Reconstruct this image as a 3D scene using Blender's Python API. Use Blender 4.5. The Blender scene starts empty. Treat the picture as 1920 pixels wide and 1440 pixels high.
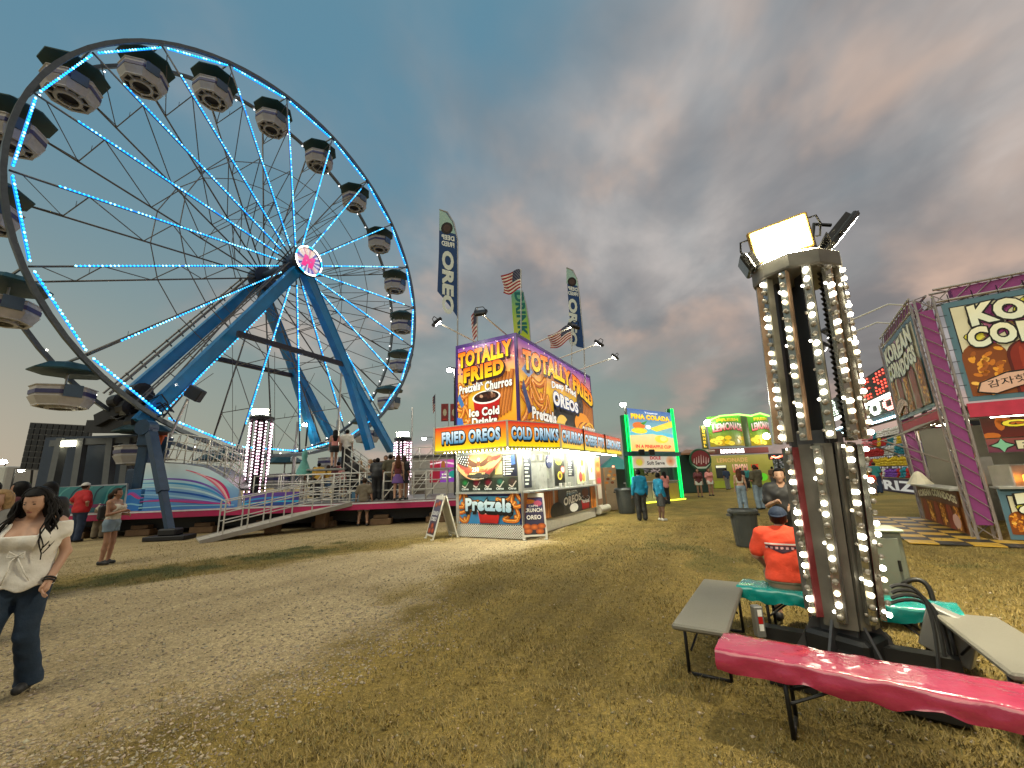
import bpy, math, random
import numpy as np
from mathutils import Vector, Matrix

random.seed(7)
RNG = np.random.default_rng(7)
sc = bpy.context.scene
COL = sc.collection
R_ = math.radians

# ------------------------------------------------------------------ camera
F_PX, PITCH, ROLL, EYE = 762.4, R_(12.878), 0.034376, 1.6      # focal length in photo pixels (photo 1920 x 1440)
cd = bpy.data.cameras.new('camera')
cd.sensor_fit = 'HORIZONTAL'
cd.sensor_width = 36.0
cd.lens = F_PX / 1920.0 * 36.0
cd.clip_start, cd.clip_end = 0.05, 5000.0
cam = bpy.data.objects.new('camera', cd)
COL.objects.link(cam)
_fw = Vector((0, math.cos(PITCH), math.sin(PITCH)))
_up = Vector((0, -math.sin(PITCH), math.cos(PITCH)))
_rt = Vector((1, 0, 0))
# camera axes: image x = rt*cos - up*sin (matches a slight roll of the hand-held phone)
_cx = (_rt * math.cos(ROLL) - _up * math.sin(ROLL))
_cy = (_rt * math.sin(ROLL) + _up * math.cos(ROLL))
mw = Matrix((( _cx.x, _cy.x, -_fw.x, 0), (_cx.y, _cy.y, -_fw.y, 0), (_cx.z, _cy.z, -_fw.z, EYE), (0, 0, 0, 1)))
cam.matrix_world = mw
sc.camera = cam

# ------------------------------------------------------------------ sky, sun, exposure
sc.view_settings.view_transform = 'Standard'
sc.view_settings.look = 'None'
sc.view_settings.exposure = 0.92
sc.view_settings.gamma = 1.0
sc.cycles.use_denoising = True
sc.cycles.max_bounces = 6
sc.cycles.sample_clamp_indirect = 4.0
SUN_EL, SUN_AZ = R_(1.5), R_(-62)

def build_world():
    w = bpy.data.worlds.new('World'); sc.world = w; w.use_nodes = True
    nt = w.node_tree; N = nt.nodes; L = nt.links
    N.clear()
    out = N.new('ShaderNodeOutputWorld'); bg = N.new('ShaderNodeBackground')
    L.new(bg.outputs[0], out.inputs[0])
    tc = N.new('ShaderNodeTexCoord'); sep = N.new('ShaderNodeSeparateXYZ'); L.new(tc.outputs['Generated'], sep.inputs[0])
    def math_(op, a, b=None, clamp=False):
        n = N.new('ShaderNodeMath'); n.operation = op; n.use_clamp = clamp
        for i, v in enumerate((a, b)):
            if v is None: continue
            if isinstance(v, (int, float)): n.inputs[i].default_value = v
            else: L.new(v, n.inputs[i])
        return n.outputs[0]
    def ramp(v, lo, hi):
        n = N.new('ShaderNodeMapRange'); n.interpolation_type = 'SMOOTHSTEP'
        L.new(v, n.inputs[0]); n.inputs[1].default_value = lo; n.inputs[2].default_value = hi
        return n.outputs[0]
    def mix(f, a, b, mode='MIX'):
        n = N.new('ShaderNodeMix'); n.data_type = 'RGBA'; n.blend_type = mode
        if isinstance(f, (int, float)): n.inputs[0].default_value = f
        else: L.new(f, n.inputs[0])
        for i, v in ((6, a), (7, b)):
            if isinstance(v, tuple): n.inputs[i].default_value = (*v, 1)
            else: L.new(v, n.inputs[i])
        return n.outputs[2]
    def noise(vec, scale, detail, rough=.55, dist=0.0):
        n = N.new('ShaderNodeTexNoise'); L.new(vec, n.inputs['Vector'])
        n.inputs['Scale'].default_value = scale; n.inputs['Detail'].default_value = detail
        n.inputs['Roughness'].default_value = rough; n.inputs['Distortion'].default_value = dist
        return n.outputs['Fac']
    x, y, z = sep.outputs
    zc = math_('MAXIMUM', z, 0.0)
    den = math_('ADD', zc, 0.34)
    cv = N.new('ShaderNodeCombineXYZ')
    L.new(math_('DIVIDE', x, den), cv.inputs[0]); L.new(math_('DIVIDE', y, den), cv.inputs[1])
    mp = N.new('ShaderNodeMapping'); mp.inputs['Rotation'].default_value = (0, 0, R_(-35)); mp.inputs['Scale'].default_value = (0.85, 0.72, 1.0)
    mp.inputs['Location'].default_value = (SKY_OX, SKY_OY, 0)
    L.new(cv.outputs[0], mp.inputs[0]); v = mp.outputs[0]
    big = noise(v, 0.95, 4, .5, .2)
    mid = noise(v, 2.3, 5, .52, .2)
    fin = noise(v, 3.6, 5, .52, .25)
    sky = N.new('ShaderNodeTexSky'); sky.sky_type = 'NISHITA'; sky.sun_disc = False
    sky.sun_elevation = SUN_EL; sky.sun_rotation = SUN_AZ; sky.dust_density = 2.0; sky.ozone_density = 2.0
    nish = mix(1.0, sky.outputs[0], (.055, .055, .055), 'MULTIPLY')
    blue = mix(ramp(z, 0.0, .70), (.205, .235, .195), (.085, .185, .252))
    base = mix(.85, nish, blue)
    # cloud cover: thicker towards the right (east) and a few gaps to the left
    cov = math_('ADD', math_('ADD', math_('MULTIPLY', big, .9), math_('MULTIPLY', mid, .5)), math_('MULTIPLY', x, .20))
    c1 = ramp(cov, .57, .86)
    lowdark = ramp(z, .50, .02)
    body = mix(ramp(fin, .30, .70), (.155, .154, .160), (.278, .262, .254))
    body = mix(math_('MULTIPLY', lowdark, ramp(x, -.35, .35)), body, (.098, .092, .092))
    # a warm after-glow caught by some of the cloud tops
    pk = math_('MULTIPLY', ramp(mid, .50, .68), ramp(big, .36, .56))
    body = mix(math_('MULTIPLY', pk, .75), body, (.45, .315, .24))
    low = math_('MULTIPLY', ramp(z, .36, .10), ramp(mid, .44, .60))
    body = mix(math_('MULTIPLY', low, .55), body, (.40, .275, .225))
    lit = mix(math_('MULTIPLY', ramp(fin, .52, .75), .45), body, (.385, .352, .335))
    col = mix(c1, base, lit)
    # faint peach low in the west where the sun went down
    west = math_('MULTIPLY', ramp(x, -.45, -.90), ramp(z, .40, .02))
    col = mix(math_('MULTIPLY', west, .45), col, (.33, .265, .215))
    L.new(col, bg.inputs[0]); bg.inputs[1].default_value = 0.86
FLOOD = 620.0
SKY_OX, SKY_OY = 3.1, 1.7
build_world()
sl = bpy.data.lights.new('sun', 'SUN'); sl.energy = 1.1; sl.angle = R_(50); sl.color = (1.0, .88, .62)
sun = bpy.data.objects.new('sun', sl); COL.objects.link(sun)
sun.rotation_euler = (R_(38), 0, R_(-40))

# ------------------------------------------------------------------ pixels of the photo -> places
_c, _s, _cr, _sr = math.cos(PITCH), math.sin(PITCH), math.cos(ROLL), math.sin(ROLL)
def ray(px, py):
    a = (px - 960) / F_PX; b = (720 - py) / F_PX
    u = a * _cr + b * _sr; v = -a * _sr + b * _cr
    return Vector((u, _c - v * _s, _s + v * _c))
E0 = Vector((0, 0, EYE))
def PG(px, py, z=0.0):                       # on a level plane
    d = ray(px, py); return E0 + d * ((z - EYE) / d.z)
def PY(px, py, Y):                           # at a depth
    d = ray(px, py); return E0 + d * (Y / d.y)
def PV(px, py, A, B):                        # on the upright plane through A and B
    n = Vector((-(B[1] - A[1]), B[0] - A[0], 0)); d = ray(px, py)
    return E0 + d * ((Vector((A[0], A[1], 0)) - Vector((0, 0, 0))).dot(n) / d.dot(n))

# ------------------------------------------------------------------ materials
def lin(c):
    return tuple((x / 12.92 if x <= .04045 else ((x + .055) / 1.055) ** 2.4) for x in c)
def rgb(r, g, b): return lin((r / 255, g / 255, b / 255))
_M = {}
def mat(name, col=(.5, .5, .5), rough=.6, metal=0.0, emit=0.0, ecol=None, var=.10, scale=6.0, bump=0.0, bscale=40.0, coat=0.0, alpha=1.0, trans=0.0, sheen=0.0, attr=None, mis=True, detail=4, dirt=0.0, spec=.5):
    if name in _M: return _M[name]
    m = bpy.data.materials.new(name); m.use_nodes = True
    nt = m.node_tree; N = nt.nodes; L = nt.links
    b = N['Principled BSDF']
    b.inputs['Roughness'].default_value = rough; b.inputs['Metallic'].default_value = metal
    b.inputs['Coat Weight'].default_value = coat
    b.inputs['Alpha'].default_value = alpha
    b.inputs['Transmission Weight'].default_value = trans
    b.inputs['Sheen Weight'].default_value = sheen
    tc = N.new('ShaderNodeTexCoord')
    src = None
    if attr:
        a = N.new('ShaderNodeAttribute'); a.attribute_name = attr; src = a.outputs['Color']
    if var or dirt:
        n = N.new('ShaderNodeTexNoise'); n.inputs['Scale'].default_value = scale; n.inputs['Detail'].default_value = detail
        L.new(tc.outputs['Object'], n.inputs['Vector'])
        mr = N.new('ShaderNodeMapRange'); L.new(n.outputs['Fac'], mr.inputs[0])
        mr.inputs[1].default_value = .25; mr.inputs[2].default_value = .75
        mr.inputs[3].default_value = 1 - var; mr.inputs[4].default_value = 1 + var
        mx = N.new('ShaderNodeMix'); mx.data_type = 'RGBA'; mx.blend_type = 'MULTIPLY'; mx.inputs[0].default_value = 1
        if src: L.new(src, mx.inputs[6])
        else: mx.inputs[6].default_value = (*col, 1)
        L.new(mr.outputs[0], mx.inputs[7]); src = mx.outputs[2]
        rr = N.new('ShaderNodeMapRange'); L.new(n.outputs['Fac'], rr.inputs[0])
        rr.inputs[3].default_value = max(0, rough - .12); rr.inputs[4].default_value = min(1, rough + .12)
        L.new(rr.outputs[0], b.inputs['Roughness'])
        if dirt:
            n3 = N.new('ShaderNodeTexNoise'); n3.inputs['Scale'].default_value = scale * .6; n3.inputs['Detail'].default_value = 8; n3.inputs['Roughness'].default_value = .7
            L.new(tc.outputs['Object'], n3.inputs['Vector'])
            m3 = N.new('ShaderNodeMapRange'); m3.interpolation_type = 'SMOOTHSTEP'; L.new(n3.outputs['Fac'], m3.inputs[0]); m3.inputs[1].default_value = .52; m3.inputs[2].default_value = .72; m3.inputs[4].default_value = dirt
            x3 = N.new('ShaderNodeMix'); x3.data_type = 'RGBA'; L.new(m3.outputs[0], x3.inputs[0]); L.new(src, x3.inputs[6]); x3.inputs[7].default_value = (.09, .075, .055, 1)
            src = x3.outputs[2]
    if src: L.new(src, b.inputs['Base Color'])
    else: b.inputs['Base Color'].default_value = (*col, 1)
    if bump:
        n2 = N.new('ShaderNodeTexNoise'); n2.inputs['Scale'].default_value = bscale; n2.inputs['Detail'].default_value = 5
        L.new(tc.outputs['Object'], n2.inputs['Vector'])
        bp = N.new('ShaderNodeBump'); bp.inputs['Strength'].default_value = bump; bp.inputs['Distance'].default_value = .02
        L.new(n2.outputs['Fac'], bp.inputs['Height']); L.new(bp.outputs[0], b.inputs['Normal'])
    if emit:
        if attr: L.new(src, b.inputs['Emission Color'])
        else: b.inputs['Emission Color'].default_value = (*(ecol or col), 1)
        b.inputs['Emission Strength'].default_value = emit
    if not mis: m.cycles.emission_sampling = 'NONE'
    b.inputs['Specular IOR Level'].default_value = spec
    _M[name] = m
    return m
def led(name, col, s, mis=False):
    return mat(name, col, .4, 0, s, col, var=0, mis=mis)
PRINT = mat('print_vinyl', attr='Col', rough=.45, var=.06, scale=3)
PRINT_LIT = mat('print_backlit', attr='Col', rough=.35, var=.05, scale=3, emit=.55)
PRINT_GLOW = mat('print_soft_glow', attr='Col', rough=.35, var=.05, scale=3, emit=.22)  # weak self-glow put into posters, menus and banners in place of lamp light
PRINT_SIGN = mat('print_sign', attr='Col', rough=.35, var=.05, scale=3, emit=.32)  # emission stands in for floodlight falling on the tall front-lit signs
PRINT_CLOTH = mat('print_cloth', attr='Col', rough=.85, var=.08, scale=9, bump=.15, bscale=60)

# ------------------------------------------------------------------ mesh building
ORIG = {}
def link(o, parent=None):
    COL.objects.link(o)
    if parent: o.parent = parent
    return o
def thing(name, label, cat, loc=(0, 0, 0), rz=0.0, group=None, kind=None):
    o = bpy.data.objects.new(name, None); COL.objects.link(o)
    o.empty_display_size = .2
    o.location = loc; o.rotation_euler = (0, 0, rz)
    o['label'] = label; o['category'] = cat
    if group: o['group'] = group
    if kind: o['kind'] = kind
    ORIG[o] = Vector(loc)
    return o
def tag(o, label, cat, group=None, kind=None):
    o['label'] = label; o['category'] = cat
    if group: o['group'] = group
    if kind: o['kind'] = kind
    return o
def basis(d):
    d = Vector(d).normalized()
    up = Vector((0, 0, 1)) if abs(d.z) < .95 else Vector((1, 0, 0))
    s = d.cross(up).normalized(); u = s.cross(d).normalized()
    return d, s, u
class MB:
    def __init__(self): self.v = []; self.f = []; self.m = []; self.mi = 0
    def face(self, pts, mi=None):
        n = len(self.v); self.v += [tuple(p) for p in pts]
        self.f.append(tuple(range(n, n + len(pts)))); self.m.append(self.mi if mi is None else mi); return self
    def raw(self, vs, fs, mi=None):
        n = len(self.v); self.v += [tuple(p) for p in vs]
        for f in fs: self.f.append(tuple(i + n for i in f)); self.m.append(self.mi if mi is None else mi)
        return self
    def box(self, c, size, M=None, bev=0.0):
        x, y, z = (s / 2 for s in size); c = Vector(c)
        if bev:
            b = min(bev, x * .9, y * .9, z * .9); vs = []; 
            P = []
            for sx in (-1, 1):
                for sy in (-1, 1):
                    for sz in (-1, 1):
                        P.append([Vector((sx * (x - b), sy * (y - b), sz * z)), Vector((sx * (x - b), sy * y, sz * (z - b))), Vector((sx * x, sy * (y - b), sz * (z - b)))])
            vs = [p for t in P for p in t]
            def I(sx, sy, sz, k): return ((sx > 0) * 4 + (sy > 0) * 2 + (sz > 0)) * 3 + k
            fs = []
            for s in (-1, 1):
                q = [I(-1, -1, s, 0), I(1, -1, s, 0), I(1, 1, s, 0), I(-1, 1, s, 0)]; fs.append(q if s > 0 else q[::-1])
                q = [I(-1, s, -1, 1), I(1, s, -1, 1), I(1, s, 1, 1), I(-1, s, 1, 1)]; fs.append(q[::-1] if s > 0 else q)
                q = [I(s, -1, -1, 2), I(s, 1, -1, 2), I(s, 1, 1, 2), I(s, -1, 1, 2)]; fs.append(q if s > 0 else q[::-1])
            for a in (-1, 1):
                for b2 in (-1, 1):
                    q = [I(-1, a, b2, 0), I(1, a, b2, 0), I(1, a, b2, 1), I(-1, a, b2, 1)]; fs.append(q if a * b2 < 0 else q[::-1])
                    q = [I(a, -1, b2, 0), I(a, 1, b2, 0), I(a, 1, b2, 2), I(a, -1, b2, 2)]; fs.append(q if a * b2 > 0 else q[::-1])
                    q = [I(a, b2, -1, 1), I(a, b2, 1, 1), I(a, b2, 1, 2), I(a, b2, -1, 2)]; fs.append(q if a * b2 < 0 else q[::-1])
                    for d in (-1, 1):
                        q = [I(a, b2, d, 0), I(a, b2, d, 1), I(a, b2, d, 2)]; fs.append(q if a * b2 * d < 0 else q[::-1])
        else:
            vs = [Vector((sx * x, sy * y, sz * z)) for sx in (-1, 1) for sy in (-1, 1) for sz in (-1, 1)]
            fs = [(0, 1, 3, 2), (4, 6, 7, 5), (0, 4, 5, 1), (2, 3, 7, 6), (0, 2, 6, 4), (1, 5, 7, 3)]
        if M is not None: vs = [M @ p for p in vs]
        return self.raw([c + p for p in vs], fs)
    def bar(self, a, b, w, h=None, up=None):
        a = Vector(a); b = Vector(b); h = w if h is None else h
        d, s, u = basis(b - a)
        if up is not None:
            s = d.cross(Vector(up)).normalized(); u = s.cross(d).normalized()
        vs = [p + s * (sx * w / 2) + u * (su * h / 2) for p in (a, b) for sx, su in ((-1, -1), (1, -1), (1, 1), (-1, 1))]
        return self.raw(vs, [(3, 2, 1, 0), (4, 5, 6, 7), (0, 1, 5, 4), (1, 2, 6, 5), (2, 3, 7, 6), (3, 0, 4, 7)])
    def tube(self, a, b, r, r2=None, n=6, cap=True):
        a = Vector(a); b = Vector(b); r2 = r if r2 is None else r2
        d, s, u = basis(b - a)
        vs = []
        for p, rr in ((a, r), (b, r2)):
            for i in range(n):
                t = 2 * math.pi * i / n; vs.append(p + s * (rr * math.cos(t)) + u * (rr * math.sin(t)))
        fs = [(i, (i + 1) % n, n + (i + 1) % n, n + i) for i in range(n)]
        if cap: fs += [tuple(range(n))[::-1], tuple(range(n, 2 * n))]
        return self.raw(vs, fs)
    def path(self, pts, r, n=6, closed=False):
        pts = [Vector(p) for p in pts]; k = len(pts); rr = r if hasattr(r, '__len__') else [r] * k
        vs = []; prev = None
        for i, p in enumerate(pts):
            t = (pts[(i + 1) % k] - pts[i - 1]) if (closed or 0 < i < k - 1) else (pts[1] - pts[0] if i == 0 else pts[-1] - pts[-2])
            t.normalize()
            if prev is None: _, s, u = basis(t)
            else:
                s = (prev - t * prev.dot(t)); s = s.normalized() if s.length > 1e-5 else basis(t)[1]; u = s.cross(t) * -1
                u = t.cross(s) * -1
            prev = s; u = s.cross(t)
            for j in range(n):
                a = 2 * math.pi * j / n; vs.append(p + s * (rr[i] * math.cos(a)) + u * (rr[i] * math.sin(a)))
        fs = []
        for i in range(k if closed else k - 1):
            for j in range(n):
                a, b = i * n, ((i + 1) % k) * n
                fs.append((a + j, b + j, b + (j + 1) % n, a + (j + 1) % n))
        if not closed: fs += [tuple(range(n)), tuple(range((k - 1) * n, k * n))[::-1]]
        return self.raw(vs, fs)
    def lathe(self, c, prof, n=16, M=None, phase=0.0, cap=True):
        c = Vector(c); vs = []
        for r, z in prof:
            for i in range(n):
                t = 2 * math.pi * i / n + phase; p = Vector((r * math.cos(t), r * math.sin(t), z)); vs.append(c + (M @ p if M is not None else p))
        fs = []
        for k in range(len(prof) - 1):
            for i in range(n):
                fs.append((k * n + i, k * n + (i + 1) % n, (k + 1) * n + (i + 1) % n, (k + 1) * n + i))
        if cap: fs += [tuple(range(n))[::-1], tuple(range((len(prof) - 1) * n, len(prof) * n))]
        return self.raw(vs, fs)
    def prism(self, poly, d):                      # planar polygon swept by d
        d = Vector(d); poly = [Vector(p) for p in poly]; n = len(poly)
        vs = poly + [p + d for p in poly]
        fs = [tuple(range(n))[::-1], tuple(range(n, 2 * n))] + [(i, (i + 1) % n, n + (i + 1) % n, n + i) for i in range(n)]
        return self.raw(vs, fs)
    def sphere(self, c, r, nu=8, nv=5, sc3=(1, 1, 1)):
        prof = []
        c = Vector(c); vs = [c + Vector((0, 0, -r * sc3[2]))]
        for j in range(1, nv):
            a = -math.pi / 2 + math.pi * j / nv
            for i in range(nu):
                t = 2 * math.pi * i / nu; vs.append(c + Vector((r * math.cos(a) * math.cos(t) * sc3[0], r * math.cos(a) * math.sin(t) * sc3[1], r * math.sin(a) * sc3[2])))
        vs.append(c + Vector((0, 0, r * sc3[2]))); fs = []
        for i in range(nu): fs.append((0, 1 + (i + 1) % nu, 1 + i))
        for j in range(nv - 2):
            for i in range(nu):
                a, b = 1 + j * nu, 1 + (j + 1) * nu; fs.append((a + i, a + (i + 1) % nu, b + (i + 1) % nu, b + i))
        k = 1 + (nv - 2) * nu
        for i in range(nu): fs.append((k + i, k + (i + 1) % nu, len(vs) - 1))
        return self.raw(vs, fs)
    def build(self, name, mats, parent=None, smooth=False, local=False, recalc=True):
        if not isinstance(mats, (list, tuple)): mats = [mats]
        me = bpy.data.meshes.new(name)
        o0 = Vector((0, 0, 0))
        if parent is not None and not local:
            q = parent
            while q is not None and q not in ORIG: q = q.parent
            o0 = ORIG[q] if q is not None else o0
        vs = np.array(self.v, dtype=float).reshape(-1, 3) - np.array(o0)
        me.from_pydata(vs.tolist(), [], self.f)
        for mm in mats: me.materials.append(mm)
        if len(mats) > 1: me.polygons.foreach_set('material_index', self.m)
        if recalc:
            import bmesh
            bm = bmesh.new(); bm.from_mesh(me); bmesh.ops.recalc_face_normals(bm, faces=bm.faces); bm.to_mesh(me); bm.free()
        if smooth: me.polygons.foreach_set('use_smooth', [True] * len(me.polygons))
        me.update()
        o = bpy.data.objects.new(name, me); link(o, parent)
        return o
def stuff(o):
    o['kind'] = 'stuff'; return o
def copy_tree(o, parent=None):
    c = o.copy(); COL.objects.link(c); c.parent = parent
    for ch in o.children: copy_tree(ch, c)
    return c

# ------------------------------------------------------------------ flat print (vinyl signs, posters, painted panels)
_T = {}
def text_dots(s, step, bold=.05, sp=1.08):
    """grid points (u, v in 0..1) that fall inside the letters, with the index of the letter"""
    vs, fs = text_mesh(s, bold, sp); V = np.array(vs); lo, hi = V.min(0), V.max(0); out = []
    tris = [(f[0], f[i], f[i + 1]) for f in fs for i in range(1, len(f) - 1)]
    T = V[np.array(tris)]
    y = lo[1] + step / 2
    while y < hi[1]:
        x = lo[0] + step / 2
        while x < hi[0]:
            d = []
            for k in range(3):
                a, b = T[:, k], T[:, (k + 1) % 3]; d.append((b[:, 0] - a[:, 0]) * (y - a[:, 1]) - (b[:, 1] - a[:, 1]) * (x - a[:, 0]))
            d = np.array(d)
            if ((d >= 0).all(0) | (d <= 0).all(0)).any(): out.append(((x - lo[0]) / (hi[0] - lo[0]), (y - lo[1]) / (hi[1] - lo[1])))
            x += step
        y += step
    return out
def text_mesh(s, offset=0.0, spacing=1.0):
    k = (s, offset, spacing)
    if k not in _T:
        cu = bpy.data.curves.new('t', 'FONT'); cu.body = s; cu.offset = offset; cu.resolution_u = 3; cu.space_character = spacing
        o = bpy.data.objects.new('t', cu); me = o.to_mesh()
        vs = [(v.co.x, v.co.y) for v in me.vertices]; fs = [tuple(p.vertices) for p in me.polygons]
        o.to_mesh_clear(); bpy.data.objects.remove(o); bpy.data.curves.remove(cu)
        _T[k] = (vs, fs)
    return _T[k]
class Art:
    """Collects coloured 2D shapes in layers; place() puts them on a panel as one printed sheet."""
    def __init__(self, clip=None): self.items = []; self.layer = 0; self.clip = clip
    def add(self, vs, fs, cols):
        self.items.append((self.layer, vs, fs, cols)); return self
    def up(self): self.layer += 1; return self
    def poly(self, pts, col):
        cols = col if (len(pts) == len(col) and hasattr(col[0], '__len__')) else [col] * len(pts)
        self.up(); return self.add(list(pts), [tuple(range(len(pts)))], cols)
    def rect(self, x0, y0, x1, y1, col, top=None):
        c = [col, col, top or col, top or col]
        self.up(); return self.add([(x0, y0), (x1, y0), (x1, y1), (x0, y1)], [(0, 1, 2, 3)], c)
    def ellipse(self, x, y, rx, ry, col, n=20, rot=0.0, edge=None):
        pts = []
        for i in range(n):
            t = 2 * math.pi * i / n; a, b = rx * math.cos(t), ry * math.sin(t)
            pts.append((x + a * math.cos(rot) - b * math.sin(rot), y + a * math.sin(rot) + b * math.cos(rot)))
        self.up()
        if edge is None: return self.add(pts, [tuple(range(n))], [col] * n)
        return self.add(pts + [(x, y)], [(i, (i + 1) % n, n) for i in range(n)], [edge] * n + [col])
    def ribbon(self, pts, w, col, closed=False, col2=None):
        k = len(pts); ws = w if hasattr(w, '__len__') else [w] * k; vs = []
        for i in range(k):
            a = pts[(i - 1) % k] if (closed or i > 0) else pts[i]; b = pts[(i + 1) % k] if (closed or i < k - 1) else pts[i]
            dx, dy = b[0] - a[0], b[1] - a[1]; l = math.hypot(dx, dy) or 1; nx, ny = -dy / l, dx / l
            vs += [(pts[i][0] + nx * ws[i] / 2, pts[i][1] + ny * ws[i] / 2), (pts[i][0] - nx * ws[i] / 2, pts[i][1] - ny * ws[i] / 2)]
        fs = [(2 * i, 2 * ((i + 1) % k), 2 * ((i + 1) % k) + 1, 2 * i + 1) for i in range(k if closed else k - 1)]
        cols = []
        for i in range(k): cols += [col, col2 or col]
        self.up(); return self.add(vs, fs, cols)
    def text(self, s, x, y, w, h, col, top=None, out=None, ow=.05, bold=.03, warp=None, sp=1.05, shadow=None, sh=(.03, -.04), mirror=False):
        """fit the text into the box x..x+w, y..y+h; warp maps (u,v in 0..1) to x,y"""
        vs0, _ = text_mesh(s, bold, sp)
        if not vs0: return self
        x0 = min(v[0] for v in vs0); x1 = max(v[0] for v in vs0); y0 = min(v[1] for v in vs0); y1 = max(v[1] for v in vs0)
        def put(vs, fs, c0, c1, dx=0, dy=0):
            P = []; C = []
            for a, b in vs:
                u = (a - x0) / (x1 - x0); v = (b - y0) / (y1 - y0)
                if mirror: u = 1 - u
                if warp: px, py = warp(u, v)
                else: px, py = x + u * w, y + v * h
                P.append((px + dx, py + dy)); t = min(1, max(0, v)); C.append(tuple(c0[i] * (1 - t) + (c1 or c0)[i] * t for i in range(3)))
            self.up(); self.add(P, fs, C)
        if shadow: 
            vs, fs = text_mesh(s, bold + ow, sp); put(vs, fs, shadow, None, sh[0] * h, sh[1] * h)
        if out:
            vs, fs = text_mesh(s, bold + ow, sp); put(vs, fs, out, None)
        vs, fs = text_mesh(s, bold, sp); put(vs, fs, col, top)
        return self
    def place(self, name, parent, o, ux, uy, m=None, eps=.0015, thick=0.0, fold=None):
        o = Vector(o); ux = Vector(ux).normalized(); uy = Vector(uy).normalized(); n = ux.cross(uy)
        vs = []; fs = []; cs = []
        for ly, V, Fs, C in self.items:
            k = len(vs)
            for (a, b), c in zip(V, C):
                if self.clip: a = min(max(a, self.clip[0]), self.clip[2]); b = min(max(b, self.clip[1]), self.clip[3])
                p = o + ux * a + uy * b + n * (eps * ly)
                if fold: p = p + fold(a, b)
                vs.append(p); cs.append((*c, 1.0))
            fs += [tuple(i + k for i in f) for f in Fs]
        me = bpy.data.meshes.new(name)
        q = parent
        while q is not None and q not in ORIG: q = q.parent
        o0 = ORIG[q] if q is not None else Vector((0, 0, 0))
        me.from_pydata([tuple(p - o0) for p in vs], [], fs)
        at = me.color_attributes.new('Col', 'FLOAT_COLOR', 'POINT')
        at.data.foreach_set('color', np.array(cs, dtype=np.float32).ravel())
        me.materials.append(m or PRINT); me.update()
        ob = bpy.data.objects.new(name, me); link(ob, parent)
        return ob
def noise2(x, y, s=1.0, seed=0):
    """smooth value noise (vectorised) for ground zones and folds"""
    x = np.asarray(x) * s; y = np.asarray(y) * s
    xi = np.floor(x).astype(int); yi = np.floor(y).astype(int); fx = x - xi; fy = y - yi
    fx = fx * fx * (3 - 2 * fx); fy = fy * fy * (3 - 2 * fy)
    def h(a, b):
        n = (a * 374761393 + b * 668265263 + seed * 1442695041) & 0x7fffffff
        n = ((n ^ (n >> 13)) * 1274126177) & 0x7fffffff
        return ((n ^ (n >> 16)) & 0xffff) / 65535.0
    return (h(xi, yi) * (1 - fx) + h(xi + 1, yi) * fx) * (1 - fy) + (h(xi, yi + 1) * (1 - fx) + h(xi + 1, yi + 1) * fx) * fy
# ------------------------------------------------------------------ people: implicit surfaces polygonised with surface nets
def surface_net(f, org, h):
    nx, ny, nz = f.shape
    ins = f < 0
    acc = np.zeros((nx - 1, ny - 1, nz - 1, 3)); cnt = np.zeros((nx - 1, ny - 1, nz - 1))
    corner = [(i, j, k) for i in (0, 1) for j in (0, 1) for k in (0, 1)]
    def sub(a, c): return a[c[0]:nx - 1 + c[0], c[1]:ny - 1 + c[1], c[2]:nz - 1 + c[2]]
    for c0 in corner:
        for ax in range(3):
            if c0[ax]: continue
            c1 = list(c0); c1[ax] = 1; c1 = tuple(c1)
            a, b = sub(f, c0), sub(f, c1)
            m = (a < 0) != (b < 0)
            t = np.where(m, a / np.where(m, a - b, 1), 0)
            for d in range(3):
                acc[..., d] += np.where(m, c0[d] + (t if d == ax else 0), 0)
            cnt += m
    act = cnt > 0
    idx = -np.ones(act.shape, dtype=np.int64); idx[act] = np.arange(act.sum())
    cells = np.argwhere(act)
    vs = (cells + acc[act] / cnt[act][:, None]) * h + org
    fs = []
    for ax in range(3):
        sl0 = [slice(1, n - 1) for n in f.shape]; sl1 = list(sl0)
        sl0[ax] = slice(0, f.shape[ax] - 1); sl1[ax] = slice(1, f.shape[ax])
        A = ins[tuple(sl0)]; B = ins[tuple(sl1)]
        e = np.argwhere(A != B)
        if not len(e): continue
        flip = A[tuple(e.T)]
        p = e.copy()
        for d in range(3):
            if d != ax: p[:, d] += 1
        o1, o2 = [d for d in range(3) if d != ax]
        q = []
        for s1, s2 in ((0, 0), (1, 0), (1, 1), (0, 1)):
            r = p.copy(); r[:, o1] -= s1; r[:, o2] -= s2; q.append(idx[tuple(r.T)])
        q = np.stack(q, 1)
        if ax == 1: flip = ~flip
        q[~flip] = q[~flip][:, ::-1]
        fs.append(q)
    fs = np.concatenate(fs)
    return vs, fs[(fs >= 0).all(1)]

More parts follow.
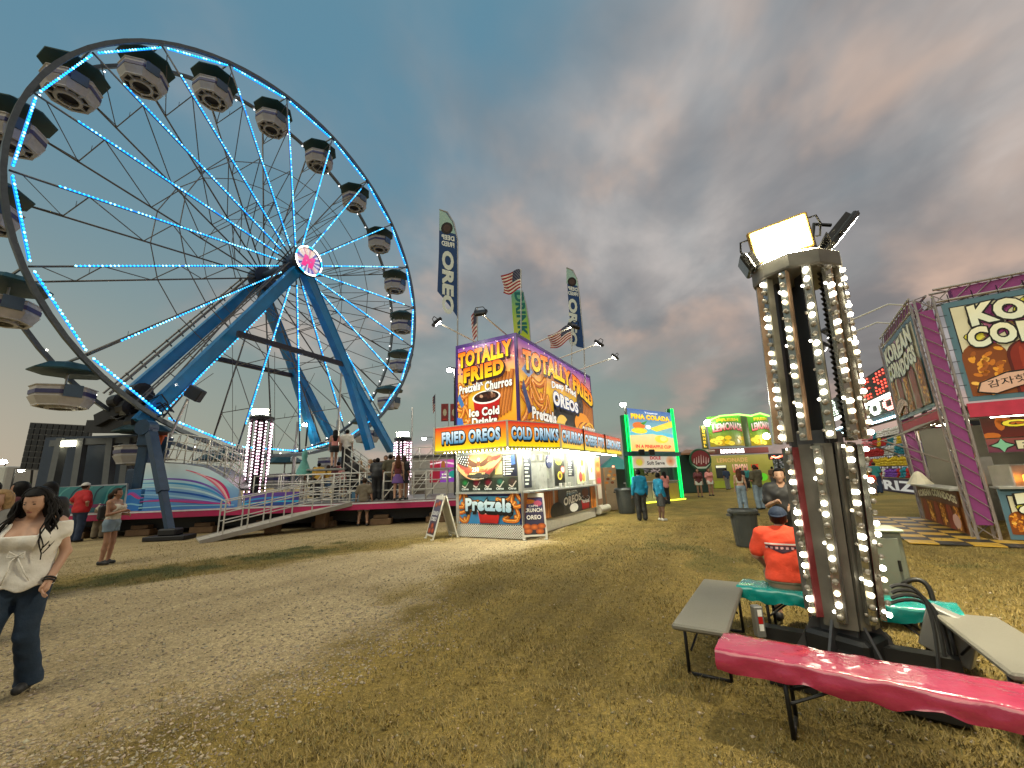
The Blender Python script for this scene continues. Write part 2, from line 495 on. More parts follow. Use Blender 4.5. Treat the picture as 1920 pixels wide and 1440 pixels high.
class SDF:
    def __init__(self): self.p = []
    def cone(self, a, b, r1, r2=None, k=.03, sy=1.0):
        """tapered round limb; sy flattens it front to back"""
        self.p.append((np.array(a, float), np.array(b, float), r1, r1 if r2 is None else r2, k, sy)); return self
    def ball(self, c, r, sc3=(1, 1, 1), k=.03):
        self.p.append((np.array(c, float), np.array(sc3, float), r, None, k, None)); return self
    def mesh(self, h, off=0.0, cuts=(), pad=.05, fold=0.0):
        lo = np.min([np.minimum(p[0], p[1] if p[3] is not None else p[0]) - (max(p[2], p[3]) if p[3] is not None else p[2] * max(p[1])) for p in self.p], 0) - pad - off
        hi = np.max([np.maximum(p[0], p[1] if p[3] is not None else p[0]) + (max(p[2], p[3]) if p[3] is not None else p[2] * max(p[1])) for p in self.p], 0) + pad + off
        n = np.ceil((hi - lo) / h).astype(int) + 2
        ax = [lo[d] + h * np.arange(n[d]) for d in range(3)]
        f = np.full(n, .5)
        for p in self.p:
            a = p[0]; b = p[1] if p[3] is not None else a
            rm = (max(p[2], p[3]) if p[3] is not None else p[2] * max(p[1])) + .09 + off
            i0 = np.maximum(0, ((np.minimum(a, b) - rm - lo) / h).astype(int)); i1 = np.minimum(n, ((np.maximum(a, b) + rm - lo) / h).astype(int) + 2)
            X, Y, Z = np.meshgrid(*[ax[d][i0[d]:i1[d]] for d in range(3)], indexing='ij')
            if p[3] is None:
                s = p[1]; q = np.sqrt(((X - a[0]) / s[0]) ** 2 + ((Y - a[1]) / s[1]) ** 2 + ((Z - a[2]) / s[2]) ** 2)
                d = (q - p[2]) * min(s)
            else:
                sy = p[5]; ba = (b - a) * np.array([1, 1 / sy, 1]); px, py, pz = X - a[0], (Y - a[1]) / sy, Z - a[2]
                t = np.clip((px * ba[0] + py * ba[1] + pz * ba[2]) / max(1e-9, ba @ ba), 0, 1)
                d = np.sqrt((px - t * ba[0]) ** 2 + (py - t * ba[1]) ** 2 + (pz - t * ba[2]) ** 2) - (p[2] + (p[3] - p[2]) * t)
                if sy < 1: d = d * (sy ** .5)
            sl = tuple(slice(i0[d_], i1[d_]) for d_ in range(3)); k = p[4]
            g = f[sl]; hh = np.clip(.5 + .5 * (g - d) / k, 0, 1); f[sl] = g * (1 - hh) + d * hh - k * hh * (1 - hh)
        f = f - off
        X, Y, Z = np.meshgrid(*ax, indexing='ij')
        if fold:
            f = f + fold * (np.sin(26 * Z + 14 * X + 2.2 * np.sin(13 * X + 9 * Z)) * .5 + .5 * np.sin(41 * Z - 23 * X + 17 * Y + 2 * np.sin(19 * Y))) * (.4 + .6 * np.sin(7 * X + 5 * Z + 3 * Y) ** 2)
        for c in cuts: f = np.maximum(f, c(X, Y, Z))
        return surface_net(f, lo, h)

SKIN = {k: mat('skin_' + k, c, .55, var=.06, scale=14) for k, c in dict(light=(.40, .23, .155), tan=(.30, .155, .095), brown=(.13, .066, .042), dark=(.055, .03, .02)).items()}
HAIRM = {k: mat('hair_' + k, c, .6, var=.35, scale=30, bump=.25, bscale=90, spec=.15) for k, c in dict(black=(.006, .005, .005), brown=(.035, .020, .013), auburn=(.075, .028, .014), blond=(.28, .18, .085), grey=(.16, .15, .14)).items()}
EYEM = mat('eye_dark', (.012, .010, .010), .25, var=0); LIPM = mat('lips', (.26, .075, .065), .45, var=.05)
def cloth(name, col, rough=.85, bump=.35, bscale=25, **k):
    return mat('cloth_' + name, col, rough, var=.14, scale=9, bump=bump, bscale=bscale, **k)

BASE = dict(pel=(0, 0, .95), wst=(0, .01, 1.10), che=(0, .015, 1.29), nck=(0, -.005, 1.46), hd=(0, .025, 1.615),
            shL=(-.185, -.01, 1.415), shR=(.185, -.01, 1.415), elL=(-.235, -.03, 1.13), elR=(.235, -.03, 1.13), wrL=(-.245, .05, .885), wrR=(.245, .05, .885),
            hpL=(-.088, 0, .92), hpR=(.088, 0, .92), knL=(-.098, .025, .495), knR=(.098, .025, .495), anL=(-.10, -.02, .085), anR=(.10, -.02, .085))
POSES = {
 'stand': {},
 'walk': dict(knR=(.095, .16, .50), anR=(.095, .20, .10), knL=(-.09, .0, .49), anL=(-.09, -.24, .12), elR=(.23, -.10, 1.14), wrR=(.235, -.06, .90), elL=(-.23, .02, 1.13), wrL=(-.225, .14, .92)),
 'phone': dict(elR=(.235, .02, 1.13), wrR=(.12, .25, 1.20), elL=(-.235, .01, 1.13), wrL=(-.10, .23, 1.12)),
 'akimbo': dict(elR=(.36, -.08, 1.17), wrR=(.20, .03, 1.02), elL=(-.34, -.08, 1.17), wrL=(-.20, .03, 1.02)),
 'wide': dict(knL=(-.13, .02, .495), anL=(-.16, -.02, .085), knR=(.13, .02, .495), anR=(.16, -.02, .085), elL=(-.27, -.02, 1.14), wrL=(-.30, .04, .89), elR=(.27, -.02, 1.14), wrR=(.30, .04, .89)),
 'sit': dict(pel=(0, -.02, .56), wst=(0, .0, .72), che=(0, .08, .90), nck=(0, .16, 1.05), hd=(0, .23, 1.18), shL=(-.195, .11, 1.01), shR=(.195, .11, 1.01),
             elL=(-.28, .10, .78), elR=(.28, .10, .78), wrL=(-.23, .30, .66), wrR=(.23, .30, .66), hpL=(-.10, .0, .53), hpR=(.10, .0, .53), knL=(-.17, .42, .52), knR=(.17, .42, .52), anL=(-.17, .40, .10), anR=(.17, .40, .10)),
 'lean': dict(che=(0, .10, 1.27), nck=(0, .15, 1.43), hd=(0, .21, 1.56), shL=(-.185, .11, 1.39), shR=(.185, .11, 1.39), elL=(-.24, .16, 1.12), elR=(.24, .16, 1.12), wrL=(-.14, .34, 1.08), wrR=(.14, .34, 1.08)),
}
_PC = {}
def body_geo(pose, fem, fat, hair, top, bottom, h, over=None, cap=None):
    """returns dict part -> (verts, faces) in metres for a person about 1.75 m tall facing +Y"""
    key = (pose, fem, fat, hair, top, bottom, h, cap) if over is None else None
    if key and key in _PC: return _PC[key]
    J = {k: np.array(v, float) for k, v in {**BASE, **POSES[pose], **(over or {})}.items()}
    yaw, pit, _z = J.pop('hrot', (0, 0, 0)); Rh = np.array(Matrix.Rotation(yaw, 3, 'Z') @ Matrix.Rotation(pit, 3, 'X'))
    def hx(*o): return J['hd'] + Rh @ np.array(o, float)
    def hl(X, Y, Z):
        P = np.stack([X - J['hd'][0], Y - J['hd'][1], Z - J['hd'][2]], -1) @ Rh; return P[..., 0], P[..., 1], P[..., 2]
    if fem and pose != 'sit':
        for s in 'LR': J['sh' + s][0] *= .88; J['el' + s][0] *= .9; J['wr' + s][0] *= .92
    sw = abs(J['shR'][0]); w = fat
    up = np.array([0, 0, 1.])
    def torso(s):
        s.cone(J['pel'] + [-.05 * w, 0, 0], J['pel'] + [.05 * w, 0, 0], .118 * w * (1.04 if fem else 1), sy=.86, k=.05)
        s.cone(J['pel'], J['wst'], .125 * w, (.105 if fem else .125) * w, sy=.82, k=.05)
        s.cone(J['wst'] + [-.02, 0, 0], J['che'] + [-.055 * w, 0, 0], .105 * w, .115 * w, sy=.82, k=.05)
        s.cone(J['wst'] + [.02, 0, 0], J['che'] + [.055 * w, 0, 0], .105 * w, .115 * w, sy=.82, k=.05)
        s.cone(J['che'] + [-.06, 0, .03], J['shL'] * [.78, 1, 1] - [0, 0, .02], .10 * w, .075, sy=.85, k=.05)
        s.cone(J['che'] + [.06, 0, .03], J['shR'] * [.78, 1, 1] - [0, 0, .02], .10 * w, .075, sy=.85, k=.05)
        s.cone(J['shL'] * [.9, 1, 1], J['nck'], .055, .05, k=.05); s.cone(J['shR'] * [.9, 1, 1], J['nck'], .055, .05, k=.05)
        if fem:
            for q in (-1, 1): s.ball(J['che'] + [q * .075, .085, .0], .078, k=.05)
        if w > 1.1: s.ball(J['wst'] + [0, .04, -.01], .13 * w, (1, .9, 1), k=.06)
    def arm(s, d, sleeve=False, full=1.0):
        a, b, c = J['sh' + d], J['el' + d], J['wr' + d]
        m = .88 if fem else 1
        if sleeve: s.cone(a, a + (b - a) * .72, .068 * m, .064 * m, k=.03); return
        s.cone(a, b, .056 * m, .043 * m, k=.03); s.cone(b, c, .044 * m, .029 * m, k=.02)
    def leg(s, d, r=(.088, .062, .045), upto=1.0):
        a, b, c = J['hp' + d], J['kn' + d], J['an' + d]
        s.cone(a, b, r[0] * (w * .5 + .5), r[1], k=.03)
        s.cone(b, b + (c - b) * .38 + np.array([0, -.012, 0]), r[1] * .98, r[1] * .98, k=.03); s.cone(b + (c - b) * .38, c, r[1] * .95, r[2], k=.03)
    B = SDF(); torso(B)
    for d in 'LR':
        arm(B, d); leg(B, d, (.082, .054, .040))
        a = J['an' + d]; B.cone(a, a + [0, .0, -.045], .042, .036, k=.02); B.cone(a + [0, -.03, -.05], a + [0, .13, -.055], .034, .028, k=.02, sy=1)
        # palm
        e, c = J['el' + d], J['wr' + d]; q = (c - e) / np.linalg.norm(c - e)
        B.cone(c, c + q * .075, .026, .034, k=.015)
    B.cone(J['nck'] - [0, 0, .04], J['hd'] - [0, .02, .06], .053 if not fem else .046, .05 if not fem else .044, k=.03)
    H = J['hd']
    B.ball(hx(0, -.012, .025), .092, (.86, 1.02, 1.05), k=.02); B.cone(hx(0, .03, -.03), hx(0, .045, -.082), .062, .036, k=.03)
    B.cone(hx(0, .078, .005), hx(0, .088, -.030), .009, .013, k=.014)
    for q in (-1, 1): B.ball(hx(q * .08, -.012, -.012), .026, (.45, .8, 1.1), k=.008)
    out = {}
    out['body'] = B.mesh(h)
    # fingers: four and a thumb on each palm
    fb = MB()
    for d, sg in (('L', -1), ('R', 1)):
        e, c = J['el' + d], J['wr' + d]; q = (c - e) / np.linalg.norm(c - e); fwd = np.array([0, 1., 0])
        side = np.cross(q, fwd); side = side / (np.linalg.norm(side) + 1e-9); nrm = np.cross(side, q)
        spread = nrm if abs(q[2]) > .6 else side
        curl = -side * sg * -1 if abs(q[2]) > .6 else np.array([0, 0, -1.])
        for i, ln in enumerate((.062, .075, .070, .055)):
            o = spread * (.022 - .0145 * i)
            p0 = c + q * .07 + o; p1 = p0 + q * ln * .55 + curl * .006; p2 = p1 + q * ln * .36 + curl * .018; p3 = p2 + q * ln * .2 + curl * .016
            fb.path([p0, p1, p2, p3], [.0095, .009, .0082, .006], n=5)
        p0 = c + q * .025 + spread * .024; p1 = p0 + spread * .02 + q * .035; p2 = p1 + q * .032 + spread * .004
        fb.path([p0, p1, p2], [.012, .0105, .008], n=5)
    out['fing'] = (np.array([tuple(v) for v in fb.v]), fb.f)
    ey = MB()
    for q in (-1, 1): ey.sphere(hx(q * .031, .076, .014), .0115, 8, 6, (1.1, .7, .55)); ey.sphere(hx(q * .033, .081, .036), .013, 8, 6, (1.3, .4, .14))
    out['eyes'] = (np.array([tuple(v) for v in ey.v]), ey.f)
    lp = MB(); lp.sphere(hx(0, .078, -.058), .019, 8, 6, (1.1, .5, .34)); out['lips'] = (np.array([tuple(v) for v in lp.v]), lp.f)
    # clothing shells
    off = max(.012, h * .95)
    neck = J['nck']
    if top:
        S = SDF(); torso(S)
        hem = J['pel'][2] - (.10 if top in ('tee', 'polo', 'long') else -.06)
        if pose == 'sit': hem = J['pel'][2] + .0
        if top == 'crop': hem = J['wst'][2] + .04
        if top in ('tee', 'polo'):
            for d in 'LR': arm(S, d, True)
        if top == 'long':
            for d in 'LR': arm(S, d)
        cuts = [lambda X, Y, Z: hem - Z]
        if top == 'blouse':
            for d in 'LR':
                a_, b_ = J['sh' + d], J['el' + d]; S.cone(a_, a_ + (b_ - a_) * .30, .062, .060, k=.03)
            S.cone(J['wst'], J['pel'] + [0, 0, -.08], .13, .165, sy=.85, k=.05)
            cuts[0] = (lambda X, Y, Z: (J['pel'][2] - .075 + .02 * np.sin(X * 30)) - Z)
            cuts.append(lambda X, Y, Z: np.minimum(Z - (J['che'][2] + .035), .115 - np.abs(X)))
            cuts.append(lambda X, Y, Z: Z - (neck[2] - .03))
        elif top in ('tank', 'crop'):
            def tk(X, Y, Z): return np.maximum(Z - (neck[2] - .13 + .9 * np.clip(np.abs(X) - .05, 0, .05)), np.abs(X) - sw * .86)
            cuts.append(tk)
        else:
            cuts.append(lambda X, Y, Z: .066 - np.sqrt(X ** 2 + (Y - neck[1] - .025) ** 2 * .9 + np.clip(neck[2] - .015 - Z, 0, 1) ** 2 * 1.5))
        # a looser fit towards the hem
        out['shirt'] = S.mesh(h, off + .009, cuts, fold=.0075 if h < .02 else 0)
    if bottom:
        T = SDF()
        T.cone(J['pel'] + [-.05 * w, 0, 0], J['pel'] + [.05 * w, 0, 0], .118 * w * (1.04 if fem else 1), sy=.86, k=.05); T.cone(J['pel'], J['wst'], .125 * w, .11 * w, sy=.82, k=.05)
        cuts = [lambda X, Y, Z: Z - (J['pel'][2] + .075)]
        if pose == 'sit': cuts = [lambda X, Y, Z: Z - (J['pel'][2] + .10)]
        for d in 'LR':
            if bottom == 'flare':
                a, b, c = J['hp' + d], J['kn' + d], J['an' + d]
                T.cone(a, b, .090, .058, k=.03); T.cone(b, c, .057, .068, k=.012); T.cone(c, c - [0, 0, .05], .068, .076, k=.012)
            else: leg(T, d, (.092, .072, .064))
        if bottom in ('shorts', 'short_shorts'):
            zz = J['knL'][2] + (.02 if bottom == 'shorts' else .24)
            cuts.append(lambda X, Y, Z: zz - Z)
        else:
            cuts.append(lambda X, Y, Z: .045 - Z)
        if bottom == 'skirt':
            T = SDF(); T.cone(J['pel'] + [0, 0, .05], J['pel'] - [0, 0, .30], .12, .20, sy=.8); cuts = [lambda X, Y, Z: Z - (J['pel'][2] + .06), lambda X, Y, Z: (J['pel'][2] - .30) - Z]
        out['trousers'] = T.mesh(h, off + .005, cuts, fold=.006 if h < .02 else 0)
    SH = SDF()
    for d in 'LR':
        a = J['an' + d]; SH.cone(a + [0, -.035, -.045], a + [0, .135, -.052], .041, .035, k=.02); SH.cone(a + [0, -.02, -.03], a + [0, .03, -.03], .046, .042, k=.02)
    za = min(J['anL'][2], J['anR'][2])
    out['shoes'] = SH.mesh(min(h, .016), .004, [lambda X, Y, Z: (za - .083) - Z])
    if hair:
        Q = SDF(); Q.ball(hx(0, -.016, .032), .098, (.90, 1.04, 1.05), k=.02)
        def face_cut(X, Y, Z, side=9.0):
            x_, y_, z_ = hl(X, Y, Z); return np.minimum(np.minimum(y_ - .02, .078 - z_), side - np.abs(x_))
        cuts = [face_cut]
        if hair == 'short': cuts.append(lambda X, Y, Z: -.055 - hl(X, Y, Z)[2])
        else:
            Q.cone(H + [0, -.065, .02], J['nck'] + [0, -.075, -.02], .075, .085, k=.05, sy=.7)
            if hair == 'long': Q.cone(J['nck'] + [-.03, -.075, -.02], J['che'] + [-.03, -.115, -.02], .075, .055, k=.05, sy=.7); Q.cone(J['nck'] + [.03, -.075, -.02], J['che'] + [.03, -.115, -.02], .075, .055, k=.05, sy=.7)
            for q in (-1, 1): Q.cone(H + [q * .075, -.01, .03], J['nck'] + [q * .085, .0, -.05], .028, .032, k=.03)
            if hair == 'tail': Q.p = Q.p[:1]; Q.cone(H + [0, -.09, .03], H + [0, -.15, -.04], .035, .045, k=.03); Q.cone(H + [0, -.15, -.04], J['nck'] + [0, -.13, -.16], .045, .02, k=.03)
            cuts = [lambda X, Y, Z: np.where(Z > H[2] - .10, face_cut(X, Y, Z, .078), -1.0)]
        out['hair'] = Q.mesh(h, .004, cuts)
    if cap:
        K = SDF(); K.ball(H + [0, -.012, .036], .107, (.88, 1.03, .98), k=.02)
        m1 = K.mesh(h, .006, [lambda X, Y, Z: (H[2] + .045 + .1 * (Y - H[1])) - Z])
        br = MB(); sgn = -1 if cap == 'back' else 1
        pts = []
        for i in range(9):
            t = math.pi * i / 8; pts.append(H + np.array([.078 * math.cos(t), sgn * (.06 + .125 * math.sin(t)), .052 - .02 * math.sin(t)]))
        br.prism(pts, (0, 0, .008))
        v, f = m1; fl = [tuple(q) for q in f] + [tuple(i + len(v) for i in q) for q in br.f]
        out['cap'] = (np.vstack([v, np.array([tuple(q) for q in br.v])]), fl)
    if key: _PC[key] = out
    return out

def geo_obj(name, parts, mats, parent=None, scale=1.0, smooth=True):
    me = bpy.data.meshes.new(name); V = []; Fc = []; mi = []; n = 0
    for k, (v, f) in enumerate(parts):
        V.append(np.asarray(v) * scale); Fc += [tuple(int(i) + n for i in q) for q in f]; mi += [k] * len(f); n += len(v)
    me.from_pydata(np.vstack(V).tolist(), [], Fc)
    for m in mats: me.materials.append(m)
    me.polygons.foreach_set('material_index', mi)
    if smooth: me.polygons.foreach_set('use_smooth', [True] * len(Fc))
    me.update()
    o = bpy.data.objects.new(name, me); link(o, parent)
    return o
CL = dict(red=(.42, .015, .02), white=(.62, .60, .56), cream=(.55, .50, .41), black=(.012, .012, .014), teal=(.0, .16, .30), navy=(.02, .035, .075), denim=(.055, .10, .165), darkdenim=(.006, .020, .045), ltdenim=(.16, .22, .28), olive=(.075, .068, .042),
          khaki=(.22, .18, .12), grey=(.16, .155, .145), dgrey=(.05, .05, .052), orange=(.85, .075, .03), pink=(.55, .22, .20), yellow=(.55, .33, .05), tealgreen=(.02, .17, .17), maroon=(.10, .02, .025), brown=(.10, .055, .03), purple=(.12, .06, .22), mint=(.16, .42, .34), taupe=(.15, .125, .09))
def person(x, y, face, label, pose='stand', fem=False, fat=1.0, hair='short', hcol='black', skin='tan', top='tee', tcol='black', bottom='trousers', bcol='navy', H=1.74, cap=None, capcol='white', h=.022, z=0.0, shoe='black', over=None, group=None, hairm=None):
    g = body_geo(pose, fem, fat, hair if not (cap and hair == 'none') else None, top, bottom, h, over, cap)
    s = H / 1.75
    o = geo_obj('person', [g['body'], g['fing'], g['eyes'], g['lips']], [SKIN[skin], SKIN[skin], EYEM, LIPM], None, s)
    o.location = (x, y, z); o.rotation_euler = (0, 0, face)
    o['label'] = label; o['category'] = 'person'
    if group: o['group'] = group
    if 'shirt' in g: geo_obj('shirt', [g['shirt']], [cloth(tcol, CL[tcol])], o, s)
    if 'trousers' in g: geo_obj({'shorts': 'shorts', 'short_shorts': 'shorts', 'skirt': 'skirt'}.get(bottom, 'trousers'), [g['trousers']], [cloth(bcol, CL[bcol])], o, s)
    geo_obj('shoes', [g['shoes']], [cloth(shoe, CL[shoe], .6, 0)], o, s)
    if 'hair' in g: geo_obj('hair', [g['hair']], [hairm or HAIRM[hcol]], o, s)
    if 'cap' in g: geo_obj('cap', [g['cap']], [cloth(capcol, CL[capcol])], o, s)
    return o
# ------------------------------------------------------------------ ground: dry fairground grass, a worn gravel drive, green patches
L1 = [(-3.9, 1.4), (-3.2, 2.5), (-2.6, 3.5), (-1.8, 4.9), (-1.05, 7.06), (.35, 9.74), (1.2, 12.5)]
L2 = [(-16, 4.5), (-9.5, 6.4), (-7.41, 7.08), (-6.39, 7.79), (-4.76, 9.42), (-2.33, 11.06), (-.5, 12.6)]
def seg_side(X, Y, line):
    """signed distance to a polyline, positive on its right-hand side"""
    best = np.full(X.shape, 1e9); sg = np.zeros(X.shape)
    for (ax, ay), (bx, by) in zip(line[:-1], line[1:]):
        dx, dy = bx - ax, by - ay; l2 = dx * dx + dy * dy
        t = np.clip(((X - ax) * dx + (Y - ay) * dy) / l2, 0, 1)
        d = np.hypot(X - ax - t * dx, Y - ay - t * dy); s = np.sign((X - ax) * dy - (Y - ay) * dx)
        m = d < best - 1e-6; best = np.where(m, d, best); sg = np.where(m, s, sg)
    return best * sg
def sstep(x, a, b):
    t = np.clip((x - a) / (b - a), 0, 1); return t * t * (3 - 2 * t)
def zones(X, Y):
    n1 = noise2(X, Y, .55, 1); n2 = noise2(X, Y, 1.6, 2); n3 = noise2(X, Y, 4.5, 3); n4 = noise2(X, Y, 11, 4)
    nz = (n1 - .5) * 1.1 + (n2 - .5) * .9 + (n3 - .5) * .6 + (n4 - .5) * .5
    d1 = seg_side(X, Y, L1); d2 = seg_side(X, Y, L2)
    dirt = sstep(-d1 + nz * 1.0, -.5, .8) * sstep(d2 + nz * .6, -.45, .3)
    far = sstep(-d2 + nz, .9, 2.6) * .75 * sstep(-d1, -.3, .5)          # worn again beyond the green strip
    dirt = np.maximum(dirt, far)
    gx = np.exp(-((d2 + .95 + (n2 - .5) * .9) / .85) ** 2) * sstep(-X, 2.6, 5.2)
    green = np.clip(gx * 1.05 + (n2 - .5) * 1.7 + (n3 - .5) * 1.1 + (n4 - .5) * .5 - .22, 0, 1) * sstep(gx, .12, .4)
    green = np.maximum(green, .55 * sstep(n1 * .5 + n2 * .5 + n3 * .25, .68, .88) * sstep(d1, .4, 2.0))
    dirt = dirt * (1 - green)
    gravel = np.clip(sstep(nz + .9 - np.abs(d1 - .35) * .95, .1, .9), 0, 1) * sstep(-X, -1.2, .6) * sstep(9.5 - Y, 0, 5)
    return dirt, green, gravel, n1, n2, n3, n4
def build_ground():
    # one sheet, fine near the camera and coarse out to the horizon
    def axis(near0, near1, step, far0, far1):
        a = list(np.arange(near0, near1 + 1e-6, step)); s = step; x = near1
        while x < far1: s *= 1.16; x += s; a.append(min(x, far1))
        s = step; x = near0; pre = []
        while x > far0: s *= 1.16; x -= s; pre.append(max(x, far0))
        return np.array(pre[::-1] + a)
    xs = axis(-12, 9, .085, -900, 900); ys = axis(.8, 17, .085, -300, 1500)
    X, Y = np.meshgrid(xs, ys, indexing='ij')
    dirt, green, gravel, n1, n2, n3, n4 = zones(X, Y)
    near = np.exp(-((np.hypot(X, Y) / 22) ** 2))
    Z = ((n2 - .5) * .03 + (n3 - .5) * .022 + (n4 - .5) * .014) * near * (1 - .6 * dirt) - .018 * near
    dry = np.array([.345, .245, .066]); dry2 = np.array([.160, .115, .036]); soil = np.array([.55, .43, .245]); soil2 = np.array([.36, .275, .15]); grn = np.array([.052, .064, .021])
    t = (.25 + .5 * n3 + .25 * n4)[..., None]; u = np.clip(.2 + .9 * (n1 * .5 + n2 * .5), 0, 1)[..., None]
    sa_, ta_ = X * .43 + Y * .9, X * .9 - Y * .43
    streak = noise2(sa_ * .22, ta_ * 2.4, 1, 31) * .6 + noise2(sa_ * .5, ta_ * 6.0, 1, 32) * .4
    u = np.clip(u + (streak[..., None] - .5) * 1.1 * np.exp(-((np.hypot(X, Y) / 30) ** 2))[..., None], 0, 1)
    colr = dry * t + dry2 * (1 - t); colr = colr * (.55 + .75 * u)
    so = soil * u + soil2 * (1 - u); dd = dirt[..., None]; colr = colr * (1 - dd) + so * dd
    gg = green[..., None] * .85; colr = colr * (1 - gg) + grn * gg
    nx, ny = X.shape
    idx = np.arange(nx * ny).reshape(nx, ny)
    F = np.stack([idx[:-1, :-1], idx[1:, :-1], idx[1:, 1:], idx[:-1, 1:]], -1).reshape(-1, 4)
    me = bpy.data.meshes.new('ground')
    me.vertices.add(nx * ny); me.vertices.foreach_set('co', np.stack([X, Y, Z], -1).astype(np.float32).ravel())
    me.loops.add(F.size); me.loops.foreach_set('vertex_index', F.ravel().astype(np.int32))
    me.polygons.add(len(F)); me.polygons.foreach_set('loop_start', np.arange(0, F.size, 4, dtype=np.int32)); me.polygons.foreach_set('loop_total', np.full(len(F), 4, dtype=np.int32))
    me.update(calc_edges=True)
    me.polygons.foreach_set('use_smooth', np.ones(len(F), dtype=bool))
    at = me.color_attributes.new('Col', 'FLOAT_COLOR', 'POINT')
    at.data.foreach_set('color', np.concatenate([colr, dirt[..., None]], -1).astype(np.float32).ravel())
    m = bpy.data.materials.new('ground_earth'); m.use_nodes = True
    nt = m.node_tree; N = nt.nodes; L = nt.links; b = N['Principled BSDF']; b.inputs['Roughness'].default_value = .95
    b.inputs['Specular IOR Level'].default_value = .2
    a = N.new('ShaderNodeAttribute'); a.attribute_name = 'Col'
    tc = N.new('ShaderNodeTexCoord')
    def nz(sc_, det, r=.6):
        n = N.new('ShaderNodeTexNoise'); n.inputs['Scale'].default_value = sc_; n.inputs['Detail'].default_value = det; n.inputs['Roughness'].default_value = r
        L.new(tc.outputs['Object'], n.inputs['Vector']); return n.outputs['Fac']
    def rng(v, lo, hi, a0, a1):
        n = N.new('ShaderNodeMapRange'); L.new(v, n.inputs[0]); n.inputs[1].default_value = lo; n.inputs[2].default_value = hi; n.inputs[3].default_value = a0; n.inputs[4].default_value = a1; return n.outputs[0]
    def mul(c, f):
        n = N.new('ShaderNodeMix'); n.data_type = 'RGBA'; n.blend_type = 'MULTIPLY'; n.inputs[0].default_value = 1; L.new(c, n.inputs[6]); L.new(f, n.inputs[7]); return n.outputs[2]
    col = mul(mul(a.outputs['Color'], rng(nz(28, 6, .7), .3, .7, .50, 1.40)), rng(nz(150, 3), .3, .7, .62, 1.32))
    vo = N.new('ShaderNodeTexVoronoi'); vo.inputs['Scale'].default_value = 55; L.new(tc.outputs['Object'], vo.inputs['Vector'])
    col = mul(col, rng(vo.outputs['Distance'], 0.0, .7, 1.12, .78))
    L.new(col, b.inputs['Base Color'])
    bp = N.new('ShaderNodeBump'); bp.inputs['Strength'].default_value = .8; bp.inputs['Distance'].default_value = .03
    L.new(nz(60, 7, .7), bp.inputs['Height']); L.new(bp.outputs[0], b.inputs['Normal'])
    me.materials.append(m)
    o = bpy.data.objects.new('ground', me); COL.objects.link(o); o['kind'] = 'structure'
    def gz(x, y):
        _, _, _, a1, a2, a3, a4 = zones(x, y); nr = np.exp(-((np.hypot(x, y) / 22) ** 2)); dr = zones(x, y)[0]
        return ((a2 - .5) * .03 + (a3 - .5) * .022 + (a4 - .5) * .014) * nr * (1 - .6 * dr) - .018 * nr
    # short trampled grass blades where the camera stands close
    n = 560000
    yy = 1.2 + 13.5 * RNG.random(n) ** 1.75; xx = (RNG.random(n) * 2 - 1) * (yy * 1.42 + .7) 
    d, g, gr, a1, a2, a3, a4 = zones(xx, yy)
    dens = np.clip((1 - d) * (.25 + .75 * sstep(a3 * .5 + a4 * .5, .30, .62)) + g * .8, 0, 1) * (1 - .75 * gr)
    keep = (RNG.random(n) < dens) & (xx > -11) & (xx < 10)
    xx, yy, g = xx[keep], yy[keep], g[keep]; k = len(xx)
    zz = gz(xx, yy)
    ang = RNG.random(k) * 2 * math.pi; ln = (.012 + .034 * RNG.random(k)) * (.55 + 1.1 * noise2(xx, yy, 1.1, 17)); lean = .35 + .9 * RNG.random(k); wd = .0022 + .0022 * RNG.random(k) + yy * .00022
    dx, dy = np.cos(ang), np.sin(ang)
    p0 = np.stack([xx - dy * wd, yy + dx * wd, zz - .004], -1); p1 = np.stack([xx + dy * wd, yy - dx * wd, zz - .004], -1)
    p2 = np.stack([xx + dx * ln * lean, yy + dy * ln * lean, zz + ln * .75], -1)
    V = np.stack([p0, p1, p2], 1).reshape(-1, 3)
    straw = np.array([.34, .245, .078]); old = np.array([.12, .09, .032]); gg = np.array([.075, .095, .028])
    t = RNG.random(k)[:, None]; c = straw * t + old * (1 - t); gm = np.clip(g + (RNG.random(k) < .10) * .6, 0, 1)[:, None]; c = c * (1 - gm) + gg * gm
    me = bpy.data.meshes.new('grass'); me.vertices.add(3 * k); me.vertices.foreach_set('co', V.astype(np.float32).ravel())
    me.loops.add(3 * k); me.loops.foreach_set('vertex_index', np.arange(3 * k, dtype=np.int32)); me.polygons.add(k)
    me.polygons.foreach_set('loop_start', np.arange(0, 3 * k, 3, dtype=np.int32)); me.polygons.foreach_set('loop_total', np.full(k, 3, dtype=np.int32)); me.update(calc_edges=True)
    at = me.color_attributes.new('Col', 'FLOAT_COLOR', 'POINT'); at.data.foreach_set('color', np.concatenate([np.repeat(c, 3, 0), np.ones((3 * k, 1))], 1).astype(np.float32).ravel())
    me.materials.append(mat('grass_blade', attr='Col', rough=.8, var=0))
    o = bpy.data.objects.new('grass', me); COL.objects.link(o); tag(o, 'short dry trampled straw-coloured grass covering the fairground', 'grass', kind='stuff')
    # crushed stone along the drive
    n = 140000
    yy = 1.3 + 11 * RNG.random(n) ** 1.6; xx = (RNG.random(n) * 2 - 1) * (yy * 1.35 + .6)
    d, g, gr, a1, a2, a3, a4 = zones(xx, yy)
    keep = (RNG.random(n) < np.clip(1.0 * gr + .5 * d + .04, 0, 1) * (1 - g)) & (xx > -9) & (xx < 6); xx, yy = xx[keep], yy[keep]; k = len(xx); zz = gz(xx, yy)
    th = np.array([(1, 0, 0), (-1, 0, 0), (0, 1, 0), (0, -1, 0), (0, 0, 1), (0, 0, -1)], float)
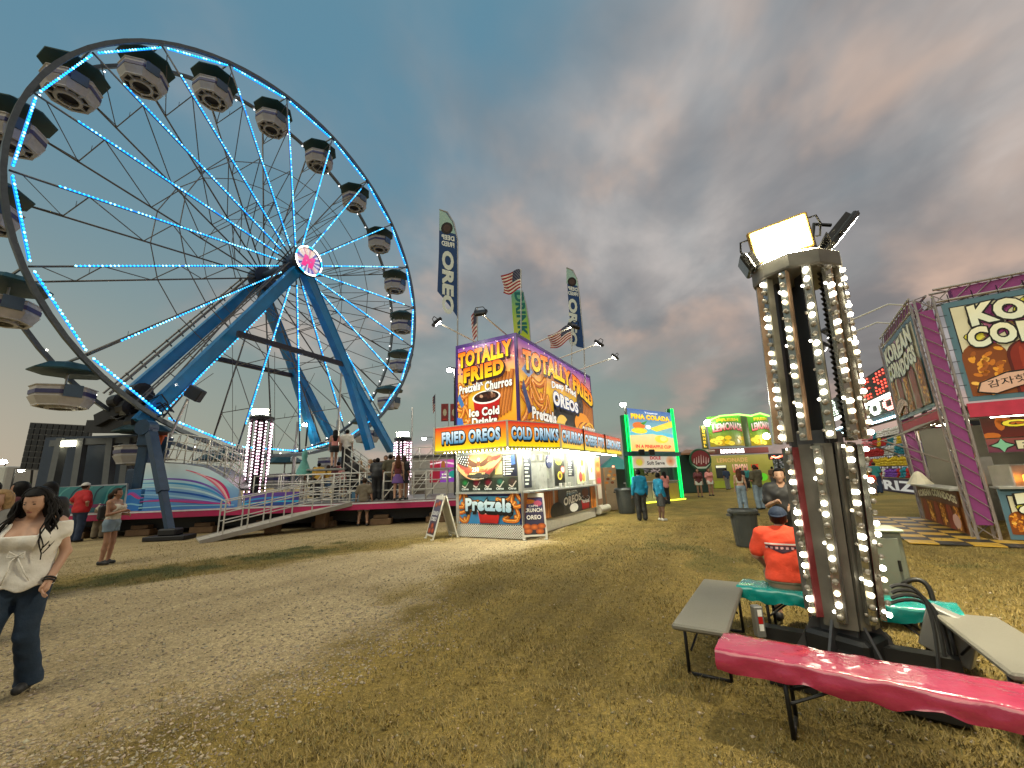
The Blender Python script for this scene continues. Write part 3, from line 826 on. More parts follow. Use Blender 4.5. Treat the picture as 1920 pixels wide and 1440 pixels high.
    fo = np.array([(0, 2, 4), (2, 1, 4), (1, 3, 4), (3, 0, 4), (2, 0, 5), (1, 2, 5), (3, 1, 5), (0, 3, 5)])
    r = (.004 + .014 * RNG.random(k) ** 2.6)[:, None, None] * (.6 + .8 * RNG.random((k, 6, 1))); jit = (RNG.random((k, 6, 3)) - .5) * .7
    an = RNG.random(k) * 6.28; P = (th[None] + jit) * r; P[:, :, 2] *= .65
    ca, sa = np.cos(an)[:, None], np.sin(an)[:, None]; P = np.stack([P[:, :, 0] * ca - P[:, :, 1] * sa, P[:, :, 0] * sa + P[:, :, 1] * ca, P[:, :, 2]], -1)
    P += np.stack([xx, yy, zz + .003], -1)[:, None]; Fx = (fo[None] + 6 * np.arange(k)[:, None, None]).reshape(-1, 3)
    me = bpy.data.meshes.new('gravel'); me.vertices.add(6 * k); me.vertices.foreach_set('co', P.astype(np.float32).ravel())
    me.loops.add(Fx.size); me.loops.foreach_set('vertex_index', Fx.ravel().astype(np.int32)); me.polygons.add(len(Fx))
    me.polygons.foreach_set('loop_start', np.arange(0, Fx.size, 3, dtype=np.int32)); me.polygons.foreach_set('loop_total', np.full(len(Fx), 3, dtype=np.int32)); me.update(calc_edges=True)
    c = np.array([.34, .28, .20]) * (.55 + .8 * RNG.random((k, 1))) * (1 + (RNG.random((k, 3)) - .5) * .12)
    at = me.color_attributes.new('Col', 'FLOAT_COLOR', 'POINT'); at.data.foreach_set('color', np.concatenate([np.repeat(c, 6, 0), np.ones((6 * k, 1))], 1).astype(np.float32).ravel())
    me.materials.append(mat('crushed_stone', attr='Col', rough=.9, var=0))
    o = bpy.data.objects.new('gravel', me); COL.objects.link(o); tag(o, 'loose crushed stone scattered along the worn drive', 'gravel', kind='stuff')
build_ground()
# ------------------------------------------------------------------ giant wheel
AZ = R_(25.9); WR = 10.0; WW = 2.2
HUB = Vector((-11.64, 19.97, 13.08)); WV = Vector((math.sin(AZ), math.cos(AZ), 0)); NV = Vector((math.cos(AZ), -math.sin(AZ), 0)); ZV = Vector((0, 0, 1))
def wp(r, ang, p=0.0): return HUB + (WV * math.cos(ang) + ZV * math.sin(ang)) * r + NV * p
def pwh(px, py, p): a = HUB + NV * p; return PV(px, py, a, a + WV)
NODE = [R_(223.585 - 18 * k) for k in range(20)]
steel = mat('rim_dark_steel', (.10, .125, .145), .45, .3, var=.2, dirt=.15)
spokem = mat('spoke_grey_steel', (.14, .13, .12), .5, .3, var=.2)
bluem = mat('leg_blue_paint', (.005, .20, .48), .35, 0, var=.18, scale=1.5, coat=.3, dirt=.25)
blued = mat('leg_dark_blue', (.016, .045, .095), .4, .1, var=.2, dirt=.2)
blackm = mat('black_steel', (.012, .012, .015), .5, .2, var=.2)
galv = mat('galvanised', (.42, .42, .40), .4, .7, var=.15, scale=12)
whiterail = mat('white_rail', (.55, .54, .50), .4, .3, var=.12)
cyan = led('led_cyan', (.015, .36, .90), 2.0); cyanw = led('led_cyan_white', (.22, .72, 1.0), 2.6); bluebase = led('led_blue_channel', (.004, .12, .45), 1.5); whiteled = led('led_white', (1, .96, .88), 4.0); greenled = led('led_green_odd', (.2, 1.0, .25), 5.0)
wheel = thing('ferris_wheel', 'tall ferris wheel with blue legs and cyan light strips along its spokes and rim', 'ferris wheel', (HUB.x, HUB.y, 0))
def led_run(mb, a, b, step, size, m_main=1, skip=None, off=Vector((0, 0, 0))):
    a = Vector(a) + off; b = Vector(b) + off; n = max(2, int((b - a).length / step)); d = (b - a).normalized()
    for i in range(n + 1):
        if skip and random.random() < skip: continue
        c = a + (b - a) * (i / n); mb.mi = m_main if random.random() > .35 else 2
        _, s, u = basis(d); e = size / 2
        mb.raw([c + d * e * 1.25, c - d * e * 1.25, c + s * e, c - s * e, c + u * e, c - u * e], [(0, 2, 4), (2, 1, 4), (1, 3, 4), (3, 0, 4), (2, 0, 5), (1, 2, 5), (3, 1, 5), (0, 3, 5)])
    mb.mi = 0
def arc_seg(a0, a1, r0, r1, p0, p1, n=4):
    mb = MB(); vs = []; fs = []
    for i in range(n + 1):
        a = a0 + (a1 - a0) * i / n
        vs += [wp(r0, a, p0), wp(r1, a, p0), wp(r1, a, p1), wp(r0, a, p1)]
    for i in range(n):
        for j in range(4): fs.append((4 * i + j, 4 * i + (j + 1) % 4, 4 * i + 4 + (j + 1) % 4, 4 * i + 4 + j))
    fs += [(0, 1, 2, 3), (4 * n + 3, 4 * n + 2, 4 * n + 1, 4 * n)]
    return mb.raw(vs, fs)
for k in range(20):
    a, a2 = NODE[k], NODE[(k + 1) % 20]
    if a2 > a: a2 -= 2 * math.pi
    # front rim with its strip of lights, back rim with a few lamps
    rs = arc_seg(a, a2, WR + .0, WR + .15, -.07, .09).build('rim_segment', steel, wheel)
    lm = MB(); p, q = wp(WR - .10, a), wp(WR - .10, a2); d = (q - p)
    lm.bar(p + d * .06, q - d * .06, .07, .05); led_run(lm, p + d * .06, q - d * .06, .125, .085, off=NV * .06)
    stuff(lm.build('light_strip', [bluebase, cyan, cyanw], rs, recalc=False))
    rb = arc_seg(a, a2, WR + .0, WR + .14, -WW - .09, -WW + .07).build('rim_segment', steel, wheel)
    lb = MB(); led_run(lb, wp(WR - .06, a + (a2 - a) * .2, -WW), wp(WR - .06, a + (a2 - a) * .85, -WW), .8, .07); lb.m = [0] * len(lb.m); stuff(lb.build('lamps', whiteled, rb, recalc=False))
    # lit front spoke, bare back spoke and the lattice between them
    fi, fo = wp(.55, a, .22), wp(WR - .05, a); s = MB(); s.tube(fi, fo, .036, n=6); sp = s.build('spoke', spokem, wheel, smooth=True)
    li = MB(); t0, t1 = (.06, .88)
    pa, pb = fi + (fo - fi) * t0, fi + (fo - fi) * t1; li.bar(pa + NV * .05, pb + NV * .05, .06, .03); led_run(li, pa, pb, .118, .075, skip=.04, off=NV * .075); stuff(li.build('light_strip', [bluebase, cyan, cyanw], sp, recalc=False))
    bi, bo = wp(.55, a, -WW - .22), wp(WR - .05, a, -WW); s = MB(); s.tube(bi, bo, .038, n=6); s.build('spoke', spokem, wheel, smooth=True)
    fr = lambda t: fi + (fo - fi) * t
    bk = lambda t: bi + (bo - bi) * t
    t = MB()
    for u in (.80, .53, .30): t.tube(fr(u), bk(u), .022, n=5)
    for u, v in ((.80, .53), (.53, .30), (.30, .12)): t.tube(fr(u), bk(v), .022, n=5); 
    t.tube(bk(.97), bk(.80) + (fr(.80) - bk(.80)) * .05, .02, n=4); t.tube(bk(.80), fr(.97), .018, n=4)
    t.tube(fr(.80) + (bk(.8) - fr(.8)) * .5, fr(.80) + (bk(.8) - fr(.8)) * .5 + ZV * .25, .012, n=4)
    t.build('lattice_brace', spokem, wheel)
for p in (.08, -WW - .08):
    h = MB()
    for k in range(20): h.tube(wp(WR * .53, NODE[k], p), wp(WR * .53, NODE[(k + 1) % 20], p), .022, n=5)
    h.build('hoop', spokem, wheel)
    h = MB()
    for k in range(20): h.tube(wp(WR * .32, NODE[k], p), wp(WR * .32, NODE[(k + 1) % 20], p), .016, n=5)
    h.build('hoop', spokem, wheel)
MH = Matrix((WV, ZV, NV)).transposed()
ax = MB(); ax.lathe(HUB, [(.55, -WW - .9), (.62, -WW - .8), (.62, -WW - .1), (.30, -WW), (.30, -.1), (.62, 0), (.62, .5), (.5, .62)], 18, MH); ax.build('hub', mat('hub_dark', (.01, .03, .07), .4, .2, var=.2), wheel, smooth=False)
rg = MB(); rg.lathe(HUB, [(.80, 1.10), (.84, 1.16), (.82, 1.28), (.71, 1.28), (.71, 1.22)], 40, MH, cap=False); rg = rg.build('hub_sign_ring', blackm, wheel)
disc = MB(); disc.lathe(HUB, [(.5, .6), (.73, 1.06), (.73, 1.225)], 40, MH); dk = disc.build('hub_sign_face', blackm, wheel)
A = Art()
n = 32
for i in range(n):
    t0, t1 = 2 * math.pi * i / n, 2 * math.pi * (i + 1) / n
    pal = [(.10, .12, .42), (.55, .50, .72), (.16, .16, .48), (.62, .32, .52), (.85, .62, .55), (.70, .66, .80)]
    c = pal[i % 6] if (i // 5) % 2 else pal[(i * 3 + 2) % 6]
    if 4 < i < 13: c = [(.95, .72, .60), (.70, .40, .48), (.9, .8, .75)][i % 3]
    A.layer = 0; A.poly([(0, 0), (.72 * math.cos(t0), .72 * math.sin(t0)), (.72 * math.cos(t1), .72 * math.sin(t1))], c)
pk = (1.0, .03, .30)
A.layer = 2
A.text('M', -.36, -.34, .74, .64, pk, (1.0, .12, .45), out=(.62, .16, .42), ow=.03, bold=.09, warp=lambda u, v: (-.38 + u * .62 + v * .15, -.35 + v * .64))
hs = A.place('emblem', dk, HUB + NV * 1.227, -WV * -1, ZV, mat('hub_backlit', attr='Col', rough=.3, var=0, emit=.30, mis=False), eps=.003)
bl = MB()
for i in range(56):
    t = 2 * math.pi * i / 56; c = HUB + (WV * math.cos(t) + ZV * math.sin(t)) * .765 + NV * 1.30
    bl.mi = 0 if (i // 4) % 3 else 1; bl.sphere(c, .038, 6, 4)
stuff(bl.build('bulb_ring', [whiteled, cyan], rg, recalc=False))
# A-frame legs
def beam(mb, a, b, w, h, up=None):
    mb.bar(a, b, w, h, up)
    d, s, u = basis(b - a)
    if up is not None: s = d.cross(Vector(up)).normalized(); u = s.cross(d).normalized()
    for q in (-1, 1): mb.bar(Vector(a) + s * q * (w / 2 + .012), Vector(b) + s * q * (w / 2 + .012), .03, h * 1.16, up if up is not None else None)
PF, PB = .95, -WW - .85
topF, topB = HUB + NV * .75 - ZV * .1, HUB + NV * (-WW - .75) - ZV * .1
flb = PY(262, 792, 15.4); blb = pwh(214, 764, PB)
mb = MB(); beam(mb, topF, flb, .44, .40, NV); lg = mb.build('leg', bluem, wheel)
mb = MB(); d = (flb - topF)
led_run(mb, topF + d * .35, topF + d * .93, .16, .08, off=NV * .12 + (WV * .34 + ZV * -.02)); mb.m = [0] * len(mb.m); stuff(mb.build('light_strip', cyan, lg, recalc=False))
mb = MB(); beam(mb, topB, blb, .40, .40, NV); lgb = mb.build('leg', bluem, wheel)
# ladder and cable pipes running up the left legs
ld = MB(); d = (flb - topF); side = d.cross(NV).normalized()
if side.z < 0: side = -side
for q in (-.18, .18): ld.tube(topF + d * .06 + side * .55 + NV * q, topF + d * .94 + side * .55 + NV * q, .03, n=5)
for i in range(34): c = topF + d * (.07 + .86 * i / 33) + side * .55; ld.tube(c - NV * .18, c + NV * .18, .018, n=4)
for i in range(9): c = topF + d * (.1 + .8 * i / 8); ld.tube(c + side * .3, c + side * .55, .02, n=4)
ld.build('ladder', spokem, wheel)
ld = MB(); d = (blb - topB)
for q, o in ((.1, .48), (-.12, .62), (.3, .56)): ld.tube(topB + d * .05 + side * o + NV * q, topB + d * .97 + side * o + NV * q, .045, n=5)
for i in range(12): c = topB + d * (.08 + .85 * i / 11) + side * .3; ld.bar(c - NV * .2, c + side * .4, .05)
ld.build('cable_pipes', mat('pipe_grey', (.22, .21, .19), .45, .3), wheel)
def split_leg(top, ends, mid_t, p):
    a, b = ends; m = top + ((a + b) / 2 - top) * mid_t
    x = MB(); beam(x, top, m, .44, .40, NV); x.build('leg', bluem, wheel)
    for e in ends:
        x = MB(); beam(x, m - (e - m).normalized() * .25, e, .32, .38, NV); x.build('leg', bluem, wheel)
split_leg(topF, [pwh(694, 842, PF), pwh(734, 845, PF)], .55, PF)
split_leg(topB, [pwh(592, 832, PB), pwh(624, 826, PB)], .45, PB)
for a, b, p in (((445, 625), (650, 685), PF), ((405, 672), (556, 706), PB)):
    x = MB(); x.bar(pwh(*a, p), pwh(*b, p), .16, .24); x.build('cross_bar', mat('crossbar_dark', (.012, .014, .03), .45), wheel)
# thin stay cables
x = MB()
for a, b in (((436, 640), (436, 840)), ((365, 700), (330, 860)), ((400, 700), (255, 800)), ((515, 660), (515, 838)), ((590, 700), (520, 838))):
    x.tube(pwh(*a, PB + .5), pwh(*b, PB + .5), .015, n=4)
x.build('stay_cables', spokem, wheel)
# drive end and hinge at the foot of the left legs
x = MB()
for c, r in (((262, 735), .34), ((243, 765), .36), ((283, 770), .30), ((222, 752), .28), ((262, 792), .40)):
    q = PY(*c, 15.9); x.lathe(q, [(r * .6, -.35), (r, -.3), (r, .3), (r * .6, .35)], 12, MH)
x.bar(PY(190, 790, 16.2), PY(280, 745, 15.8), .5, .5); x.bar(PY(170, 800, 16.5), PY(262, 800, 15.8), .35, .5)
for i in range(10):
    a = PY(200 + random.random() * 90, 740 + random.random() * 55, 15.5); x.path([a, a + Vector((.3, 0, -.25 * random.random())), a + Vector((.6, .1, .15)), a + Vector((.9, .1, -.2))], .03, 5)
x.build('drive_unit', blackm, wheel)
x = MB()
x.box(PY(276, 820, 14.85), (.50, .34, .7), bev=.06); x.lathe(PY(276, 802, 14.8), [(.28, -.2), (.28, .22)], 16, Matrix.Rotation(math.pi / 2, 3, 'X')); x.box(PY(270, 872, 15.25), (.44, .36, 2.3), bev=.05)
x.build('hinge_post', blued, wheel)
x = MB(); foot = PG(318, 1012); a = PY(284, 812, 14.45); m_ = a + (foot + ZV * .25 - a) * .62
x.bar(a, m_, .27, .24); x.bar(m_ + (a - m_) * .08, foot + ZV * .2, .20, .18)
x.build('outrigger', blued, wheel)
x = MB(); x.box(foot + ZV * .07, (1.25, .62, .14), Matrix.Rotation(.1, 3, 'Z'), bev=.02); x.box(foot + ZV * .24, (.55, .42, .22), Matrix.Rotation(.1, 3, 'Z'), bev=.04); x.build('outrigger_foot', blackm, wheel)
x = MB(); x.bar(PY(292, 880, 15.8), PY(318, 820, 15.8), .22, .2); x.build('strut', blued, wheel)
x = MB(); x.tube(PY(318, 820, 15.8), PY(352, 748, 15.8), .05, n=8); q = PY(366, 738, 15.8)
x.build('strut', galv, wheel)
x = MB(); x.box(q, (.62, .3, .5), Matrix.Rotation(.5, 3, 'Y'), bev=.03); x.build('floodlight', blackm, wheel)

# ------------------------------------------------------------------ gondolas hanging between the rims
gteal = mat('gondola_canopy_teal', (.010, .058, .070), .5, var=.15); gwhite = mat('gondola_white', (.47, .45, .43), .45, var=.12, dirt=.2); gblue = mat('gondola_stripe_blue', (.05, .05, .14), .4); gdark = mat('gondola_dark', (.025, .022, .025), .6); gseat = mat('gondola_seat', (.05, .09, .14), .5)
def make_gondola():
    o = thing('gondola', '', 'gondola')
    n = 8; ph = math.pi / 8
    c = MB(); c.lathe((0, 0, 0), [(.99, -.46), (1.0, -.42), (.62, -.16), (.10, -.02)], n, None, ph); c.build('canopy', gteal, o, local=True)
    p = MB(); p.tube((0, 0, -1.50), (0, 0, .04), .035, n=6)
    for s in (-1, 1): p.tube((0, s * .55, -.42), (0, 0, -.10), .02, n=5)
    p.tube((0, -1.02, .02), (0, 1.02, .02), .045, n=6)
    p.build('pole', galv, o, local=True)
    t = MB()
    t.lathe((0, 0, 0), [(.80, -1.06), (.86, -1.02), (.86, -1.0), (.80, -.98)], n, None, ph, cap=False)
    t.lathe((0, 0, 0), [(.60, -1.66), (.70, -1.64), (.84, -1.38), (.80, -1.36), (.82, -1.04), (.76, -1.04), (.72, -1.34), (.60, -1.58)], n, None, ph, cap=False)
    t.build('tub', gwhite, o, local=True)
    b = MB(); b.lathe((0, 0, 0), [(.812, -1.30), (.832, -1.30), (.838, -1.16), (.818, -1.16)], n, None, ph, cap=False); b.build('stripe', gblue, o, local=True)
    f = MB(); f.lathe((0, 0, 0), [(.60, -1.60), (.60, -1.56)], n, None, ph); f.build('floor', gdark, o, local=True)
    r = MB()
    for i in range(8):
        a = ph + i * math.pi / 4; d = Vector((math.cos(a), math.sin(a), 0)); r.bar(d * .34 + ZV * -1.64, d * .66 + ZV * -1.64, .07, .06)
    r.lathe((0, 0, 0), [(.30, -1.74), (.40, -1.74), (.40, -1.60), (.30, -1.60)], 16, None, 0, cap=False)
    r.lathe((0, 0, 0), [(.60, -1.68), (.70, -1.68), (.70, -1.63), (.60, -1.63)], 8, None, ph, cap=False)
    r.build('base_frame', gwhite, o, local=True)
    s = MB(); s.lathe((0, 0, 0), [(.45, -1.34), (.72, -1.34), (.72, -1.22), (.45, -1.22)], n, None, ph, cap=False); s.build('seat', gseat, o, local=True)
    d = MB(); d.box((.0, -.80, -1.18), (.46, .06, .42)); d.build('door', gseat, o, local=True)
    return o
gnd = make_gondola()
ordn = ['first', 'second', 'third', 'fourth', 'fifth', 'sixth', 'seventh', 'eighth', 'ninth', 'tenth', 'eleventh', 'twelfth', 'thirteenth', 'fourteenth', 'fifteenth', 'sixteenth', 'seventeenth', 'eighteenth', 'nineteenth']
for k in range(20):
    g = gnd if k == 0 else copy_tree(gnd)
    p = wp(WR + .02, NODE[k], -WW / 2); g.location = p; g.rotation_euler = (0, 0, math.atan2(WV.y, WV.x))
    g['group'] = 'gondolas of the ferris wheel'; g['category'] = 'gondola'
    g['label'] = 'white octagonal gondola with dark teal canopy hanging lowest at the wheel\'s left edge' if k == 0 else f'white gondola with teal canopy, {ordn[k-1]} clockwise round the wheel from the lowest left one'

# ------------------------------------------------------------------ ride trailer, painted panels, decks and rails
TA, TB = PG(162, 976, .62), PG(810, 949, .62); TD = (TB - TA); TD.z = 0; TD.normalize(); TN = Vector((TD.y, -TD.x, 0))
def tp(px, py, off=0.0):
    a = TA + TN * off; p = PV(px, py, a, a + TD); return p
def tuv(px, py): p = tp(px, py); return ((p - TA).dot(TD), p.z)
trailer = thing('ride_trailer', 'long ride trailer with blue and white swirl panels and magenta skirt under the wheel', 'trailer', (TA.x, TA.y, 0))
X0, X1 = -1.4, 13.2
x = MB(); c = TA + TD * ((X0 + X1) / 2) - TN * 3.2
Mz = Matrix.Rotation(math.atan2(TD.y, TD.x), 3, 'Z')
x.box((c.x, c.y, .80), (X1 - X0, 6.0, .16), Mz); x.build('deck', mat('deck_plate', (.20, .20, .19), .45, .5, var=.2, dirt=.3), trailer)
x = MB(); x.box((c.x, c.y, .42), (X1 - X0 - .6, 5.2, .5), Mz); x.build('chassis', blackm, trailer)
for i in range(7):
    q = TA + TD * (X0 + .8 + i * 2.1) - TN * .5; x = MB(); x.box((q.x, q.y, .11), (.8, .5, .22), Mz, bev=.02); x.box((q.x, q.y, .29), (.55, .4, .14), Mz, bev=.02); x.build('wood_block', mat('crib_wood', (.16, .095, .05), .8, var=.3, scale=5), trailer)
x = MB(); x.prism([TA + TD * X0 + TN * .03 - Vector((0, 0, TA.z - .60)), TA + TD * X1 + TN * .03 - Vector((0, 0, TA.z - .60)), TA + TD * X1 + TN * .03 + Vector((0, 0, .86 - TA.z)), TA + TD * X0 + TN * .03 + Vector((0, 0, .86 - TA.z))], TN * .05); x.build('skirt', mat('skirt_magenta', (.40, .012, .09), .4, coat=.3, dirt=.15), trailer)
x = MB(); a = TA + TD * X0 + TN * .085; x.bar(Vector((a.x, a.y, .83)), Vector(((a + TD * (X1 - X0)).x, (a + TD * (X1 - X0)).y, .83)), .01, .05, ZV); x.build('trim_line', mat('trim_white', (.6, .62, .65), .4), trailer)
def swirl_panel(name, outline, art):
    P = [tp(*q) for q in outline]; b = MB(); b.prism([p + TN * .02 for p in P], TN * -.06); pn = b.build(name, mat('panel_backing', (.3, .33, .38), .5), trailer)
    A = Art(); art(A, [tuv(*q) for q in outline]); A.place('painted_art', pn, Vector((TA.x, TA.y, 0)) + TN * .024, TD, ZV, PRINT_SW, eps=.0012)
PRINT_SW = mat('print_swirl', attr='Col', rough=.22, var=.05, scale=2, coat=.5)
W1 = rgb(228, 240, 246); W2 = rgb(150, 212, 240); B1 = rgb(30, 115, 205); B2 = rgb(20, 60, 140); MG = rgb(205, 40, 110); PU = rgb(120, 90, 190)
def bez(p, n=18):
    out = []
    for i in range(n + 1):
        t = i / n; q = list(p)
        while len(q) > 1: q = [(a[0] * (1 - t) + b[0] * t, a[1] * (1 - t) + b[1] * t) for a, b in zip(q, q[1:])]
        out.append(q[0])
    return out
def clipx(pts, A): return pts
def art_hump(A, o):
    z0 = min(p[1] for p in o); z1 = max(p[1] for p in o)
    def cc(p):
        t = (p[1] - z0) / (z1 - z0); s = min(1, max(0, (p[0] - o[0][0]) / 3.4))
        a = [B1[i] * (1 - t) + W2[i] * t for i in range(3)] if t < .5 else [W2[i] * (1 - (t - .5) * 2) + W1[i] * (t - .5) * 2 for i in range(3)]
        return tuple(a[i] * (1 - s * .45 * t) + W1[i] * s * .45 * t for i in range(3))
    # horizontal bands so the blue-to-white fade follows the panel
    n = 14; top = lambda u: np.interp(u, [p[0] for p in o[:6]], [p[1] for p in o[:6]])
    us = np.linspace(o[0][0], o[5][0], 16)
    for i in range(15):
        for j in range(n):
            q = [(us[i], z0 + (top(us[i]) - z0) * j / n), (us[i + 1], z0 + (top(us[i + 1]) - z0) * j / n), (us[i + 1], z0 + (top(us[i + 1]) - z0) * (j + 1) / n), (us[i], z0 + (top(us[i]) - z0) * (j + 1) / n)]
            A.layer = 0; A.poly(q, [cc(p) for p in q])
    A.layer = 2
    u0, u1 = o[0][0], o[5][0]
    for k in range(6):
        A.ribbon(bez([(u0, 1.95 - .13 * k), (u0 + 1.2, 2.0 - .15 * k), (u0 + 2.4, 1.9 - .2 * k), (u1 - .25, .95)]), [.02 + .05 * math.sin(math.pi * i / 18) for i in range(19)], [PU, rgb(60, 150, 215), rgb(190, 225, 240), rgb(30, 90, 180), rgb(150, 200, 235), B1][k])
    for k in range(3):
        A.ribbon(bez([(u1 - 1.9 + .35 * k, 2.25 - .12 * k), (u1 - .9 + .2 * k, 2.0 - .1 * k), (u1 - .45 + .05 * k, 1.4), (u1 - .28 + .03 * k, .92)]), [.02 + .07 * math.sin(math.pi * i / 18) for i in range(19)], [rgb(225, 110, 140), rgb(240, 190, 200), MG][k])
    A.ribbon(bez([(u0, 1.18), (u0 + 1.0, 1.30), (u0 + 2.2, 1.05), (u1 - .3, 1.0)]), [.02 + .10 * math.sin(math.pi * i / 18) for i in range(19)], PU, col2=MG)
    A.ribbon(bez([(u0, .97), (u0 + 1.2, 1.02), (u0 + 2.4, .98), (u1 - .1, .95)]), .03, rgb(150, 215, 240))
swirl_panel('swirl_panel', [(275, 868), (305, 868), (345, 870), (388, 877), (420, 895), (449, 918), (455, 953), (275, 966)], art_hump)
def art_low(A, o):
    x0, x1 = o[0][0], o[1][0]; z0, z1 = .88, o[0][1]
    A.rect(x0, z0, x1, z1, B1, rgb(45, 120, 190)); L_ = x1 - x0
    A.ribbon(bez([(x0 + .02, z0 + .55), (x0 + L_ * .3, z0 + .75), (x0 + L_ * .6, z0 + .35), (x1 - .02, z0 + .45)]), [.03 + .10 * math.sin(math.pi * i / 18) for i in range(19)], PU, col2=MG)
    A.ribbon(bez([(x0 + .02, z0 + .22), (x0 + L_ * .4, z0 + .3), (x0 + L_ * .7, z0 + .15), (x1 - .02, z0 + .2)]), .05, rgb(120, 190, 230))
swirl_panel('swirl_panel', [(241, 918), (274, 915), (274, 966), (241, 968)], art_low)
def art_tent(A, o):
    x0, x1 = o[0][0], o[1][0]; A.rect(x0, .88, x1, 1.78, rgb(25, 85, 105), rgb(55, 125, 130))
    for k in range(6): A.ribbon(bez([(x0 + .05 + .4 * k, .95), (x0 + .3 + .4 * k, 1.4), (x0 + .2 + .36 * k, 1.6), (x0 + .55 + .36 * k, 1.76)]), .05, rgb(20, 65, 85) if k % 2 else rgb(80, 150, 150))
    A.rect(x0, 1.05, x1, 1.16, rgb(110, 40, 95))
swirl_panel('tarp_panel', [(100, 914), (239, 906), (239, 968), (100, 973)], art_tent)
def art_right(A, o):
    x0, x1 = o[0][0], o[1][0]; A.rect(x0, .88, x1, 1.34, rgb(25, 80, 165), rgb(110, 70, 160))
    A.ribbon(bez([(x0, 1.0), (x0 + .5, 1.25), (x0 + 1.2, 1.1), (x1, 1.2)]), .06, rgb(60, 150, 220)); A.ribbon(bez([(x0, .95), (x0 + .8, 1.05), (x1, 1.0)]), .05, rgb(60, 190, 235))
swirl_panel('swirl_panel', [(456, 932), (560, 945), (560, 953), (456, 957)], art_right)

def rail_section(name, label, posts, hgt, bars, parent=None, m=None, diag=False, grp=None, r=.022):
    """posts: foot points; one post each and horizontal bars between them"""
    m = m or whiterail
    o = parent or thing(name, label, 'railing', tuple(posts[0]), group=grp)
    for p in posts:
        b = MB(); b.tube(p, Vector(p) + ZV * hgt, r, n=6); b.build('post', m, o, smooth=True)
    for t in bars:
        b = MB(); b.path([Vector(p) + ZV * hgt * t for p in posts], r * .9, 6); b.build('rail', m, o, smooth=True)
    if diag:
        b = MB()
        for p, q in zip(posts, posts[1:]): b.tube(Vector(p) + ZV * .08, Vector(q) + ZV * hgt, r * .8, n=5)
        b.build('diagonal_bar', m, o)
    return o
# raised boarding platform behind the hump panel
plat = thing('boarding_platform', 'raised boarding platform with white pipe rails above the swirl panel', 'platform', tuple(tp(300, 868)))
top_line = [(308, 866), (345, 869), (388, 876), (420, 894), (448, 916)]
P = [tp(*q, -.08) for q in top_line]
b = MB()
for p, q in zip(P, P[1:]): b.raw([p, q, q - TN * 1.6, p - TN * 1.6, p - ZV * .08, q - ZV * .08, q - TN * 1.6 - ZV * .08, p - TN * 1.6 - ZV * .08], [(0, 1, 2, 3), (7, 6, 5, 4), (0, 4, 5, 1), (2, 6, 7, 3)])
b.build('deck', mat('deck_plate'), plat)
for off in (0, -1.55):
    rail_section('x', '', [p + TN * off for p in P], 1.05, (1.0, .72, .45, .12), plat)
for p, q in zip(P, P[1:]):
    b = MB()
    for t in (.15, .55): b.tube(p + (q - p) * t + ZV * .05, p + (q - p) * min(1, t + .45) + ZV * 1.0, .02, n=5)
    stuff(b.build('brace', whiterail, plat))
    b = MB()
    for t in np.linspace(0, 1, 7): b.tube(p + (q - p) * t - TN * 1.55, p + (q - p) * t + ZV * 1.05 - TN * 1.55, .012, n=4)
    stuff(b.build('balusters', whiterail, plat))
for i in range(8):
    q = tp(316 - 0 * i, 862 + 6 * i, -1.7); b = MB(); b.box(q - TD * (.15 + .1 * i) + ZV * (-.02 * i), (1.0, .26, .04), Mz); b.build('step', galv, plat)
# queue rails on the long deck
zdeck = .89
def dk_pt(u, v): q = TA + TD * u - TN * v; return Vector((q.x, q.y, zdeck))
rail_section('queue_railing', 'long pipe railing along the front edge of the ride deck', [dk_pt(5.3 + i * .95, .15) for i in range(5)] , 1.05, (1, .7, .4, .1))
rail_section('queue_railing', 'pipe railing at the right end of the ride deck beside the crowd', [dk_pt(10.0 + i * .8, .15) for i in range(4)], 1.05, (1, .68, .36), diag=True)
rail_section('queue_railing', 'middle pipe railing with slanted bars dividing the queue on the deck', [dk_pt(5.6 + i * .85, 1.5) for i in range(7)], 1.1, (1, .75, .5, .25), diag=True)
rail_section('queue_railing', 'rear pipe railing of the queue below the wheel rim', [dk_pt(5.2 + i * .8, 2.9) for i in range(9)], 1.1, (1, .75, .5, .25), diag=True)
# stairs up to the gondolas at the right
st = thing('boarding_stairs', 'metal boarding stairs with white pipe rails behind the waiting crowd', 'stairs', tuple(dk_pt(8.6, 2.0)))
for i in range(7):
    b = MB(); q = dk_pt(9.6 - .24 * i, 2.2); b.box(q + ZV * (.12 + .17 * i), (.30, 1.3, .05), Mz); b.build('tread', galv, st)
for v in (1.5, 2.9):
    a, c2 = dk_pt(9.7, v), dk_pt(8.1, v); b = MB()
    for hh in (.35, .7, 1.0): b.tube(a + ZV * hh, c2 + ZV * (1.2 + hh), .022, n=5)
    for t in np.linspace(0, 1, 6): b.tube(a + (c2 - a) * t + ZV * 1.2 * t, a + (c2 - a) * t + ZV * (1.2 * t + 1.0), .02, n=5)
    b.build('handrail', whiterail, st)
b = MB(); q = dk_pt(7.4, 2.2); b.box(q + ZV * 1.28, (1.5, 1.5, .06), Mz); b.build('landing', galv, st)
rail_section('queue_railing', 'upper pipe railing round the landing right of the stairs', [dk_pt(10.4 + i * .62, 3.1) + ZV * 1.25 for i in range(4)], .95, (1, .66, .33), diag=True)
b = MB(); q = dk_pt(11.3, 3.4); b.box(q + ZV * 1.2, (2.6, .9, .08), Mz)
for i in range(3): b.tube(dk_pt(10.3 + i, 3.2), dk_pt(10.3 + i, 3.2) + ZV * 1.2, .04, n=5)
b.build('landing', galv, st)
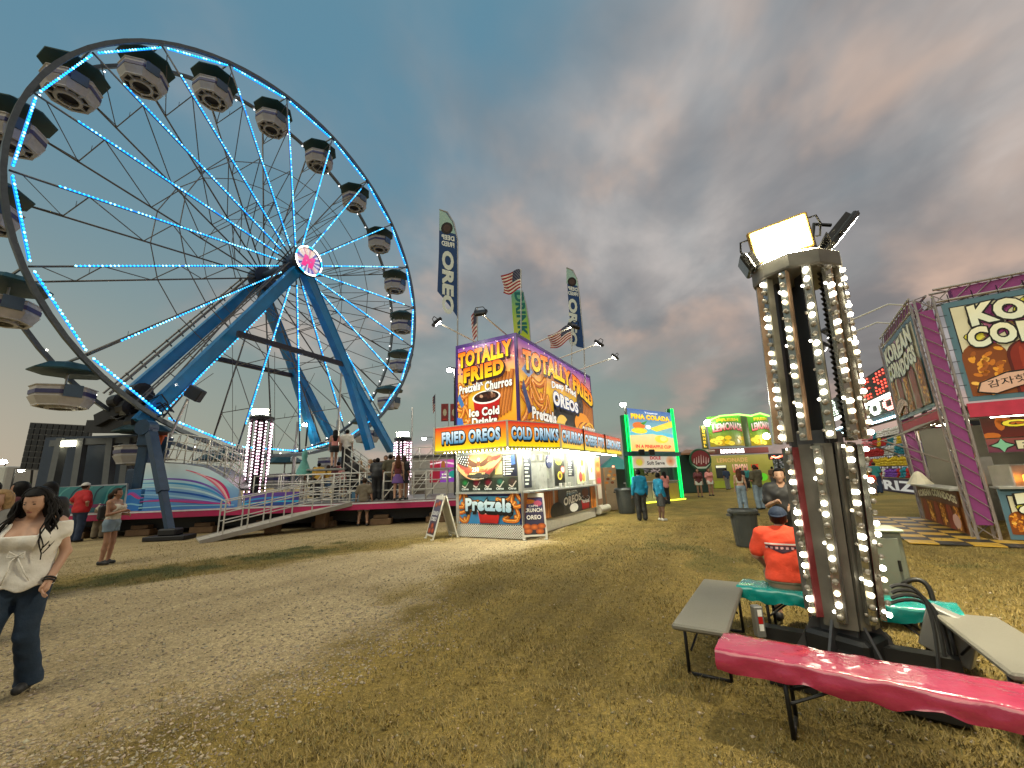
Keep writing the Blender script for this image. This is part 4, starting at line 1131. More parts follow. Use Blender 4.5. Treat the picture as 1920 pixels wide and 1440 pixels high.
# access ramp
ramp = thing('access_ramp', 'pale plank ramp with pipe rails rising from the ground to the ride deck', 'ramp', tuple(PG(378, 1017)))
r0, r1 = PG(374, 1018), tp(664, 944, .02); r1.z = .86; rd = (r1 - r0); rd2 = Vector((rd.x, rd.y, 0)).normalized(); rn = Vector((-rd2.y, rd2.x, 0))
nb = 16
for i in range(nb):
    a, c2 = r0 + rd * (i / nb) + ZV * .05, r0 + rd * ((i + .96) / nb) + ZV * .05
    b = MB(); b.prism([a, c2, c2 + rn * 1.15, a + rn * 1.15], ZV * -.05); b.build('plank', mat('ramp_board', (.40, .37, .31), .6, .1, var=.2, scale=4, dirt=.35), ramp)
b = MB()
for o2 in (0, 1.15): b.bar(r0 + rn * o2 + ZV * .0, r1 + rn * o2 - ZV * .02, .05, .14)
b.build('side_beam', mat('ramp_side', (.30, .28, .25), .5, .3), ramp)
for o2 in (.03, 1.12):
    for i in range(7):
        t = .12 + .84 * i / 6; p = r0 + rd * t + rn * o2; b = MB(); b.tube(p, p + ZV * 1.05, .022, n=6); b.build('post', whiterail, ramp)
    for hh in (1.05, .72, .40):
        b = MB(); b.tube(r0 + rd * .12 + rn * o2 + ZV * hh, r0 + rd * .96 + rn * o2 + ZV * hh, .02, n=6); b.build('rail', whiterail, ramp)
for t in (.45, .80):
    p = r0 + rd * t + rn * .60; b = MB(); b.box((p.x, p.y, p.z / 2), (.34, .5, max(.06, p.z - .06)), Mz); b.build('support_block', mat('crib_wood'), ramp)
# gate with slim bars at the right of the ramp
g_ = [PG(648, 982), PG(690, 980)]
gt = thing('crowd_gate', 'short barred crowd gate with a blue board at the ramp top', 'gate', tuple(g_[0]))
for i in range(8):
    p = g_[0] + (g_[1] - g_[0]) * i / 7; b = MB(); b.tube(p + ZV * .05, p + ZV * 1.25, .016, n=5); b.build('bar', whiterail, gt)
for z_ in (.08, 1.25): b = MB(); b.tube(g_[0] + ZV * z_, g_[1] + ZV * z_, .02, n=5); b.build('rail', whiterail, gt)
b = MB(); m0 = (g_[0] + g_[1]) / 2; b.box(m0 + ZV * .85 - Vector((0, .04, 0)), (.5, .03, .75)); b.build('board', mat('board_blue', (.06, .15, .24), .5), gt)
# operator house and dark uprights at the left end
oh = thing('operator_cabin', 'dark open control cabin with steel uprights at the left foot of the wheel', 'cabin', tuple(PG(170, 985)))
for px0, px1, w_ in ((112, 96, .28), (150, 140, .22), (205, 200, .26), (238, 232, .30)):
    b = MB(); b.bar(PY(px0 + 6, 822, 16.6), PY(px1, 925, 16.6), w_, .25); b.build('upright', mat('cabin_grey', (.12, .13, .14), .5, .2, dirt=.2), oh)
b = MB(); b.bar(PY(100, 832, 16.7), PY(262, 824, 16.7), .3, .25); b.build('lintel', mat('cabin_grey'), oh)
b = MB(); q = PY(170, 880, 17.4); b.box(q, (4.2, .2, 2.8)); b.build('back_wall', mat('cabin_inside', (.025, .04, .07), .5), oh)
b = MB(); q = PY(262, 905, 15.6); b.box(q, (.75, .5, 1.0), bev=.04); b.build('control_box', mat('box_blue', (.03, .055, .10), .4), oh)
b = MB(); q = PY(128, 832, 16.45); b.box(q, (.55, .06, .22)); b.build('tube_light', led('cabin_lamp', (1, .92, .62), 7.0, True), oh)
b = MB(); q = PY(295, 838, 17.2); b.lathe(q, [(.30, -.55), (.34, -.3), (.34, .3), (.26, .55), (.1, .62)], 14); b.build('barrel', mat('barrel_orange', (.75, .13, .02), .5), oh)
# dark panel screen behind, made of a grid of tiles
scr = thing('tile_screen', 'dark free-standing screen of small black tiles behind the wheel', 'screen', tuple(PY(90, 900, 22)))
sa, sb, sd = PY(57, 792, 22), PY(172, 798, 22), PY(37, 880, 22); ux = (sb - sa); uy = (sd - sa)
b = MB(); b.prism([sa, sb, sb + uy, sd], (0, .12, 0)); b.build('frame', mat('screen_frame', (.10, .10, .105), .5), scr)
tile = None
for i in range(10):
    for j in range(8):
        if tile is None:
            b = MB(); b.prism([Vector((0, 0, 0)), ux * .082, ux * .082 + uy * .10, uy * .10], (0, -.03, 0)); tile = b.build('tile', mat('screen_tile', (.008, .008, .010), .35), scr, local=True); o_ = tile
        else: o_ = tile.copy(); link(o_, scr); o_.parent = scr
        o_.location = sa + ux * (.012 + .098 * i) + uy * (.015 + .122 * j) - Vector((0, .01, 0)) - ORIG[scr]
b = MB()
for t in (.2, .8): q = sd + ux * t; b.tube(q, Vector((q.x, q.y + .3, 0)), .05, n=6)
b.build('stand', blackm, scr)

# ------------------------------------------------------------------ slim light towers standing by the ride
ledpink = led('led_pink_white', (.95, .55, .72), 2.2); ledwhite2 = led('led_cool_white', (1.0, .88, .93), 3.6); floodm = led('flood_face', (1.0, .92, .66), 60.0, True)
def small_tower(base, h, r, label, nflood, rails=12):
    o = thing('light_tower', label, 'light tower', tuple(base), group='slim light towers by the ferris wheel')
    b = MB(); b.lathe(base, [(r * .5, .1), (r * .42, .3), (r * .42, h)], 8); b.build('mast', blackm, o)
    b = MB(); b.box(base + ZV * .12, (r * 3.2, r * 2.2, .22), bev=.03); b.build('base', mat('tower_base', (.06, .06, .06), .6), o)
    b = MB(); b.lathe(base, [(r * 1.02, h * .97), (r * 1.12, h * .97), (r * 1.12, h * 1.0), (r * .4, h * 1.0)], 16); b.build('crown', blackm, o)
    for i in range(rails):
        t = 2 * math.pi * i / rails; d = Vector((math.cos(t), math.sin(t), 0)); low = i % 2
        z0 = h * (.16 if low else .46); z1 = h * (.96)
        rr = r if not low else r * .78
        b = MB(); b.bar(base + d * rr + ZV * z0, base + d * rr + ZV * z1, .09, .05, d); rl = b.build('led_rail', mat('rail_maroon', (.04, .012, .02), .4), o)
        b = MB(); z = z0 + .06
        while z < z1:
            for s in (-1, 1):
                if (s > 0 and low): continue
                c = base + d * (rr + .035) + ZV * z + Vector((-d.y, d.x, 0)) * (.034 * s if not low else 0)
                b.mi = 0 if random.random() < .55 else 1; b.sphere(c, .034, 6, 4)
            z += .125
        stuff(b.build('led_dots', [ledpink, ledwhite2], rl, recalc=False))
    for i in range(nflood):
        t = [-1.9, -.9, 1.2][i]; d = Vector((math.cos(t), math.sin(t), -.12)); c = base + ZV * (h + .22) + d * r * .75
        b = MB(); _, s, u = basis(d); Mq = Matrix((s, u, -d)).transposed(); b.box(c, (.34, .24, .08), Mq, bev=.02); fl = b.build('floodlight', blackm, o)
        b = MB(); b.raw([c + d * .046 + s * a * .16 + u * e * .105 for a, e in ((-1, -1), (1, -1), (1, 1), (-1, 1))], [(0, 1, 2, 3)]); b.build('lens', floodm, fl, recalc=False)
        b = MB(); b.tube(base + ZV * h, c, .025, n=5); b.build('bracket', blackm, fl)
    return o
b1 = PG(470, 990); small_tower(Vector((b1.x, b1.y, 0)), (PY(474, 783, b1.y)).z, .40, 'slim lit tower with pinkish light rows beside the swirl panel', 2)
b2 = PG(752, 962); small_tower(Vector((b2.x, b2.y, 0)), (PY(750, 822, b2.y)).z, .40, 'slim lit tower with pinkish light rows left of the food trailer', 2)
# ------------------------------------------------------------------ fried-food trailer in the middle
BA = Vector((-.875, .485, 0)).normalized(); BB = Vector((.485, .875, 0)).normalized(); BC = Vector((.16, 11.20, 0)); BW, BL = 2.12, 6.5
def bp(s, t, z=0.0): return BC + BA * s + BB * t + ZV * z
MBz = Matrix((BB, -BA * -1, ZV)).transposed()
booth = thing('food_trailer', 'brightly printed fried-food trailer with a tall sign box and orange awning signs', 'food trailer', tuple(bp(1, 3)))
alu = mat('trailer_aluminium', (.48, .48, .46), .35, .6, var=.12, dirt=.2); cream = mat('trailer_cream', (.60, .56, .46), .5, var=.08, dirt=.3); purple = mat('frame_purple', (.060, .020, .20), .4, coat=.3)
inside = mat('trailer_inside', (.55, .56, .50), .35, .2, var=.15); white_trim = mat('trim_cream', (.70, .66, .54), .4, var=.08)
def slab(name, s0, s1, t0, t1, z0, z1, m, parent=None):
    b = MB(); P = [bp(s0, t0, z0), bp(s1, t0, z0), bp(s1, t1, z0), bp(s0, t1, z0)]; b.prism(P, ZV * (z1 - z0)); return b.build(name, m, parent or booth)
slab('floor', .02, BW - .02, .02, BL - .02, .36, .50, mat('trailer_floor', (.1, .1, .1), .6))
lowR = slab('lower_wall', 0, .06, .03, BL - .5, .36, 1.17, cream); lowE = slab('lower_wall', .02, BW, -.01, .05, .36, 1.17, cream)
slab('back_wall', BW - .05, BW, .06, BL, .36, 2.95, inside); slab('rear_wall', .07, BW - .06, BL - .05, BL, .36, 2.95, inside)
slab('roof', -.02, BW + .02, -.02, BL + .02, 2.95, 3.03, alu)
endw = slab('end_wall', .06, BW, .0, .04, 1.22, 2.95, mat('end_wall_dark', (.04, .05, .045), .4)); slab('header', 0, .05, .05, BL, 2.34, 2.95, inside)
for s, t in ((.04, .04), (BW - .04, -.01), (.03, 2.05), (.03, 4.05), (.03, 5.35), (.03, BL - .06)):
    slab('post', s - .05, s + .05, t - .05, t + .05, .36 if t < 6 else .1, 2.94, alu)
slab('counter', -.22, .10, .05, BL - .5, 1.17, 1.22, alu); slab('counter', .05, BW, -.10, .04, 1.17, 1.22, alu)
# lit kitchen inside
for t0, t1, z0, z1, mm in ((.5, 1.3, .5, 1.6, 'a'), (1.4, 2.2, .5, 1.9, 'b'), (2.5, 3.6, .5, 1.45, 'a'), (3.9, 4.6, .5, 2.1, 'b'), (4.8, 6.2, .5, 1.5, 'a')):
    slab('appliance', 1.35, 2.02, t0, t1, z0, z1, alu if mm == 'a' else mat('appliance_white', (.6, .6, .58), .3))
slab('shelf', 1.7, 2.04, .4, 6.2, 2.15, 2.19, alu)
for i in range(9):
    q = bp(1.85, .7 + i * .62, 2.19); b = MB(); b.lathe(q, [(.09, 0), (.11, .22), (.10, .24)], 10); b.build('cup_stack', mat('cup_white', (.65, .62, .58), .5), booth)
for t in (1.2, 3.4, 5.4):
    b = MB(); b.box(bp(1.0, t, 2.90), (1.1, .16, .05), MBz); b.build('ceiling_lamp', led('kitchen_lamp', (1.0, 1.0, .80), 34.0, True), booth)
# lattice skirting
lat = MB(); n = 30
for i in range(-8, n + 1):
    for sgn in (1, -1):
        a = i * BW / n * 1.0; dx = .36
        p0, p1 = (a, 0.02), (a + dx, .35)
        if sgn < 0: p0, p1 = (a + dx, .02), (a, .35)
        def cl(p, q):
            (x0, y0), (x1, y1) = p, q
            if x0 > x1: x0, y0, x1, y1 = x1, y1, x0, y0
            if x1 <= 0 or x0 >= BW: return None
            if x0 < 0: y0 += (y1 - y0) * (0 - x0) / (x1 - x0); x0 = 0
            if x1 > BW: y1 = y0 + (y1 - y0) * (BW - x0) / (x1 - x0); x1 = BW
            return (x0, y0), (x1, y1)
        q = cl(p0, p1)
        if q: lat.bar(bp(q[0][0], -.02 - .006 * sgn, q[0][1]), bp(q[1][0], -.02 - .006 * sgn, q[1][1]), .022, .008, BB)
stuff(lat.build('lattice_skirt', mat('lattice_white', (.68, .66, .60), .5, var=.06), booth))
slab('lattice_backing', .02, BW - .02, .08, .10, .0, .36, mat('under_dark', (.02, .018, .012), .8))
for i in range(7):
    z0 = .02 + i * .048; slab('skirt_board', -.02 + .002 * i, .0 + .002 * i, .08, BL - .6, z0, z0 + .044, cream)
b = MB(); b.tube(bp(-.05, BL - .35, .22), bp(-.05, BL + .9, .22), .16, n=12); b.build('rolled_awning', cream, booth)
slab('rear_cabinet', -.04, .5, BL - .42, BL + .35, .36, 2.32, cream)
# tall sign box: purple frame and two printed faces
ZB, ZT = 3.05, 5.68
slab('sign_box', .06, BW - .06, .06, BL - .06, ZB, ZT - .02, mat('sign_box_inside', (.08, .05, .12), .6))
for nm, args in (('frame_bar', (-.03, .05, -.03, .05, ZB, ZT)), ('frame_bar', (BW - .05, BW + .03, -.03, .05, ZB, ZT)), ('frame_bar', (-.03, .05, BL - .05, BL + .03, ZB, ZT)), ('frame_bar', (.05, BW - .05, -.03, .05, ZT - .10, ZT)), ('frame_bar', (-.03, .05, .05, BL - .05, ZT - .10, ZT))):
    slab(nm, *args, purple)
# --- art pieces
BK = rgb(18, 14, 12); WH = rgb(245, 243, 235); YE = rgb(255, 214, 20); OR = rgb(255, 96, 5); ORB = rgb(232, 140, 40); BR = rgb(150, 78, 22); BRD = rgb(96, 46, 14); RD = rgb(196, 28, 24)
def gold_bg(A, w, h):
    A.rect(0, 0, w, h * .5, rgb(222, 140, 28), rgb(252, 200, 60)); A.layer -= 1; A.rect(0, h * .5, w, h * .78, rgb(252, 200, 60), rgb(228, 140, 130)); A.layer -= 1; A.rect(0, h * .78, w, h, rgb(228, 140, 130), rgb(110, 56, 150))
    A.layer += 1
    rr = random.Random(5)
    for i in range(60):
        x, y = rr.random() * w, h * (.58 + .42 * rr.random()); A.layer = 3; s = .015 + .03 * rr.random(); A.ellipse(x, y, s, s, rr.choice([rgb(245, 200, 225), rgb(90, 40, 120), rgb(250, 230, 190)]), 6)
    A.layer = 4
def churro(A, x0, y0, x1, y1, w=.11):
    A.ribbon([(x0, y0), (x1, y1)], w * 1.25, BRD); A.ribbon([(x0, y0), (x1, y1)], w, rgb(222, 140, 62), col2=rgb(160, 84, 26))
    A.layer -= 1
    for o in (-.28, .02, .3):
        dx, dy = x1 - x0, y1 - y0; l = math.hypot(dx, dy); A.layer -= 0; A.ribbon([(x0 - dy / l * w * o, y0 + dx / l * w * o), (x1 - dy / l * w * o, y1 + dx / l * w * o)], w * .08, rgb(125, 62, 20)); A.layer -= 1
    A.layer += 1
def pretzel(A, x, y, s, rot=0.0, c=None):
    pts = []
    for i in range(49):
        t = 2 * math.pi * i / 48; a = s * (.62 * math.sin(t) + .38 * math.sin(2 * t) * 1.0); b_ = s * (.55 * math.cos(t) - .28 * math.cos(3 * t))
        pts.append((x + a * math.cos(rot) - b_ * math.sin(rot), y + a * math.sin(rot) + b_ * math.cos(rot)))
    A.ribbon(pts, s * .40, BRD); A.ribbon(pts, s * .33, c or rgb(214, 122, 34), col2=rgb(176, 86, 22)); A.ribbon([(p[0] - s * .03, p[1] + s * .04) for p in pts], s * .08, rgb(245, 180, 80))
    rr = random.Random(int(x * 97 + y * 31)); A.up()
    for i in range(14):
        p = pts[rr.randrange(48)]; A.layer -= 1; A.ellipse(p[0] + (rr.random() - .5) * s * .15, p[1] + (rr.random() - .5) * s * .15, s * .022, s * .022, WH, 5)
def cup(A, x, y, w, h, col=RD):
    A.poly([(x - w * .40, y), (x + w * .40, y), (x + w * .5, y + h * .72), (x - w * .5, y + h * .72)], [rgb(140, 16, 16), rgb(140, 16, 16), col, col]); A.ellipse(x, y + h * .74, w * .53, h * .20, WH, 24); A.ellipse(x, y + h * .75, w * .47, h * .16, rgb(38, 16, 10), 24)
    rr = random.Random(3)
    for i in range(9):
        A.layer -= 0 if i == 0 else 1; A.ellipse(x + (rr.random() - .5) * w * .7, y + h * (.72 + .12 * rr.random()), w * .08, h * .05, rr.choice([rgb(120, 80, 60), rgb(190, 150, 120), rgb(70, 36, 24)]), 6, rr.random() * 3)
def cookie(A, x, y, r, rot=0.0, rx=1.0):
    A.ellipse(x, y, r * rx, r, rgb(18, 14, 14), 28); A.ellipse(x, y, r * rx * .90, r * .90, rgb(52, 44, 42), 28)
    A.up()
    for i in range(20):
        t = 2 * math.pi * i / 20; A.layer -= 1; A.ellipse(x + r * rx * .78 * math.cos(t), y + r * .78 * math.sin(t), r * .07, r * .07, rgb(92, 82, 78), 6)
    A.ellipse(x, y, r * rx * .5, r * .40, rgb(88, 78, 72), 20); A.ellipse(x, y, r * rx * .36, r * .26, rgb(34, 28, 28), 20)
# left face: TOTALLY FRIED / pretzels / churros / cold drinks
w, h = BW - .10, ZT - ZB - .10; A = Art((0, 0, w, h))
gold_bg(A, w, h)
for i in range(8): churro(A, w * (.52 + .052 * i), 0.02 + .05 * i, w * (.60 + .045 * i) + .03 * i, h * (.62 - .012 * (i % 3)), .10)
for x_, y_, s_, r_ in ((.10, .72, .33, .5), (.22, 1.12, .30, -.3), (.20, .30, .34, .9)): pretzel(A, x_ + .05, y_, s_, r_)
A.poly([(.02, .9), (.16, .62), (.26, .70), (.08, 1.10)], rgb(70, 120, 180)); A.poly([(0, .02), (.26, .02), (.18, .30), (0, .34)], rgb(60, 110, 190))
cup(A, w * .52, .12, .92, .98)
A.ribbon([(.60, 1.42), (.72, 1.10)], .05, RD); A.ribbon([(.66, 1.20), (.60, 1.35)], .05, WH)
A.text('STIX', .62, 1.10, .34, .16, WH, WH, out=rgb(40, 40, 130), ow=.05, bold=.03, warp=lambda u, v: (.62 + u * .34, 1.08 + v * .16 + u * .14))
A.text('TOTALLY', 0, 0, 1, 1, YE, OR, out=BK, ow=.045, bold=.055, sp=1.12, shadow=rgb(50, 20, 30), sh=(.05, -.06), warp=lambda u, v: (.06 + u * (w - .12), 1.84 + v * .50 + u * .12))
A.text('FRIED', 0, 0, 1, 1, YE, OR, out=BK, ow=.045, bold=.055, sp=1.14, shadow=rgb(50, 20, 30), sh=(.05, -.06), warp=lambda u, v: (.26 + u * 1.42, 1.36 + v * .46 + u * .10))
A.text('Pretzels', 0, 0, 1, 1, WH, WH, out=BK, ow=.05, bold=.04, sp=1.1, warp=lambda u, v: (.10 + u * .76, 1.03 + v * .26 + u * .05))
A.text('Churros', 0, 0, 1, 1, WH, WH, out=BK, ow=.05, bold=.04, sp=1.1, warp=lambda u, v: (1.02 + u * .92, 1.02 + v * .28 + u * .05))
A.text('Ice Cold', .46, .30, 1.04, .25, WH, WH, out=BK, ow=.05, bold=.045, sp=1.1)
A.text('Drinks', .56, .03, .86, .24, WH, WH, out=BK, ow=.05, bold=.045, sp=1.1)
fE = slab('sign_face', .05, BW - .05, -.012, .05, ZB, ZT - .10, mat('sign_backing', (.2, .2, .2), .5))
A.place('print', fE, bp(BW - .05, -.016, ZB), -BA, ZV, PRINT_SIGN)
# right face: TOTALLY FRIED arched over deep fried cookies
w, h = BL - .10, ZT - ZB - .10; A = Art((0, 0, w, h))
gold_bg(A, w, h)
for i in range(9): churro(A, w * (.80 + .022 * i), .05 + .06 * i, w * (.76 + .030 * i), h * .62, .17)
for x_, y_, s_, r_ in ((.35, 1.0, .55, .4), (.95, .6, .5, -.5), (.5, .35, .55, 1.2), (1.3, 1.15, .55, .2), (1.7, .5, .5, .8)): pretzel(A, x_, y_, s_, r_)
A.poly([(.05, 1.0), (.40, .30), (.65, .42), (.15, 1.30)], rgb(60, 70, 110)); A.poly([(.05, 1.55), (.5, 1.40), (.85, 1.62), (.4, 1.85)], rgb(130, 150, 185))
cookie(A, 4.35, .62, .55, 0, .9); A.poly([(2.2, .95), (4.1, .85), (4.4, .25), (3.4, .05), (2.2, .35)], BK)
cookie(A, 4.75, 1.15, .44, 0, .8); A.ellipse(2.9, .25, .5, .3, rgb(238, 196, 84), 18); A.ellipse(3.5, .15, .45, .3, rgb(30, 24, 20), 18); A.ellipse(4.9, .42, .85, .42, rgb(240, 150, 20), 22)
for k in range(4): A.ribbon(bez([(4.3 + .25 * k, .1), (4.5 + .25 * k, .6), (5.3 + .2 * k, .62), (6.2, .05 + .08 * k)]), .07, rgb(250, 190, 60) if k % 2 else BR)
arch = lambda u: 1.62 + .32 * math.sin(math.pi * min(1, u * 1.02)) - u * .34
A.text('TOTALLY FRIED', 0, 0, 1, 1, YE, OR, out=BK, ow=.045, bold=.055, sp=1.10, shadow=rgb(50, 20, 30), sh=(.05, -.06), warp=lambda u, v: (.12 + u * (w - .24), arch(u) - .06 + v * .62))
A.text('Deep Fried', 0, 0, 1, 1, WH, WH, out=rgb(40, 60, 110), ow=.04, bold=.04, sp=1.08, warp=lambda u, v: (2.1 + u * 2.2, 1.28 + v * .30 + .10 * math.sin(u * 3)))
A.text('OREOS', 0, 0, 1, 1, WH, WH, out=rgb(20, 60, 130), ow=.06, bold=.05, sp=1.1, shadow=BK, sh=(.08, -.10), warp=lambda u, v: (2.15 + u * 2.3, .80 - .02 * u + v * (.50 - .12 * u)))
A.text('Pretzels', .55, .18, 1.75, .36, WH, WH, out=BK, ow=.05, bold=.04, sp=1.08)
A.text('CHURROS', 4.75, .03, 1.5, .32, WH, WH, out=BK, ow=.05, bold=.04, sp=1.08)
fR = slab('sign_face', -.012, .05, .05, BL - .05, ZB, ZT - .10, mat('sign_backing'))
A.place('print', fR, bp(-.016, .05, ZB), BB, ZV, PRINT_SIGN)
# awning signs
OFF = .85; MZ0, MZ1 = 2.34, 3.04
mq = [(2.28, -OFF), (-.10, -OFF), (-OFF, .82), (-OFF, 2.75), (-OFF, 5.1), (-OFF, 7.35)]
texts = ['FRIED OREOS', 'COLD DRINKS', 'CHURROS', 'CHEESE STIX', 'LEMONADE']
b = MB(); roofp = [bp(*q, MZ1 - .02) for q in mq] + [bp(-.03, 7.35, MZ1 + .02), bp(-.03, -.03, MZ1 + .02), bp(2.28, -.03, MZ1 + .02)]
b.prism(roofp, ZV * -.04); b.build('awning_roof', white_trim, booth)
b = MB(); b.prism([p - ZV * (MZ1 - MZ0 - .06) for p in roofp], ZV * .03); b.build('awning_soffit', mat('soffit_white', (.72, .72, .66), .4), booth)
for i in range(5):
    p, q = bp(*mq[i], MZ0), bp(*mq[i + 1], MZ0); d = (q - p); L_ = d.length; d.normalize(); nn = d.cross(ZV)
    b = MB(); b.prism([p, q, q + ZV * (MZ1 - MZ0), p + ZV * (MZ1 - MZ0)], nn * -.05); pn = b.build('awning_sign', white_trim, booth)
    A = Art(); hh = MZ1 - MZ0
    A.rect(.03, .03, L_ - .03, .25, rgb(222, 205, 18), rgb(228, 150, 20)); A.layer -= 1; A.rect(.03, .25, L_ - .03, hh - .03, rgb(228, 150, 20), rgb(186, 34, 30))
    wd = L_ * (.80 if i == 0 else .90)
    A.text(texts[i], (L_ - wd) / 2 + .03, .20, wd, .34, rgb(40, 110, 150), rgb(205, 228, 240), out=BK, ow=.055, bold=.05, sp=1.1, shadow=BK, sh=(.06, -.10))
    A.place('print', pn, p + nn * .004, d, ZV, PRINT_LIT)
    for e in (p, q): b = MB(); b.bar(e + nn * .012, e + nn * .012 + ZV * hh, .06, .04); b.build('edge_trim', white_trim, pn)
    b = MB(); k = max(4, int(L_ / .12))
    for j in range(k):
        c0, c1 = p + d * (L_ * j / k), p + d * (L_ * (j + 1) / k); b.face([c0 + nn * .02, c0 + nn * .02 - ZV * .03, (c0 + c1) / 2 + nn * .02 - ZV * .075, c1 + nn * .02 - ZV * .03, c1 + nn * .02])
    b.build('scalloped_fringe', mat('fringe_yellow', (.52, .46, .03), .6), pn, recalc=False)
    b = MB(); c0 = p - nn * .22 + d * .1; c1 = q - nn * .22 - d * .1; b.tube(c0 + ZV * -.0, c1, .03, n=6); b.build('tube_light', led('awning_tube', (1.0, .99, .80), 60.0, True), booth)
p, q = bp(*mq[0], MZ0), bp(2.28, -.02, MZ0); b = MB(); b.prism([p, q, q + ZV * .7, p + ZV * .7], BA * -.05); b.build('awning_side', white_trim, booth)
# end wall: eagle banner, menus, bottled drinks shelf
A = Art(); A.rect(.05, 0.02, 2.0, 1.02, rgb(36, 40, 34), rgb(120, 116, 92))
A.rect(.05, .02, 2.0, .36, rgb(20, 26, 20), rgb(38, 46, 34))
for i, c in enumerate((rgb(20, 110, 50), rgb(130, 24, 44), rgb(120, 22, 40), rgb(24, 84, 66), rgb(60, 40, 34))):
    x_ = .20 + i * .39; A.ellipse(x_ + .05, .24, .14, .11, c, 12, edge=rgb(24, 20, 16)); A.layer -= 1; A.ribbon([(x_ - .06, .16), (x_ + .04, .10)], .03, rgb(190, 180, 165)); A.layer -= 1; A.ribbon([(x_ + .04, .10), (x_ + .17, .26)], .03, rgb(190, 180, 165)); A.layer -= 1; A.text('Citrus', x_ - .08, .035, .24, .06, rgb(200, 205, 200), bold=.03); A.layer -= 1
A.layer += 2
A.rect(1.52, .38, 1.97, .98, rgb(14, 18, 40), rgb(24, 26, 30))
for i in range(8):
    y_ = .43 + i * .067; A.layer = 12; A.ellipse(1.57, y_ + .012, .026, .024, WH, 8); A.layer = 12; A.rect(1.62, y_, 1.62 + .16 + .05 * (i % 3), y_ + .030, rgb(215, 215, 200))
A.poly([(1.80, .68), (1.93, .70), (1.90, .96), (1.78, .94)], rgb(40, 70, 130))
A.rect(1.28, .45, 1.5, .80, rgb(214, 190, 110), rgb(232, 214, 150))
A.place('menu_print', endw, bp(BW - .04, -.004, 1.24), -BA, ZV, PRINT_GLOW)
ban = thing('eagle_banner', 'flag-striped banner with a spread eagle reading 250 under the awning sign', 'banner', tuple(bp(1.4, -.09, 1.4)))
A = Art()
def bmap(u, v):  # sagging cloth outline in the panel frame
    return (.02 + u * 1.46, .98 - (1 - v) * (.72 - 1.0 * (u - .45) ** 2 * 1.7))
def bpoly(pts, c): A.poly([bmap(*p) for p in pts], c)
G = 16
for i in range(G):
    for j in range(10):
        u0, u1, v0, v1 = i / G, (i + 1) / G, j / 10, (j + 1) / 10; A.layer = 0
        def cc(u, v):
            if u < .28 and v > .45: return rgb(22, 30, 34)
            s = math.sin((v * 9 + u * 5 + math.sin(u * 9) * .5)); base = rgb(206, 150, 100) if s > 0 else rgb(118, 34, 26)
            g = math.exp(-((u - .5) ** 2) / .03 - ((v - .7) ** 2) / .08); gold = rgb(226, 186, 96)
            return tuple(base[k] * (1 - g) + gold[k] * g for k in range(3))
        A.poly([bmap(u0, v0), bmap(u1, v0), bmap(u1, v1), bmap(u0, v1)], [cc(u0 + .01, v0 + .01), cc(u1 - .01, v0 + .01), cc(u1 - .01, v1 - .01), cc(u0 + .01, v1 - .01)])
rr = random.Random(2)
for i in range(5):
    for j in range(4): A.layer = 2; x_, y_ = bmap(.03 + .055 * i + .02 * (j % 2), .55 + .12 * j); A.ellipse(x_, y_, .016, .016, WH, 5)
A.layer = 3
for sg in (-1, 1):
    A.poly([bmap(.5, .62), bmap(.5 + sg * .10, .72), bmap(.5 + sg * .26, .88), bmap(.5 + sg * .22, .66), bmap(.5 + sg * .30, .62), bmap(.5 + sg * .16, .50), bmap(.5 + sg * .05, .50)], rgb(70, 38, 18)); A.layer -= 1
A.up(); A.ellipse(*bmap(.5, .66), .07, .10, rgb(96, 54, 26), 12); A.ellipse(*bmap(.5, .80), .045, .05, rgb(236, 226, 200), 12)
A.ellipse(*bmap(.5, .17), .38, .085, rgb(28, 24, 18), 24); A.text('250', .53, .50, .24, .12, WH, WH, bold=.02); A.text('ANNIVERSARY', .44, .42, .56, .055, rgb(240, 214, 140), bold=.03); A.text('1776 - 2026', .60, .355, .26, .03, rgb(220, 214, 200), bold=.03); A.text('Celebration', .52, .29, .42, .045, rgb(220, 214, 200), bold=.03)
A.place('cloth', ban, bp(BW - .06, -.10, 1.28), -BA, ZV, PRINT_CLOTH, eps=.002, fold=lambda a, c: BB * (-.02 * math.sin(a * 7)))
# lower panels
w, h = BW - .04, .80; A = Art((0, 0, w, h))
A.rect(0, 0, w, h, rgb(18, 30, 90), rgb(22, 34, 96)); A.rect(.06, .0, w - .06, h - .07, rgb(46, 120, 180), rgb(90, 170, 215))
for x_, y_, r_ in ((.22, .22, .3), (.42, .52, -.4), (w - .25, .25, 1.0), (w - .45, .54, .2), (.12, .60, .8), (w - .10, .62, -.8)): pretzel(A, x_, y_, .30, r_)
cup(A, w * .52, .02, .72, .44)
A.text('Pretzels', 0, 0, 1, 1, rgb(150, 190, 215), rgb(225, 240, 248), out=BK, ow=.06, bold=.055, sp=1.1, shadow=BK, sh=(.04, -.07), warp=lambda u, v: (.30 + u * 1.50, .34 + v * .36 - .10 * (u - .35) ** 2))
A.place('pretzel_print', lowE, bp(BW - .02, -.014, .37), -BA, ZV, PRINT)
w, h = BL - .6, .80; A = Art((0, 0, w, h))
A.rect(0, 0, w, h, rgb(120, 66, 30), rgb(196, 128, 70))
for i in range(9): churro(A, .6 + .13 * i, .02, .75 + .13 * i, h - .05, .12)
A.rect(2.3, 0, 5.3, h, rgb(34, 30, 30), rgb(90, 90, 96)); A.ellipse(2.2, .16, .55, .26, BK, 20); A.ellipse(3.5, .2, .6, .24, rgb(24, 20, 20), 20); A.ellipse(3.6, .16, .4, .14, WH, 16)
